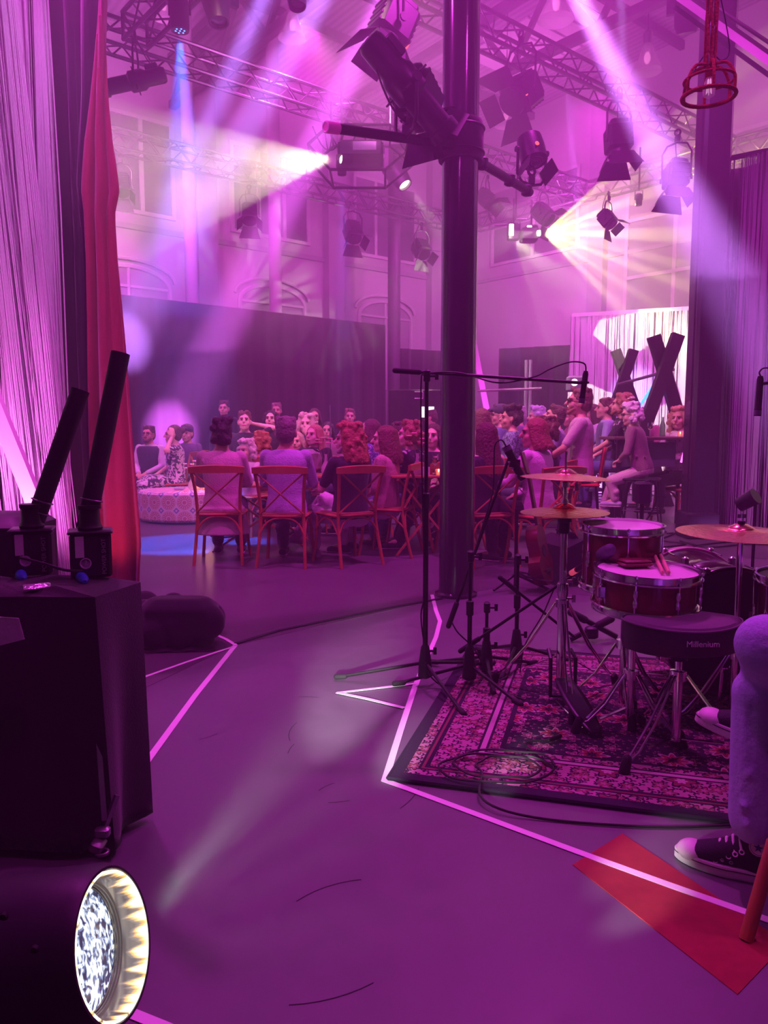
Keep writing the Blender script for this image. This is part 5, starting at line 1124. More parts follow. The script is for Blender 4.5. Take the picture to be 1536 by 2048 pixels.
for dx, dy in ((-.18, -.1), (.25, -.12), (.05, .3)): MB().tube([Vector((b.x, GY + .05, .12)), Vector((b.x + dx, GY + .05 + dy, .015))], .011, 8).build('leg', K_MET, t, True)
for s in (-1, 1): MB().tube(spline([Vector((b.x, GY + .05, .14)), Vector((b.x + .08, GY + s * .09, .12)), Vector((b.x + .22, GY - .1 + s * .09, .11)), Vector((b.x + .24, GY - .1 + s * .09, .16))]), .008, 6).build('cradle_arm', K_RUB, t, True)
mo = fl(1128, 1160); t = thing('floor_monitor', 'black wedge loudspeaker on the floor behind the guitar', 'loudspeaker', (mo.x, mo.y, 0), .35)
g = MB(); g.prism([(-.2, 0), (.2, 0), (.24, .12), (.02, .36), (-.14, .3)], -.24, .24, Matrix.Rotation(PI / 2, 4, 'X')); g.build('cabinet', K_PLA, t, smooth=False)
gg = xf((.13, 0, .245), (.24, 0, .22), (0, 1, 0)); MB().cbox((0, 0, .005), (.42, .27, .012), .004, m=gg @ Matrix.Rotation(0, 4, 'Z')).build('grille', mat('grille_mesh', (.05, .04, .06), .45, .5, bump=.8, bs=400), t)
# ------------------------------------------------------------------ cables on rug and floor
rnd = random.Random(12)
pts = []; cx_, cy_ = fl(1010, 1552).x, fl(1010, 1552).y
for k in range(40):
    a = k * .42; r = .17 + .05 * math.sin(k * .31) ; pts.append(Vector((cx_ + .03 * math.sin(k * .2) + r * math.cos(a), cy_ + .02 + r * .62 * math.sin(a), .026 + .004 * (k % 3))))
pts = [fl(1098, 1480, .024), fl(1050, 1488, .024)] + pts + [fl(960, 1590, .02), fl(1000, 1618, .016), fl(1090, 1638, .006), fl(1230, 1650, .006), fl(1380, 1654, .006), fl(1600, 1640, .006)]
tag(MB().tube(spline(pts, 4), .0042, 6).build('floor_cable', CABLE), 'black cable looped on the rug corner and trailing off to the right', 'cable')
tag(MB().cap(fl(1098, 1480, .03), fl(1120, 1472, .03), .008, .009).build('cable_plug', K_MET), 'black plug on the end of the looped cable on the rug', 'plug')
for pl, lb in (([(1300, 1072), (1350, 1066), (1322, 1080), (1372, 1088), (1300, 1096), (1240, 1098), (1180, 1092)], 'thin cable looped on the far floor left of the square column'), ([(1320, 1105), (1400, 1090), (1480, 1082), (1540, 1078), (1620, 1080)], 'dark cables bundled on the floor below the right string curtain'),
               ([(620, 1045), (760, 1047), (900, 1052), (1050, 1053), (1200, 1056)], 'thin cable running across the floor behind the chairs'), ([(1360, 1062 + 20), (1420, 1094), (1500, 1088), (1600, 1092)], 'second dark cable trailing before the right string curtain')):
    tag(MB().tube(spline([fl(x, y, .012) for x, y in pl]), .009, 6).build('floor_cable', CABLE), lb, 'cable')
# small lamp on the floor at the right and its cable box
q = fl(1455, 1120); sp0 = at(1512, 992, 5.5)
t = thing('floor_spotlight', 'small purple-lit spotlight at the right edge above the crash cymbal', 'stage light', sp0)
mm2 = xf(sp0, (.5, -.6, .5)); MB().lathe([(.001, -.16), (.05, -.14), (.06, 0), (.055, 0)], 18, mm2).build('housing', K_MET, t, True); MB().lathe([(.052, -.004), (.0001, 0)], 18, mm2).build('lens', mat('lilac_lens', (.3, .1, .5), .2, em=(.55, .25, 1), es=3), t, True)
MB().tube([sp0 - Vector((0, 0, .05)), Vector((sp0.x, sp0.y, .02))], .012, 8).build('pole', K_MET, t, True); MB().lathe([(.0001, 0), (.12, 0), (.12, .015), (.0001, .02)], 20, Matrix.Translation((sp0.x, sp0.y, .003))).build('base', K_MET, t, True)
t = thing('cable_box', 'black camera-like box with a hanging cable loop by the bar stool', 'equipment', at(1285, 985, 7.0)); b = at(1285, 985, 7.0)
MB().cbox(b, (.14, .14, .2), .02).build('body', K_PLA, t, True); MB().tube([b, Vector((b.x, b.y, .02))], .02, 8).build('pole', K_MET, t, True)
for k in range(3): a = k * 2.1; MB().tube([Vector((b.x, b.y, .3)), Vector((b.x + .3 * math.cos(a), b.y + .3 * math.sin(a), .015))], .012, 6).build('leg', K_MET, t, True)
MB().tube(spline([b + Vector((.02, 0, .1)), b + Vector((.1, 0, .1)), b + Vector((.13, 0, -.05)), b + Vector((.08, 0, -.2)), b + Vector((.0, 0, -.3))]), .008, 6).build('cable', CABLE, t, True)
# ------------------------------------------------------------------ chairs
def make_chair(label, group=None):
    t = thing('cross_back_chair', label, 'chair', group=group); W = WOODC; sh = .45
    g = MB(); g.cbox((0, .0, sh), (.43, .42, .03), .02); g.build('seat', W, t)
    MB().cbox((0, 0, sh + .018), (.36, .35, .012), .006).build('woven_pad', mat('woven_seat_pad', (.3, .12, .06), .8, bump=.6, bs=120), t)
    for s in (-1, 1):
        MB().tube(spline([(s * .215, -.30, .0), (s * .2, -.235, .25), (s * .19, -.2, .46), (s * .2, -.235, .68), (s * .225, -.285, .86)]), .0155, 8).build('leg', W, t)
        MB().tube(spline([(s * .225, .23, .0), (s * .205, .2, .2), (s * .19, .19, .44)]), .0155, 8).build('leg', W, t)
        MB().tube(spline([(s * .2, -.235, .29), (s * .15, -.215, .38), (s * .08, -.20, .425), (0, -.195, .435)]), .009, 7).build('arched_brace', W, t)
        MB().tube(spline([(s * .21, .2, .29), (s * .2, .1, .39), (s * .195, .0, .42), (s * .195, -.1, .39), (s * .205, -.22, .29)]), .009, 7).build('arched_brace', W, t)
    MB().tube(spline([(.21, .2, .29), (.13, .19, .39), (0, .19, .425), (-.13, .19, .39), (-.21, .2, .29)]), .009, 7).build('arched_brace', W, t)
    g = MB(); n = 10
    def rail(u, v):
        a = (u - .5) * 2; ring = [(-.016, -.034), (.014, -.034), (.016, .03), (0, .038), (-.016, .03)]; k = min(4, int(v * 4 + .5)); dx, dz = ring[k]
        if False: pass
        return Vector((a * .245, -.285 - .03 * (1 - a * a) + dx, .865 + dz + .012 * (1 - a * a)))
    vs = []
    for i in range(n + 1):
        a = (i / n - .5) * 2
        for dx, dz in ((-.014, -.036), (.014, -.036), (.016, .03), (0, .038), (-.016, .03)): vs.append(Vector((a * .245, -.285 - .035 * (1 - a * a) + dx, .86 + dz * (1 - .25 * a * a) + .008 * (1 - a * a))))
    fs = [(i * 5 + k, i * 5 + (k + 1) % 5, (i + 1) * 5 + (k + 1) % 5, (i + 1) * 5 + k) for i in range(n) for k in range(5)] + [(4, 3, 2, 1, 0), tuple(n * 5 + k for k in range(5))]
    g.add(vs, fs); g.build('top_rail', W, t)
    for s in (-1, 1):
        g = MB(); P_ = spline([(s * .2, -.292, .83), (0, -.275 + s * .006, .655), (-s * .19, -.212, .475)], 6)
        g.tube(P_, .0145, 8, sq=.55); g.build('cross_slat', W, t)
    return t
CG = 'cross-back wooden chairs of the audience'
proto = make_chair('', CG); _used = [False]
def chair(x, y, yaw, label):      # yaw 0 faces away from the camera, 90 faces left
    if not _used[0]: _used[0] = True; o = proto
    else: o = copy_tree(proto)
    o.location = (x, y, 0); o.rotation_euler = (0, 0, R(yaw)); o['label'] = label; return o
# ------------------------------------------------------------------ people
SKINS = [mat('skin_a', (.72, .42, .32), .5), mat('skin_b', (.62, .34, .25), .5), mat('skin_c', (.8, .52, .42), .5)]
DARKEYE = mat('eye', (.03, .02, .02), .2); LIP = mat('lips', (.5, .16, .15), .5)
def fab(n, c, **k): return mat(n, c, .85, bump=.35, bs=70, var=.15, vs=14, sheen=.2, **k)
def ringloft(mb, rings, seg=20):      # rings = (centre, x axis vec, y axis vec)
    vs = []
    for c, x, y in rings:
        for k in range(seg):
            a = 2 * PI * k / seg; ca, sa = math.cos(a), math.sin(a); p = .85
            vs.append(c + x * (abs(ca) ** p * (1 if ca > 0 else -1)) + y * (abs(sa) ** p * (1 if sa > 0 else -1)))
    n = len(rings); fs = [(i * seg + k, i * seg + (k + 1) % seg, (i + 1) * seg + (k + 1) % seg, (i + 1) * seg + k) for i in range(n - 1) for k in range(seg)]
    fs += [tuple(range(seg - 1, -1, -1)), tuple((n - 1) * seg + k for k in range(seg))]; mb.add(vs, fs)
def hand(mb, wr, fwd, nrm, s, side, curl=.5, rad=1.):
    f = fwd.normalized(); n = (nrm - f * nrm.dot(f)).normalized(); x = f.cross(n) * side
    mb.cap(wr, wr + f * .03 * s, .026 * s, .03 * s)
    for k in range(4):      # palm slabs then fingers
        b0 = wr + f * .02 * s + x * (.012 * (k - 1.5)) * s; b1 = wr + f * .085 * s + x * (.0195 * (k - 1.5)) * s; mb.cap(b0, b1, .015 * s, .012 * s, 8)
        L = (.058, .072, .078, .07)[k] * s * .95; d1 = (f * math.cos(curl * .7) - n * math.sin(curl * .7)); d2 = (f * math.cos(curl * 1.7) - n * math.sin(curl * 1.7)); sp = x * (.08 * (k - 1.5))
        j = b1 + (d1 + sp).normalized() * L * .5; mb.cap(b1, j, .0095 * s * rad, .009 * s * rad, 8); mb.cap(j, j + (d2 + sp).normalized() * L * .5, .009 * s * rad, .0075 * s * rad, 8)
    t0 = wr + f * .025 * s + x * .022 * s; t1 = t0 + (f * .7 + x * .75 - n * .15).normalized() * .04 * s; mb.cap(t0, t1, .014 * s, .0115 * s * rad, 8); mb.cap(t1, t1 + (f * .95 + x * .1 - n * .3).normalized() * .032 * s, .011 * s * rad, .009 * s * rad, 8)
NP = [0]
def person(label, hx, hy, Y, yaw=0, s=1., stand=False, lean=0., hyaw=0, hpit=0, skin=0, hair='short', hairc=(.05, .03, .025), top=(.5, .45, .5), sleeve=1., coat=0., bottom=(.06, .06, .1), skirt=False, arms=('lap', 'lap'), legs='norm', shoe=(.02, .02, .025), foot=0., glasses=False, beard=None, bare=False, near=False, cap=None, vest=None, vis=True, torsoyaw=0, ank=None, hm=None, pat=None):
    rnd = random.Random(NP[0] + 100); NP[0] += 1
    H = at(hx, hy, Y); hz_ = H.z
    ly = R(lean); up = Vector((0, math.sin(ly), math.cos(ly))); fw = Vector((0, math.cos(ly), -math.sin(ly))); ex = Vector((1, 0, 0))
    if stand:
        s = hz_ / 1.60; hip = Vector((0, 0, .93 * s))
    else: hip = Vector((0, 0, hz_ - (.545 * math.cos(ly) + .128) * s))
    neck = hip + up * .545 * s; head = neck + Vector((0, .025, .128)) * s; hs = s * 1.11
    rot = Matrix.Rotation(R(yaw), 3, 'Z'); o_ = rot @ Vector((head.x, head.y, 0)); root = Vector((H.x - o_.x, H.y - o_.y, 0))
    t = thing('person', label, 'person', root, R(yaw)); K = t
    vx = .010 if near else .0125
    sk = SKINS[skin]
    hr = Euler((R(hpit), 0, R(hyaw))).to_matrix()
    def hp(x, y, z): return head + hr @ Vector((x * hs, y * hs, z * hs))
    # torso rings
    def torso(mb, inf, t0, t1, flare=0.):
        prof = [(-.09, .15, .11), (-.03, .175, .125), (.05, .168, .122), (.14, .148, .110), (.24, .150, .110), (.34, .170, .118), (.42, .186, .112), (.47, .182, .098), (.505, .145, .078), (.53, .085, .062), (.57, .055, .056), (.60, .052, .054)]
        if s < .97: pass
        rr = []
        for tt, w_, d_ in prof:
            if tt < t0 - 1e-6 or tt > t1 + 1e-6: continue
            rr.append((hip + up * tt * s, ex * (w_ + inf) * s, fw * (d_ + inf) * s))
        if flare:
            c, x, y = rr[0]; rr = [(c - up * .14 * s, x * (1 + flare), y * (1 + flare)), (c, x * 1.04, y * 1.04)] + rr[1:]
        ringloft(mb, rr)
    B = MB(); torso(B, -.004, -.09, .60)
    B.cap(neck - up * .03 * s, hp(0, -.015, -.04), .060 * s, .056 * s)
    # head
    B.ell(hp(0, -.012, .035), (.074 * hs, .094 * hs, .088 * hs), rot=(R(hpit), 0, R(hyaw)), seg=20, rings=14); B.ell(hp(0, .022, -.035), (.06 * hs, .068 * hs, .078 * hs), rot=(R(hpit), 0, R(hyaw)), seg=18, rings=12)
    B.ell(hp(0, .068, -.088), .024 * hs); B.cap(hp(0, .088, .018), hp(0, .113, -.020), .009 * hs, .015 * hs, 8)
    for q in (-1, 1):
        B.ell(hp(q * .076, -.008, -.008), (.011 * hs, .02 * hs, .032 * hs), rot=(R(hpit), 0, R(hyaw) + q * .4)); B.ell(hp(q * .034, .055, -.028), .03 * hs); B.cap(hp(q * .012, .084, .036), hp(q * .042, .076, .034), .011 * hs, .010 * hs, 8); B.cap(hp(q * .04, .035, -.075), hp(q * .012, .062, -.092), .018 * hs, .018 * hs, 8)
    B.cap(hp(-.018, .088, -.058), hp(.018, .088, -.058), .009 * hs, .009 * hs, 8)
    # arms
    AJ = []
    for i, q in enumerate((-1, 1)):
        sh = hip + up * .475 * s + ex * q * .168 * s; mode = arms[i]
        if mode == 'lap': el = sh + Vector((q * .055, .05, -.27)) * s; wr = hip + Vector((q * .06, .27, .10)) * s; nr_ = Vector((0, 0, 1))
        elif mode == 'table': el = sh + Vector((q * .05, .14, -.24)) * s; wr = sh + Vector((q * -.04, .34, -.27)) * s; nr_ = Vector((0, 0, 1))
        elif mode == 'crossed': el = sh + Vector((q * .05, .08, -.26)) * s; wr = hip + up * .24 * s + Vector((-q * .07, .17 + .03 * (q > 0), 0)) * s; nr_ = Vector((0, 1, 0))
        elif mode == 'face': el = sh + Vector((q * .02, .2, -.17)) * s; wr = hp(q * .03, .11, -.14); nr_ = Vector((0, 1, 0))
        elif mode == 'behind': el = sh + Vector((q * .22, .05, .12)) * s; wr = hp(q * .09, -.09, .0); nr_ = Vector((0, -1, 0))
        elif mode == 'ear': el = sh + Vector((q * .1, .2, -.02)) * s; wr = hp(q * .10, .02, -.03); nr_ = Vector((q, 0, 0))
        elif mode == 'back': el = sh + Vector((q * .2, -.12, -.1)) * s; wr = sh + Vector((q * .3, -.1, -.3)) * s; nr_ = Vector((q, 0, 0))
        elif mode == 'down': el = sh + Vector((q * .06, -.02, -.28)) * s; wr = el + Vector((q * .0, .07, -.25)) * s; nr_ = Vector((q, 0, 0))
        elif mode == 'knee': el = sh + Vector((q * .07, .16, -.24)) * s; wr = hip + Vector((q * .09, .42, .06)) * s; nr_ = Vector((0, 0, 1))
        AJ.append((sh, el, wr)); B.cap(sh, el, .046 * s, .036 * s); B.cap(el, wr, .037 * s, .025 * s)
        fd = (wr - el).normalized()
        if mode in ('ear', 'behind', 'face'): fd = Vector((0, 0, 1)) if mode != 'behind' else Vector((-q, -.3, .2))
        hand(B, wr, fd, nr_, s, q, .55, 1. if near else 1.15)
    # legs
    LJ = []
    for i, q in enumerate((-1, 1)):
        hj = hip + ex * q * .088 * s + Vector((0, .0, -.03 * s)); kn = an = None
        if stand: kn = Vector((q * .1, .02, .5)) * s; an = Vector((q * .11, -.02, .085)) * s
        else:
            kz = max(min(hip.z + .01, .56 * s), .40 * s) if foot == 0 else hip.z - .08
            if kz < hip.z - .25: kz = hip.z - .2
            kn = Vector((q * .115 * s, .44 * s, kz)); an = Vector((q * .11 * s, .42 * s, foot + .085))
            if legs == 'crossed' and q > 0: kn = Vector((.02, .46, 0)) * s + Vector((0, 0, kz + .11)); an = Vector((-.17, .62, 0)) * s + Vector((0, 0, kz - .24))
            if legs == 'crossedL' and q < 0: kn = Vector((-.02, .46, 0)) * s + Vector((0, 0, kz + .11)); an = Vector((.17, .62, 0)) * s + Vector((0, 0, kz - .24))
            if legs == 'fwd': kn = Vector((q * .11 * s, .43 * s, kz)); an = Vector((q * .10 * s, .60 * s, foot + .09))
            if legs == 'tucked': an = Vector((q * .09 * s, .18 * s, foot + .10))
            if legs == 'stool': kn = Vector((q * .11, .36, 0)) * s + Vector((0, 0, hip.z - .16)); an = Vector((q * .09, (.47 if q > 0 else .30), 0)) * s + Vector((0, 0, (foot if q < 0 else max(0, foot - .12)) + .09))
            ll = (kn - an).length
            if ll > .50 * s and legs != 'stool': an = kn + (an - kn).normalized() * .46 * s
        LJ.append((hj, kn, an)); B.cap(hj, kn, .078 * s, .055 * s); B.cap(kn, an, .052 * s, .034 * s); B.cap(an, an + Vector((0, .1, -.035)) * s, .034 * s, .028 * s)
    B.build('body', sk, K, voxel=vx, sm=1)
    # face details
    for q in (-1, 1): MB().ell(hp(q * .030, .083, .008), (.0125 * hs, .008 * hs, .0065 * hs), rot=(R(hpit), 0, R(hyaw)), seg=8, rings=6).build('eye', DARKEYE, K)
    MB().cap(hp(-.017, .0945, -.057), hp(.017, .0945, -.057), .0055 * hs, .0055 * hs, 6).build('lips', LIP, K)
    g = MB()
    for q in (-1, 1): g = MB(); g.cap(hp(q * .016, .094, .030), hp(q * .046, .082, .030), .0045 * hs, .0035 * hs, 6); g.build('eyebrow', mat('brow_%d' % int(sum(hairc) * 20), tuple(k * .6 for k in hairc), .9), K)
    # clothes
    tn_ = 'shirt' if coat == 0 else 'jacket'
    TM = fab('cloth_%d_%d_%d' % tuple(int(k * 99) for k in top), top) if pat is None else pat
    G = MB(); torso(G, .010, -.03 if bottom is not None else -.09, .505 if bare else .53, flare=.12 if coat else .0)
    if not bare:
        for sh, el, wr in AJ:
            G.ell(sh + ex * 0, .056 * s)
            if sleeve > 0: G.cap(sh, sh.lerp(el, min(1, sleeve * 1.9)), .060 * s, .049 * s)
            if sleeve > .55: G.cap(el, el.lerp(wr, min(.93, (sleeve - .5) * 2)), .049 * s, .038 * s)
    else:
        for q in (-1, 1): G.cap(hip + up * .47 * s + ex * q * .09 * s + fw * -.09 * s, hip + up * .53 * s + ex * q * .085 * s, .014 * s, .014 * s, 8)
    if coat:
        ringloft(G, [(hip + up * .02 * s, ex * .2 * s, fw * .15 * s), (hip - up * .06 * s + fw * .0, ex * .21 * s, fw * .16 * s), (hip - Vector((0, .03, coat)) * s, ex * (.25) * s, fw * .17 * s)])
    if coat == 0 or True:
        for k in range(7):      # cloth folds
            a = rnd.uniform(0, 2 * PI); c0 = hip + up * rnd.uniform(.02, .4) * s + ex * math.cos(a) * .16 * s + fw * math.sin(a) * .115 * s; G.cap(c0, c0 + ex * rnd.uniform(-.09, .09) * s + up * rnd.uniform(-.07, .07) * s, .012 * s, .010 * s, 6)
    G.torus((0, 0, 0), .068 * s, .012 * s, Matrix.Translation(hip + up * .525 * s) , 16, 6) if not bare else None
    G.build(tn_, TM, K, voxel=vx, sm=2)
    if vest:
        G = MB(); torso(G, .020, -.03, .505); G.build('vest', fab('vest_%d' % int(vest[0] * 99), vest), K, voxel=vx, sm=2)
    BMt = fab('trouser_%d_%d_%d' % tuple(int(k * 99) for k in bottom), bottom)
    G = MB()
    if skirt:
        pat_ = skirt if not isinstance(skirt, bool) else BMt; k0, k1 = LJ[0][1], LJ[1][1]; km = (k0 + k1) / 2
        ringloft(G, [(hip + up * .03 * s, ex * .165 * s, fw * .125 * s), (hip - Vector((0, -.04, .02)) * s, ex * .2 * s, Vector((0, .1, .12)) * s), (km - Vector((0, .08, 0)) * s, ex * .2 * s, Vector((0, .03, .11)) * s), (km + Vector((0, .03, -.06)) * s, ex * .22 * s, Vector((0, .1, .06)) * s), (km + Vector((0, .03, -.36)) * s, ex * .25 * s, Vector((0, .13, 0)) * s)]); G.build('skirt', pat_, K, voxel=vx, sm=2)
    else:
        torso(G, .008, -.09, .05)
        for hj, kn, an in LJ: G.cap(hj, kn, .090 * s, .070 * s); G.cap(kn, kn.lerp(an, .9), .068 * s, .058 * s); G.cap(kn.lerp(an, .5) + Vector((.02, -.01, 0)), kn.lerp(an, .55) - Vector((.02, .03, 0)), .055 * s, .05 * s)
        G.build('trousers', BMt, K, voxel=vx, sm=2)
    SM = mat('shoe_%d' % int(sum(shoe) * 60), shoe, .5); SO = mat('shoe_sole', (.7, .6, .65) if shoe[0] > .01 else (.05, .04, .05), .6)
    for hj, kn, an in LJ:
        G = MB(); fd = Vector((0, 1, -.12 if an.z > foot + .12 else 0)).normalized(); b = an - Vector((0, 0, .045 * s))
        G.cap(b - fd * .045 * s, b + fd * .07 * s, .038 * s, .040 * s); G.cap(b + fd * .07 * s, b + fd * .155 * s - Z * .008, .040 * s, .032 * s); G.cap(b, an + Z * .02 * s, .036 * s, .042 * s); sh_ = G.build('shoe', SM, K, voxel=vx * .9, sm=1)
        G = MB(); G.cap(b - fd * .045 * s - Z * .031 * s, b + fd * .155 * s - Z * .034 * s, .034 * s, .034 * s); m__ = G.v; c = sum(m__, Vector()) / len(m__); G.v = [Vector((q.x, q.y, c.z + (q.z - c.z) * .28)) for q in m__]; G.build('sole', SO, sh_)
    # hair
    if hair != 'bald':
        HM = mat('hair_%d_%d_%d' % tuple(int(k * 99) for k in hairc), hairc, .55, bump=.9, bs=45, var=.35, vs=40); G = MB(); e3 = (R(hpit), 0, R(hyaw))
        G.ell(hp(0, -.022, .05), (.083 * hs, .096 * hs, .086 * hs), rot=e3, seg=20, rings=12); G.ell(hp(0, -.05, .0), (.08 * hs, .07 * hs, .085 * hs), rot=e3)
        if hair in ('short', 'quiff'):
            for k in range(16): a = rnd.uniform(0, 6.28); G.ell(hp(.06 * math.cos(a), -.01 + .07 * math.sin(a), .105 + rnd.uniform(-.02, .012)), .024 * hs)
            if hair == 'quiff':
                for k in range(14): G.ell(hp(rnd.uniform(-.07, .07), rnd.uniform(-.08, .06), .12 + rnd.uniform(-.01, .02)), .034 * hs)
                for k in range(10): a = rnd.uniform(3.3, 6.1); G.ell(hp(.078 * math.cos(a), -.02 + .09 * math.sin(a), rnd.uniform(-.05, .07)), .034 * hs)
        L = {'long': .30, 'bob': .17, 'curly': .06, 'bun': 0, 'longcurly': .15, 'mid': .1}.get(hair, 0)
        if hair in ('long', 'bob', 'longcurly', 'mid'):
            for k in range(46):
                a = rnd.uniform(PI * .94, PI * 2.06) if k % 5 else rnd.choice([PI * .88, PI * 2.12]); x, y = .082 * math.cos(a), -.015 + .092 * math.sin(a); ln = L * rnd.uniform(.75, 1.05); w_ = .022 + .012 * (hair in ('bob', 'longcurly'))
                p0 = hp(x * .8, y * .9, .07); p1 = hp(x * 1.06, y * 1.02, -.02); p2 = p1 + hr @ Vector((x * .25, y * .2 - .01, 0)) * hs + Vector((0, -.02 * hs, -ln * hs)); G.cap(p0, p1, w_ * hs, w_ * hs, 8); G.cap(p1, p2, w_ * hs, w_ * .6 * hs, 8)
        if hair in ('curly', 'longcurly'):
            for k in range(70):
                a = rnd.uniform(PI * .8, PI * 2.2); zz = rnd.uniform(-L - .02, .12); rr = .098 + .018 * (hair == 'longcurly') if zz < .06 else .075; y = rr * math.sin(a) - .02
                if zz < .03 and y > .02: continue
                G.ell(hp(rr * math.cos(a) * rnd.uniform(.85, 1.15), y, zz), rnd.uniform(.018, .032) * hs, seg=8, rings=6)
            for k in range(26): G.ell(hp(rnd.uniform(-.07, .07), rnd.uniform(-.09, .07), .115 + rnd.uniform(-.015, .02)), rnd.uniform(.018, .03) * hs, seg=8, rings=6)
        if hair == 'bun': G.ell(hp(0, -.12, .06), .042 * hs)
        hh = G.build('hair', HM, K, voxel=.009 if near or 'curly' in hair else .011, sm=1)
    if cap:
        G = MB(); G.ell(hp(0, -.01, .07), (.09 * hs, .108 * hs, .075 * hs), rot=(R(hpit), 0, R(hyaw))); G.cap(hp(-.03, .1, .07), hp(.03, .1, .07), .02 * hs, .02 * hs); G.cap(hp(0, .13, .065), hp(0, .1, .07), .018 * hs, .03 * hs); G.build('cap', fab('cap_cloth', cap), K, voxel=.01, sm=1)
    if beard:
        G = MB(); G.cap(hp(-.05, .04, -.06), hp(-.02, .075, -.092), .018 * hs, .02 * hs); G.cap(hp(.05, .04, -.06), hp(.02, .075, -.092), .018 * hs, .02 * hs); G.cap(hp(-.02, .075, -.092), hp(.02, .075, -.092), .022 * hs, .022 * hs); G.cap(hp(-.02, .097, -.045), hp(.02, .097, -.045), .007 * hs, .007 * hs); G.build('beard', mat('beard_%d' % int(sum(beard) * 30), beard, .9), K, voxel=.009)
    if glasses:
        G = MB()
        for q in (-1, 1): G.torus((0, 0, 0), .022 * hs, .0028 * hs, xf(hp(q * .031, .098, .006), hr @ Vector((0, 1, 0))), 14, 5); G.tube([hp(q * .053, .095, .01), hp(q * .08, 0, .005)], .0028 * hs, 5)
        G.tube([hp(-.01, .1, .01), hp(.01, .1, .01)], .0028 * hs, 5); G.build('spectacles', K_PLA, K)
    return t, root
# patterned cloths
def patmat(n, a, b, sc, th=.5):
    m = mat(n, a, .85); nt, p = nodes_of(m); tc = nt.nodes.new('ShaderNodeTexCoord'); nz = nt.nodes.new('ShaderNodeTexNoise'); nz.inputs['Scale'].default_value = sc; nz.inputs['Distortion'].default_value = 1.5; nt.links.new(tc.outputs['Object'], nz.inputs[0])
    nt.links.new(mixc(nt, M2(nt, 'GREATER_THAN', nz.outputs[0], th), a, b), p.inputs['Base Color']); return m
FLOR = patmat('swirl_print_cloth', (.05, .04, .07), (.75, .65, .7), 16); SPOT = patmat('speckled_blue_cloth', (.08, .1, .35), (.7, .7, .85), 45, .55); PLAID = patmat('checked_navy_cloth', (.04, .05, .12), (.3, .32, .5), 30); PRINT = patmat('dark_tee_print', (.02, .018, .025), (.6, .55, .6), 9, .62); WPRINT = patmat('cream_printed_cloth', (.8, .72, .7), (.5, .2, .2), 22, .6)
BK = (.022, .018, .026); NV = (.05, .06, .12); JN = (.12, .16, .32)
# -- table in front of the camera
p, r = person('man with thick dark hair in a long pale jacket, his back turned, left chair', 443, 870, 7.15, 4, s=1.02, near=True, hair='quiff', hairc=(.022, .016, .016), top=(.62, .42, .46), sleeve=1, coat=.22, bottom=(.04, .035, .05), hyaw=18, hpit=8, glasses=True, arms=('table', 'table'), legs='norm', shoe=(.05, .04, .05), skin=1)
chair(r.x, r.y - .02, 3, 'cross-back wooden chair of the man in the long pale jacket')
p, r = person('short-haired man in a lilac shirt, back to the camera, second chair from the left', 572, 866, 7.0, -3, s=1.04, near=True, hair='short', hairc=(.18, .14, .14), top=(.5, .42, .66), sleeve=1, bottom=(.10, .09, .13), hyaw=6, arms=('table', 'table'), legs='crossed', shoe=(.03, .03, .04), skin=1)
chair(r.x, r.y - .02, -3, 'cross-back wooden chair of the short-haired man in lilac')
p, r = person('person with curly reddish hair, white sleeves and black back panel, turned to the left', 697, 880, 7.05, 38, s=1.02, near=True, hair='longcurly', hairc=(.42, .14, .07), top=BK, sleeve=.4, bottom=(.72, .6, .68), hyaw=48, arms=('table', 'lap'), legs='crossed', shoe=(.6, .5, .55), skin=2, beard=(.5, .42, .4))
chair(r.x - .04, r.y - .02, 32, 'cross-back wooden chair of the curly reddish-haired person in black')
p, r = person('woman with a full brown bob and satin blouse facing left on the fourth chair', 768, 880, 7.5, 72, s=.97, near=True, hair='bob', hairc=(.16, .06, .04), top=(.55, .3, .32), sleeve=1, bottom=(.72, .6, .68), hyaw=18, arms=('lap', 'lap'), skin=2)
chair(r.x + .02, r.y, 72, 'cross-back wooden chair seen side-on under the woman in the satin blouse')
p, r = person('woman in a speckled blue top looking up, half hidden behind the brown bob', 738, 862, 9.0, 80, hair='mid', hairc=(.12, .06, .05), pat=SPOT, hpit=14, skin=2, sleeve=.5)
chair(r.x, r.y, 80, 'wooden chair behind, under the woman in the speckled blue top')
p, r = person('young man with tousled light hair in a printed black T-shirt at the small folding table', 818, 872, 7.9, 62, s=1.0, near=True, hair='curly', hairc=(.32, .13, .07), pat=PRINT, sleeve=.42, bottom=JN, hyaw=18, hpit=6, lean=6, arms=('knee', 'table'), skin=2)
chair(r.x, r.y, 62, 'wooden chair under the young man in the printed black T-shirt')
p, r = person('long-haired woman in a black low-necked top left of the glossy column', 866, 873, 8.4, 160, s=.97, hair='long', hairc=(.09, .04, .035), top=BK, sleeve=.7, bottom=BK, bare=True, arms=('table', 'lap'), legs='crossed', skin=2)
chair(r.x, r.y, 160, 'wooden chair under the woman in the black low-necked top')
p, r = person('man in a pale shirt standing at the dark equipment rack far behind', 862, 836, 12.5, 70, stand=True, hair='short', hairc=(.08, .04, .03), top=(.6, .55, .75), sleeve=1, bottom=BK, lean=6, hpit=-8, arms=('table', 'table'))
p, r = person('face looking left just behind the tousled young man', 798, 868, 9.2, 85, hair='short', hairc=(.12, .06, .05), top=BK, sleeve=.4, skin=2); chair(r.x, r.y, 85, 'wooden chair almost hidden behind the tousled young man')
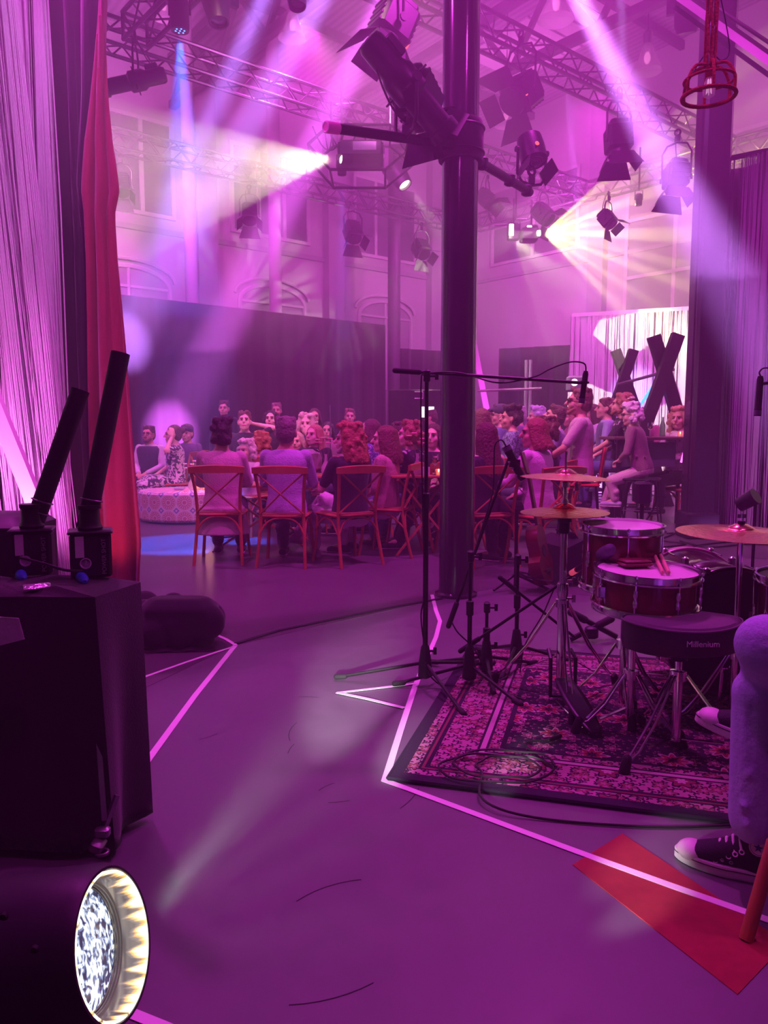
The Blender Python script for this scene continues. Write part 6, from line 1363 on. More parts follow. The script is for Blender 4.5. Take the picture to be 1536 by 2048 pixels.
# -- right of the column
p, r = person('woman with long dark red hair and bare shoulders, back turned, right of the column', 968, 876, 7.0, 28, s=.96, near=True, hair='long', hairc=(.1, .025, .025), top=BK, bare=True, bottom=BK, hyaw=28, arms=('lap', 'lap'), skin=2)
chair(r.x, r.y - .02, 14, 'cross-back wooden chair of the bare-shouldered woman right of the column')
p, r = person('person with a reddish bob in a pale pink shirt, turned left behind the upper hi-hat', 1068, 868, 6.9, 50, s=.98, near=True, hair='mid', hairc=(.3, .09, .06), top=(.78, .5, .72), sleeve=1, bottom=BK, hyaw=32, lean=4, arms=('table', 'lap'), skin=1)
chair(r.x + .02, r.y - .02, 30, 'cross-back wooden chair of the person in the pale pink shirt')
def metal_chair(x, y, yaw, sh, label, m, back=True, name='metal_leg_chair'):
    t = thing(name, label, 'chair' if back else 'stool', (x, y, 0), R(yaw)); MB().cbox((0, 0, sh), (.42, .42, .03), .014).build('seat', m, t)
    if back:
        g = MB(); g.grid(lambda u, v: Vector(((u - .5) * .4, -.2 - .05 * v - .03 * (1 - (2 * u - 1) ** 2), sh + .02 + .38 * v)), 10, 6); g.build('backrest', m, t, solid=.015)
    for sx in (-1, 1):
        for sy in (-1, 1): MB().tube([(sx * .17, sy * .17, sh - .01), (sx * .22, sy * .23, 0)], .010, 8).build('leg', K_MET, t)
        if sh > .6: MB().tube([(sx * .2, -.21, .25), (sx * .2, .21, .25)], .007, 6).build('footrest', K_MET, t)
    return t
REDP = mat('red_moulded_seat', (.5, .03, .04), .4)
p, r = person('tall man in glasses and a grey T-shirt sitting upright under the hanging microphone', 1158, 806, 8.3, 76, s=1.1, near=True, hair='short', hairc=(.2, .1, .07), top=(.55, .4, .45), sleeve=.42, bottom=NV, glasses=True, beard=(.3, .15, .1), arms=('knee', 'knee'), hpit=6, hyaw=6, skin=1, foot=.2)
metal_chair(r.x, r.y, 76, at(1158, 806, 8.3).z - .685 * 1.1 - .115, 'red-seated chair with thin black legs under the tall man in grey', REDP)
p, r = person('white-haired woman in a mauve jumper and pale trousers perched on a stool', 1262, 830, 9.4, 66, s=.98, near=True, hair='curly', hairc=(.75, .68, .7), top=(.26, .12, .18), sleeve=.85, bottom=(.68, .45, .55), glasses=True, arms=('lap', 'lap'), lean=14, hpit=-8, hyaw=10, skin=2, legs='stool', foot=.27, shoe=(.6, .5, .7))
metal_chair(r.x, r.y, 66, at(1262, 830, 9.4).z - .685 * .98 - .10, 'black bar stool under the white-haired woman', K_PLA, back=False, name='bar_stool')
def row(lst):
    for i, a in enumerate(lst):
        lab, hx, hy, Y, yaw, kw, ch = a; p, r = person(lab, hx, hy, Y, yaw, **kw)
        if ch: 
            z = at(hx, hy, Y).z - .685 * kw.get('s', 1.) - .10
            if z > .58: metal_chair(r.x, r.y, yaw, z, ch, K_PLA)
            else: chair(r.x, r.y, yaw, ch)
row([
 ('curly-haired bearded man in a dark printed T-shirt beside the white-haired woman', 1242, 812, 9.9, 72, dict(s=1.06, hair='curly', hairc=(.36, .17, .1), pat=PRINT, sleeve=.42, bottom=JN, arms=('knee', 'lap'), hpit=8, beard=(.3, .14, .08), foot=.2), 'black chair under the curly-haired bearded man'),
 ('man in a short-sleeved denim shirt and dark waistcoat left of the curly-haired man', 1211, 818, 10.5, 78, dict(s=1.06, hair='short', hairc=(.14, .07, .05), top=(.35, .42, .62), vest=(.1, .12, .2), sleeve=.45, bottom=NV, arms=('lap', 'knee'), hpit=4, foot=.15), 'black chair under the man in the denim shirt'),
 ('dark-haired woman in a pale top seen between the tall man and the denim shirt', 1183, 828, 11.4, 100, dict(hair='bob', hairc=(.08, .035, .03), top=(.7, .65, .75), sleeve=.5, foot=.1), 'black chair under the dark-haired woman in a pale top'),
 ('man in a purple hooded top looking up, left of the tall man', 1109, 834, 9.6, 78, dict(s=1.04, hair='short', hairc=(.1, .045, .035), top=(.25, .18, .36), sleeve=1, hpit=16, bottom=NV, foot=.1), 'black chair under the man in the purple hooded top'),
 ('person with dark curly hair behind the pale pink shirt', 1090, 862, 8.3, 60, dict(hair='curly', hairc=(.12, .04, .03), top=BK, hyaw=15), 'wooden chair under the person with dark curly hair'),
 ('young man in a checked navy shirt right of the man in the cap', 1021, 838, 9.4, 85, dict(s=1.02, hair='quiff', hairc=(.04, .02, .02), pat=PLAID, sleeve=1, bottom=JN, hpit=4, skin=1), 'chair under the young man in the checked shirt'),
 ('man in a dark flat cap and glasses looking left', 1000, 832, 10.2, 82, dict(s=1.02, hair='short', hairc=(.06, .04, .04), cap=(.07, .06, .1), glasses=True, top=(.12, .12, .3), sleeve=1), 'chair under the man in the flat cap'),
 ('brown-haired woman seen from behind, tight against the right side of the column', 962, 842, 9.0, 20, dict(hair='long', hairc=(.15, .06, .05), top=(.65, .4, .45), sleeve=.4, bottom=NV), 'chair under the brown-haired woman tight against the column'),
 ('blue-white haired person between the checked shirt and the hooded top', 1073, 834, 11.2, 80, dict(hair='curly', hairc=(.6, .6, .78), top=(.3, .3, .5)), 'chair under the blue-white haired person'),
 ('grey-haired person behind the young man in the checked shirt', 1036, 832, 11.8, 85, dict(hair='short', hairc=(.5, .45, .5), top=(.2, .15, .25)), 'chair under the grey-haired person behind the checked shirt'),
 ('small face in red light behind the man in the cap', 984, 838, 12.0, 95, dict(hair='short', hairc=(.2, .08, .07), top=(.5, .2, .3)), 'chair under the farthest person left of the cap'),
 ('woman with light hair directly behind the tall man in grey', 1141, 836, 11.6, 95, dict(hair='long', hairc=(.45, .25, .15), top=(.4, .1, .2)), 'chair behind the tall man in grey'),
 ('blond curly-haired person in a cream printed top at the high table by the square column', 1358, 838, 10.0, 118, dict(s=1.05, hair='longcurly', hairc=(.6, .38, .2), pat=WPRINT, sleeve=.9, bottom=BK, arms=('table', 'table'), hyaw=20, foot=.15), 'black chair under the blond person at the high table'),
 ('pink-faced person half hidden behind the tall crossed beams', 1292, 832, 12.4, 130, dict(hair='short', hairc=(.3, .12, .12), top=(.5, .2, .25)), 'chair behind the tall crossed beams'),
 # far left
 ('bearded man in a dark vest and white collar at the far left', 297, 870, 11.6, 172, dict(s=.98, hair='short', hairc=(.12, .07, .06), top=(.75, .7, .75), vest=(.05, .035, .06), sleeve=1, glasses=True, beard=(.12, .07, .06), hpit=6, skin=1), 'chair under the bearded man in the vest'),
 ('woman with hand raised to her head in a swirl-print dress beside the ottoman', 346, 870, 11.0, 120, dict(s=.98, hair='bun', hairc=(.12, .05, .04), pat=FLOR, sleeve=.35, skirt=FLOR, arms=('ear', 'lap'), hyaw=-12, skin=2), 'chair under the woman in the swirl-print dress'),
 ('person in a light hat and dark jacket behind the woman in swirl print', 374, 868, 12.0, 170, dict(hair='short', hairc=(.2, .1, .08), cap=(.5, .35, .4), top=(.12, .08, .16), sleeve=1), 'chair under the person in the light hat'),
 ('standing person in dark clothes before the drape above the dark-haired man', 448, 818, 13.0, 180, dict(stand=True, hair='short', hairc=(.12, .07, .07), top=BK, sleeve=1, arms=('down', 'down')), None),
 ('man in a black T-shirt with one elbow raised behind his head', 489, 844, 10.6, 186, dict(s=1.02, hair='short', hairc=(.16, .08, .06), top=BK, sleeve=.42, arms=('behind', 'lap'), hpit=12, skin=2), 'chair under the man with the raised elbow'),
 ('pale-faced woman with smooth black hair looking up', 542, 840, 11.2, 176, dict(hair='bob', hairc=(.02, .015, .02), top=BK, hpit=8, skin=2), 'chair under the woman with smooth black hair'),
 ('standing grey-haired man behind the black-haired woman, before the drape', 553, 822, 13.4, 182, dict(stand=True, hair='short', hairc=(.3, .2, .2), top=BK, sleeve=1, arms=('crossed', 'crossed')), None),
 ('woman with wavy pale blond hair and a green top resting her chin on her hand', 612, 850, 10.4, 178, dict(hair='longcurly', hairc=(.7, .5, .45), top=(.05, .25, .22), sleeve=.5, arms=('face', 'crossed'), hpit=6, skin=2), 'chair under the wavy-haired woman in green'),
 ('woman with long straight blond hair in a black high-necked top', 628, 872, 9.2, 165, dict(s=.95, hair='long', hairc=(.5, .26, .14), top=BK, sleeve=1, hyaw=-18, hpit=6, skin=2), 'chair under the woman with long straight blond hair'),
 ('small person in a cream cardigan with pale hair between the two men in front', 492, 902, 8.9, 150, dict(s=.88, hair='curly', hairc=(.75, .6, .55), top=(.75, .65, .65), sleeve=1, bottom=(.7, .6, .65), arms=('face', 'lap')), 'chair under the small person in cream'),
 ('red-haired person seen from behind between the two men in front', 522, 886, 9.4, 20, dict(s=.9, hair='curly', hairc=(.4, .12, .05), top=(.5, .2, .2), sleeve=1), 'chair under the red-haired person between the men'),
 ('dark-haired face far back, right of the wavy blond woman', 629, 834, 12.8, 186, dict(hair='mid', hairc=(.1, .05, .05), top=BK), 'chair far back right of the wavy blond woman'),
 ('lone face far back against the drape above the curly reddish hair', 700, 834, 13.2, 182, dict(hair='short', hairc=(.25, .12, .1), top=BK), 'chair far back under the lone face by the drape'),
 ('blond person leaning at the back, beside the man in lilac', 594, 884, 10.0, 170, dict(s=.9, hair='mid', hairc=(.6, .42, .3), top=(.5, .25, .4)), 'chair under the blond person beside the man in lilac'),
 ('dark-haired person far back left of the small folding table', 655, 862, 12.0, 178, dict(hair='mid', hairc=(.05, .03, .03), top=(.3, .1, .2)), 'chair far back left of the folding table'),
 ('woman in boots facing the folding table, mostly hidden by the column', 905, 872, 7.9, 95, dict(s=.97, hair='long', hairc=(.12, .06, .05), top=(.5, .2, .3), sleeve=.5, bottom=BK, legs='fwd', skin=2), 'wooden chair hidden behind the glossy column'),
])
# ------------------------------------------------------------------ tables and what stands on them
def folding_table(label, c, w, d, h, rz=0):
    t = thing('folding_table', label, 'table', (c.x, c.y, 0), rz)
    for k in range(6): 
        MB().cbox((0, -d / 2 + d * (k + .5) / 6, h - .012), (w, d / 6 * .94, .022), .004).build('table_slat', WOODT, t)
    for s in (-1, 1): MB().cbox((s * w * .42, 0, h - .035), (.03, d * .96, .03), .004).build('batten', WOODT, t)
    for s in (-1, 1):
        for q in (-1, 1): MB().bar((q * w * .43, s * d * .38, .005), (-q * w * .40, s * d * .36, h - .03), .018, .035, (0, 1, 0)).build('leg', WOODT, t, smooth=False)
    return t
tA = at(850, 948, 7.6); folding_table('small slatted folding table left of the column with a vase', tA, .72, .6, tA.z, .1)
tB = at(530, 966, 7.8); folding_table('slatted folding table between the two men with their backs turned', tB, 1.15, .62, tB.z, 0)
def bottle(label, q, h, r, m, neck=.35, name='bottle', cat='bottle', grp=None):
    return tag(MB().lathe([(.0001, 0), (r, .002), (r, h * (1 - neck) * .9), (r * .35, h * (1 - neck * .6)), (r * .32, h * .97), (r * .4, h), (.0001, h)], 14, Matrix.Translation(q)).build(name, m), label, cat, grp)
def glass(label, q, h=.16, m=GLASS, grp='glasses on the audience tables'):
    return tag(MB().lathe([(.0001, 0), (.032, .001), (.006, .006), (.005, h * .45), (.02, h * .5), (.034, h * .72), (.029, h), (.027, h), (.031, h * .72), (.0001, h * .5)], 14, Matrix.Translation(q)).build('wine_glass', m), label, 'glass', grp)
def vase(label, q, s=1., col=(.8, .3, .4)):
    t = thing('flower_vase', label, 'vase', q); rnd = random.Random(int(q.x * 100))
    MB().lathe([(.0001, 0), (.03 * s, .0), (.045 * s, .03 * s), (.04 * s, .07 * s), (.014 * s, .12 * s), (.012 * s, .17 * s), (.018 * s, .18 * s)], 18, Matrix.Translation(q)).build('glass_vase', mat('vase_glass', (.85, .75, .8), .08, alpha=.5), t, True)
    g = MB(); f = MB()
    for k in range(6):
        a = rnd.uniform(0, 6.28); e = q + Vector((.07 * math.cos(a), .07 * math.sin(a), rnd.uniform(.24, .36))) * 1.0 * s if False else q + Vector((.07 * math.cos(a) * s, .07 * math.sin(a) * s, rnd.uniform(.24, .36) * s)); g.tube(arc(q + Z * .1 * s, e, .02, 5, (math.cos(a), math.sin(a), 0)), .002, 5)
        for j in range(5): b = a + j * 1.256; f.ell(e + Vector((.014 * math.cos(b), .014 * math.sin(b), 0)) * s, (.012 * s, .012 * s, .008 * s), seg=8, rings=5)
    g.build('stems', mat('stem_green', (.1, .2, .08), .6), t, True); f.build('blossoms', mat('blossom_%d' % int(col[1] * 99), col, .7), t, True); return t
def candle(label, q, grp, s=1.):
    t = thing('candle_glass', label, 'candle', q, group=grp); MB().lathe([(.0001, 0), (.028 * s, 0), (.032 * s, .06 * s), (.03 * s, .06 * s), (.026 * s, .006)], 14, Matrix.Translation(q)).build('glass_cup', mat('amber_glass', (.8, .4, .25), .15, alpha=.5), t, True)
    MB().lathe([(.0001, .005), (.02 * s, .005), (.02 * s, .025 * s), (.0001, .027 * s)], 12, Matrix.Translation(q)).build('wax', mat('wax', (.8, .5, .4), .6, em=(1, .35, .15), es=1.5), t, True)
    MB().ell(q + Z * .045 * s, (.006 * s, .006 * s, .014 * s), seg=8, rings=6).build('flame', mat('flame', (1, .7, .4), .5, em=(1, .6, .25), es=25), t, True)
    return t
vase('round glass vase of pink blossoms on the small folding table', Vector((tA.x - .08, tA.y - .1, tA.z)), 1.15, (.75, .35, .35))
glass('clear stemmed glass on the small folding table behind the tall stand', Vector((tA.x + .09, tA.y - .14, tA.z)), .2)
glass('clear stemmed glass on the small folding table nearest the column', Vector((tA.x + .19, tA.y - .05, tA.z)), .17)
for k, (dx, lb) in enumerate(((.12, 'left'), (.17, 'right'))): candle('%s one of two red candle glasses on the small folding table' % lb, Vector((tA.x + dx, tA.y - .2, tA.z)), 'candles on the folding table')
tag(MB().cbox((tA.x + .0, tA.y - .2, tA.z + .04), (.07, .003, .08), .001, rot=None).build('menu_card', WHITEP), 'small white card standing on the folding table beside the vase', 'card')
vase('vase of flowers on the table behind the man in lilac', Vector((at(652, 945, 8.2).x, 8.2, .74)), 1.2, (.6, .3, .3))
cu_ = at(620, 922, 8.4); tag(MB().cbox((0, 0, 0), (.26, .12, .26), .05).build('cushion', mat('grey_cushion_cloth', (.35, .3, .32), .9, bump=.3, bs=90)), 'grey cushion beside the woman with long straight blond hair', 'cushion').location = cu_
tC = at(662, 945, 8.3); folding_table('third folding table farther back beside the grey cushion', Vector((tC.x - .02, 8.3, .74)), .7, .6, .735, 0)
# ottoman with tile print
oc = fl(352, 1050); oc = Vector((oc.x + .02, oc.y + .62, 0)); OR = .66; OM = mat('tile_print_cloth', (.75, .5, .6), .8); nt, p = nodes_of(OM)
tc = nt.nodes.new('ShaderNodeTexCoord'); sp = nt.nodes.new('ShaderNodeSeparateXYZ'); nt.links.new(tc.outputs['Object'], sp.inputs[0])
an = M2(nt, 'MULTIPLY', M2(nt, 'ARCTAN2', sp.outputs[1], sp.outputs[0]), OR); u_ = M2(nt, 'DIVIDE', an, .2073 * 1.0); v_ = M2(nt, 'DIVIDE', sp.outputs[2], .2073)
def cell(nt, x): return M2(nt, 'SUBTRACT', M2(nt, 'FRACT', x), .5)
def rad(nt, x, y): return M2(nt, 'SQRT', M2(nt, 'ADD', M2(nt, 'MULTIPLY', x, x), M2(nt, 'MULTIPLY', y, y)))
cx1, cy1 = cell(nt, u_), cell(nt, M2(nt, 'ADD', v_, .1)); r1 = rad(nt, cx1, cy1); a1 = M2(nt, 'ARCTAN2', cy1, cx1)
pet = M2(nt, 'GREATER_THAN', M2(nt, 'COSINE', M2(nt, 'MULTIPLY', a1, 16)), .2)
col = mixc(nt, M2(nt, 'LESS_THAN', r1, .46), (.8, .6, .68), (.55, .16, .22)); col = mixc(nt, M2(nt, 'MULTIPLY', pet, M2(nt, 'LESS_THAN', M2(nt, 'ABSOLUTE', M2(nt, 'SUBTRACT', r1, .3)), .08)), col, (.8, .55, .6)); col = mixc(nt, M2(nt, 'LESS_THAN', M2(nt, 'ABSOLUTE', M2(nt, 'SUBTRACT', r1, .42)), .015), col, (.8, .6, .68)); col = mixc(nt, M2(nt, 'LESS_THAN', M2(nt, 'ABSOLUTE', M2(nt, 'SUBTRACT', r1, .15)), .03), col, (.8, .6, .68))
cx2, cy2 = cell(nt, M2(nt, 'ADD', u_, .5)), cell(nt, M2(nt, 'ADD', v_, .6)); r2 = M2(nt, 'ADD', M2(nt, 'ABSOLUTE', cx2), M2(nt, 'ABSOLUTE', cy2)); col = mixc(nt, M2(nt, 'LESS_THAN', r2, .2), col, (.25, .2, .45)); col = mixc(nt, M2(nt, 'LESS_THAN', r2, .08), col, (.8, .6, .7))
nt.links.new(col, p.inputs['Base Color'])
t = thing('ottoman', 'low round ottoman covered in tile-pattern cloth at the left', 'ottoman', oc)
MB().lathe([(OR - .03, .03), (OR, .06), (OR, .385), (OR - .02, .41)], 64, caps=False).build('patterned_side', OM, t); MB().lathe([(OR - .02, .41), (OR * .6, .425), (.0001, .428)], 64, caps=False).build('top_cushion', OM, t); MB().lathe([(OR - .06, 0), (OR - .05, .03), (.0001, .03)], 40).build('dark_plinth', K_PLA, t)
vase('slim vase of pink blossoms standing on the round ottoman', oc + Vector((.12, -.3, .43)), 1.2, (.9, .5, .6))
for k in range(4): candle('%s tea light glowing on the round ottoman' % ('leftmost', 'second', 'third', 'rightmost')[k], oc + Vector((.2 + .075 * k, -.32 + .04 * (k % 2), .43)), 'tea lights on the ottoman', 1.1)
l = bpy.data.lights.new('candle_glow', 'POINT'); l.energy = 3; l.color = (1, .4, .3); l.shadow_soft_size = .1; lo = bpy.data.objects.new('candle_glow', l); COL.objects.link(lo); lo.location = oc + Vector((.32, -.32, .62))
tag(MB().cbox(oc + Vector((-.05, -.3, .45)), (.12, .08, .03), .004).build('menu_card', mat('lilac_card', (.6, .55, .8), .6)), 'lilac card lying on the round ottoman', 'card')
# high table at the right, bench, rack
th = at(1300, 876, 9.7); t = thing('high_table', 'high dark table with glasses between the crossed beams', 'table', (th.x, 9.7, 0))
MB().cbox((0, 0, th.z), (1.1, .7, .04), .01).build('table_top', mat('dark_table_top', (.12, .07, .06), .4), t)
for sx in (-1, 1):
    for sy in (-1, 1): MB().bar((sx * .48, sy * .28, 0), (sx * .48, sy * .28, th.z - .02), .04, .04).build('leg', K_MET, t, smooth=False)
MB().box((-.1, -.2, th.z - .2), (.7, .02, .3)).build('apron_panel', mat('green_grey_panel', (.12, .2, .16), .6), t, smooth=False)
B0 = Vector((th.x, 9.55, th.z + .02))
bottle('green bottle standing on the high table', B0 + Vector((.1, 0, 0)), .24, .035, mat('green_glass', (.1, .3, .12), .1, alpha=.8)); vase('bushy vase of blossoms on the high table', B0 + Vector((-.2, .05, 0)), 1.35, (.7, .55, .5)); glass('stemmed glass on the high table near the blossoms', B0 + Vector((-.08, -.08, 0)), .17)
candle('red candle glass at the right end of the high table', B0 + Vector((.3, -.05, 0)), 'candles on the high table'); glass('stemmed glass at the left end of the high table', B0 + Vector((-.38, -.05, 0)), .16)
bq = at(1128, 978, 10.2); t = thing('bench', 'low lilac bench seen between the tall man and the hi-hat', 'bench', (bq.x, 10.2, 0)); MB().cbox((0, 0, bq.z), (.95, .3, .05), .01).build('seat_board', mat('lilac_board', (.5, .42, .7), .6), t)
for s in (-.4, .38): MB().box((s, 0, bq.z / 2 - .01), (.07, .26, bq.z - .03)).build('leg', MATS['lilac_board'], t, smooth=False)
rq = at(842, 800, 13.4); t = thing('equipment_rack', 'dark equipment rack with a lit monitor behind the crowd left of the column', 'rack', (rq.x, 13.4, 0)); MB().cbox((0, 0, .95), (1.1, .5, 1.9), .02).build('cabinet', K_MET, t); MB().box((.1, -.26, 1.52), (.22, .02, .18)).build('monitor_screen', mat('lit_screen', (.5, .6, .6), .3, em=(.8, .9, 1), es=1.4), t, smooth=False)
MB().tube([(-.12, -.26, 1.75), (.02, -.26, 1.75), (.02, -.26, 1.86), (-.12, -.26, 1.86)], .01, 6).build('pale_handle', WHITEP, t); 
tp = at(1152, 768, 13.0); t = thing('equipment_lamp', 'small grey lamp housing on a pole behind the hanging microphone', 'stage light', tp); MB().cbox(tp, (.3, .2, .26), .03).build('housing', mat('grey_housing', (.2, .18, .22), .5), t, True); MB().tube([tp, Vector((tp.x, tp.y, .0))], .018, 8).build('pole', K_MET, t, True); MB().lathe([(.06, 0), (.0001, .01)], 14, xf(tp + Vector((-.05, -.1, .02)), (0, -1, 0))).build('lens', mat('soft_lit_lens', (.8, .7, .7), .3, em=(1, .8, .8), es=1.5), t, True)
tag(MB().tube([at(660, 810, 9.5), Vector((at(660, 810, 9.5).x, 9.5, .0))], .008, 6).build('thin_pole', GREYM), 'thin grey pole rising between the blond woman and the curly reddish hair', 'pole')
# ------------------------------------------------------------------ seated person cut by the right edge
DEN = mat('pale_blue_denim', (.42, .46, .78), .8, bump=.2, bs=60, var=.14, vs=9); DENS = mat('denim_seam', (.3, .32, .6), .8)
RX = 1.46; RY = 1.95
t = thing('person', 'person in pale jeans and black canvas shoes cut by the right edge', 'person', (RX, RY, 0))
def W(x, y, z): return Vector((x, y, z))
hipn, hipf = W(RX, 1.86, .52), W(RX, 2.06, .52)
an1 = at(1512, 1652, 1.97); an1.z = .12
knS = W(at(1531, 1400, 1.98).x, 1.99, .50)     # supporting leg (far hip)
knC = W(at(1506, 1290, 1.92).x + .03, 1.90, .66)     # crossing leg on top
anC = at(1552, 1425, 2.2)
B = MB(); 
tor = [(.0, .16, .12), (.1, .15, .12), (.25, .145, .11), (.38, .175, .115), (.47, .18, .1), (.52, .1, .07), (.6, .055, .055)]
ringloft(B, [(W(RX + .02, RY, .52) + Z * a, Vector((0, w_, 0)), Vector((-d_, 0, 0))) for a, w_, d_ in tor])
hd = W(RX - .0, RY, 1.24)
B.cap(hd - Z * .16, hd - Z * .04, .055, .05); B.ell(hd + Vector((.01, 0, .035)), (.094, .074, .088)); B.ell(hd + Vector((-.022, 0, -.035)), (.068, .06, .078)); B.cap(hd + Vector((-.088, 0, .018)), hd + Vector((-.113, 0, -.02)), .009, .014)
for s in (-1, 1):
    B.ell(hd + Vector((.008, s * .076, -.008)), (.02, .011, .032)); sh = W(RX + .02, RY + s * .17, .98); el = W(RX - .02, RY + s * .21, .74); wr = W(RX - .16, RY + s * .08, .71)
    B.cap(sh, el, .046, .037); B.cap(el, wr, .037, .026); hand(B, wr, Vector((-1, -s * .2, -.1)), Z, 1., -s, .5)
B.cap(hipf, knS, .075, .054); B.cap(knS, an1, .05, .036); B.cap(hipn, knC, .075, .054); B.cap(knC, anC, .05, .036)
B.build('body', SKINS[0], t, True, voxel=.009, sm=1)
for s in (-1, 1): MB().ell(hd + Vector((-.083, s * .03, .008)), (.008, .0125, .0065), seg=8, rings=6).build('eye', DARKEYE, t, True)
G = MB(); G.ell(hd + Vector((.02, 0, .05)), (.096, .083, .086)); G.ell(hd + Vector((.05, 0, 0)), (.07, .08, .085)); G.build('hair', mat('hair_5_3_2', (.05, .03, .025), .55), t, True, voxel=.01, sm=1)
G = MB(); ringloft(G, [(W(RX + .02, RY, .52) + Z * a, Vector((0, w_ + .012, 0)), Vector((-d_ - .012, 0, 0))) for a, w_, d_ in tor[:-1]])
for s in (-1, 1): sh = W(RX + .02, RY + s * .17, .98); el = W(RX - .02, RY + s * .21, .74); G.cap(sh, sh.lerp(el, .8), .06, .05)
G.build('shirt', fab('cloth_dark_tee', BK), t, True, voxel=.011, sm=2)
# jeans with folds at the knees and hem
rnd = random.Random(31)
G = MB(); G.cap(hipn, hipf, .12, .12); G.cap(hipf, knS, .098, .082); 
sh0 = knS; sh1 = an1 + Z * .045
G.cap(sh0, sh0.lerp(sh1, .5), .080, .076); G.cap(sh0.lerp(sh1, .5), sh1, .076, .072)
G.cap(hipn, knC, .100, .083); G.cap(knC, knC.lerp(anC, .8), .080, .066)
for k in range(11): 
    u = rnd.uniform(-.06, .06); z = rnd.uniform(-.1, .09); c = knS + Vector((-.05 + rnd.uniform(0, .05), -.055 + rnd.uniform(0, .03), z)); G.cap(c, c + Vector((rnd.uniform(.03, .08), rnd.uniform(-.02, .02), rnd.uniform(-.05, .02))), .013, .008, 8)
for k in range(8): c = sh0.lerp(sh1, rnd.uniform(.55, .98)) + Vector((rnd.uniform(-.06, .02), -.05, 0)); G.cap(c, c + Vector((rnd.uniform(.03, .07), .0, rnd.uniform(-.03, .03))), .012, .009, 8)
for k in range(9): c = knC + Vector((rnd.uniform(-.02, .1), -.065, rnd.uniform(-.07, .06))); G.cap(c, c + Vector((rnd.uniform(.05, .12), .0, rnd.uniform(-.03, .05))), .014, .009, 8)
jj = G.build('jeans', DEN, t, True, voxel=.0075, sm=7)
g = MB(); g.tube([knS.lerp(sh1, .1) + Vector((-.015, -.078, 0)), knS.lerp(sh1, .5) + Vector((-.01, -.077, 0)), sh1 + Vector((-.005, -.072, 0))], .0025, 5); g.build('seam', DENS, jj, True)
CAN = mat('black_canvas', (.02, .02, .028), .85, bump=.3, bs=300); RBW = mat('off_white_rubber', (.68, .6, .66), .45); LACE = mat('white_lace', (.85, .8, .85), .7)
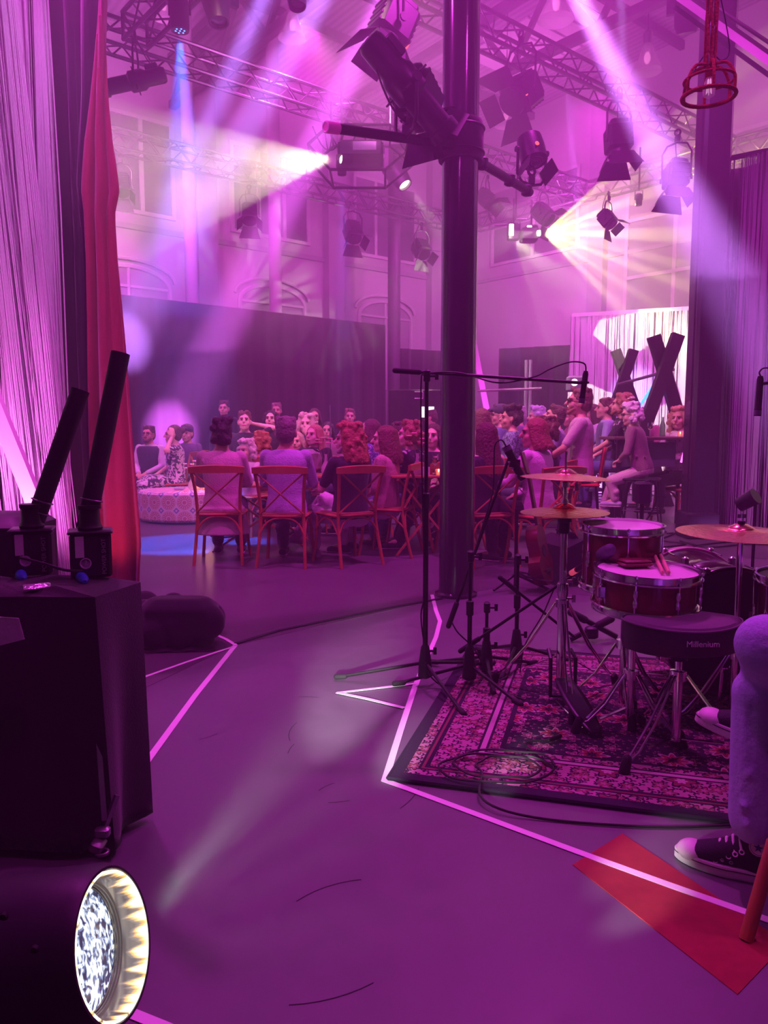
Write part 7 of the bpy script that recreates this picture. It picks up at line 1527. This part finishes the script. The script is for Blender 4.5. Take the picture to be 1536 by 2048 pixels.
def hightop(an, fwd, pitch=0., emblem=True, side=-1):
    """built along local +x, sole at z=0"""
    f = Vector(fwd); yaw_ = math.atan2(f.y, f.x)
    m = Matrix.Translation(an) @ Matrix.Rotation(yaw_, 4, 'Z') @ Matrix.Rotation(-pitch, 4, 'Y') @ Matrix.Translation((0, 0, -.11))
    def rg(x, z, w_, h, tilt=0): return (m @ Vector((x, 0, z)), (m.to_3x3() @ Vector((0, w_, 0))), (m.to_3x3() @ Vector((h * math.sin(tilt), 0, h * math.cos(tilt)))))
    G = MB(); ringloft(G, [rg(-.072, .045, .024, .026), rg(-.05, .055, .033, .045), (m @ Vector((0, 0, .06)), m.to_3x3() @ Vector((0, .037, 0)), m.to_3x3() @ Vector((0, 0, .055))), rg(.05, .052, .039, .046), rg(.10, .042, .041, .032), rg(.15, .034, .037, .02), rg(.18, .028, .026, .014), rg(.19, .025, .012, .01)], 24)
    G.cap(m @ Vector((-.01, 0, .05)), m @ Vector((-.005, 0, .13)), .046, .046)
    sh = G.build('shoe', CAN, t, True, voxel=.006, sm=2)
    def outl(a):
        c, s = math.cos(a), math.sin(a); x = .062 + .142 * c; w_ = .052 if c > 0 else .052 - .010 * (-c); return Vector((x, w_ * s * (1 - .10 * math.exp(-((x - .03) / .035) ** 2)), 0))
    g = MB(); n = 48; vs = []
    for z, k in ((0, .97), (.004, 1.0), (.026, 1.0), (.03, .985)):
        for i in range(n): q = outl(2 * PI * i / n); vs.append(m @ Vector((.062 + (q.x - .062) * k, q.y * k, z)))
    fs = [(r * n + i, r * n + (i + 1) % n, (r + 1) * n + (i + 1) % n, (r + 1) * n + i) for r in range(3) for i in range(n)] + [tuple(range(n - 1, -1, -1)), tuple(3 * n + i for i in range(n))]
    g.add(vs, fs); g.build('rubber_sole', RBW, sh, True)
    g = MB(); g.tube([m @ (outl(2 * PI * i / n) * 1.0 + Vector((0, 0, .0225))) for i in range(n + 1)], .0016, 5); g.build('sole_stripe', CAN, sh, True)
    g = MB(); g.ell(Vector((.157, 0, .030)), (.041, .0445, .0262), seg=20, rings=12, m=m); g.build('toe_cap', RBW, sh, True)
    for k in range(6):
        x = .035 + .016 * k; z = .108 - .0105 * k
        g = MB(); g.tube(spline([m @ Vector((x - .006, -.036, z - .026)), m @ Vector((x, -.02, z - .006)), m @ Vector((x + .004, 0, z + .004)), m @ Vector((x, .02, z - .006)), m @ Vector((x - .006, .036, z - .026))], 4), .0036, 6, sq=.6)
        for s in (-1, 1): g.torus((0, 0, 0), .006, .002, xf(m @ Vector((x - .007, s * .037, z - .030)), m.to_3x3() @ Vector((0, s, .3))), 10, 5)
        g.build('lace', LACE, sh, True)
    if emblem:
        q = xf(m @ Vector((-.012, side * .0478, .108)), m.to_3x3() @ Vector((0, side, .05)), m.to_3x3() @ Vector((0, 0, 1)))
        MB().lathe([(.0001, .001), (.0235, .001), (.0235, .003), (.0001, .0035)], 28, q).build('round_patch', RBW, sh, True)
        st = [((.0125 if i % 2 == 0 else .005) * math.cos(PI / 2 + i * PI / 5), (.0125 if i % 2 == 0 else .005) * math.sin(PI / 2 + i * PI / 5)) for i in range(10)]; MB().prism(st, .0036, .0046, q).build('star', mat('navy_star', (.04, .06, .3), .6), sh, True)
        MB().torus((0, 0, .0036), .0195, .0007, q, 28, 4).build('patch_ring', mat('navy_star', (.04, .06, .3), .6), sh, True)
    for k in range(2): MB().torus((0, 0, 0), .004, .0014, xf(m @ Vector((.052 + .022 * k, side * .0445, .045)), m.to_3x3() @ Vector((0, side, 0))), 10, 5).build('vent_eyelet', GREYM, sh, True)
hightop(Vector((an1.x, an1.y, .112)), (-.84, .5, 0), side=1)
hightop(anC, (-.86, .45, 0), .22, side=1)
# his chair: one splayed leg reaches into view
cp = make_chair('wooden chair of the person in jeans, one red leg reaching into the lower right corner'); cp.location = (RX - .02, RY - .03, 0); cp.rotation_euler = (0, 0, R(90)); cp['group'] = CG
lg = fl(1492, 1880)
k0 = [q for q in KIDS(cp) if q.name.startswith('leg')]
g = MB(); g.tube([Vector((lg.x, lg.y, .0)), at(1512, 1810, lg.y + .02), at(1545, 1690, lg.y + .06), Vector((RX - .15, RY - .19, .45))], [.016, .0165, .018, .018], 14)
rl = g.build('leg', WOODC, cp, True)
bpy.data.objects.remove(min(k0, key=lambda q: (wm(cp) @ (sum((Vector(v.co) for v in q.data.vertices), Vector()) / len(q.data.vertices)) - Vector((lg.x, lg.y, .2))).length))
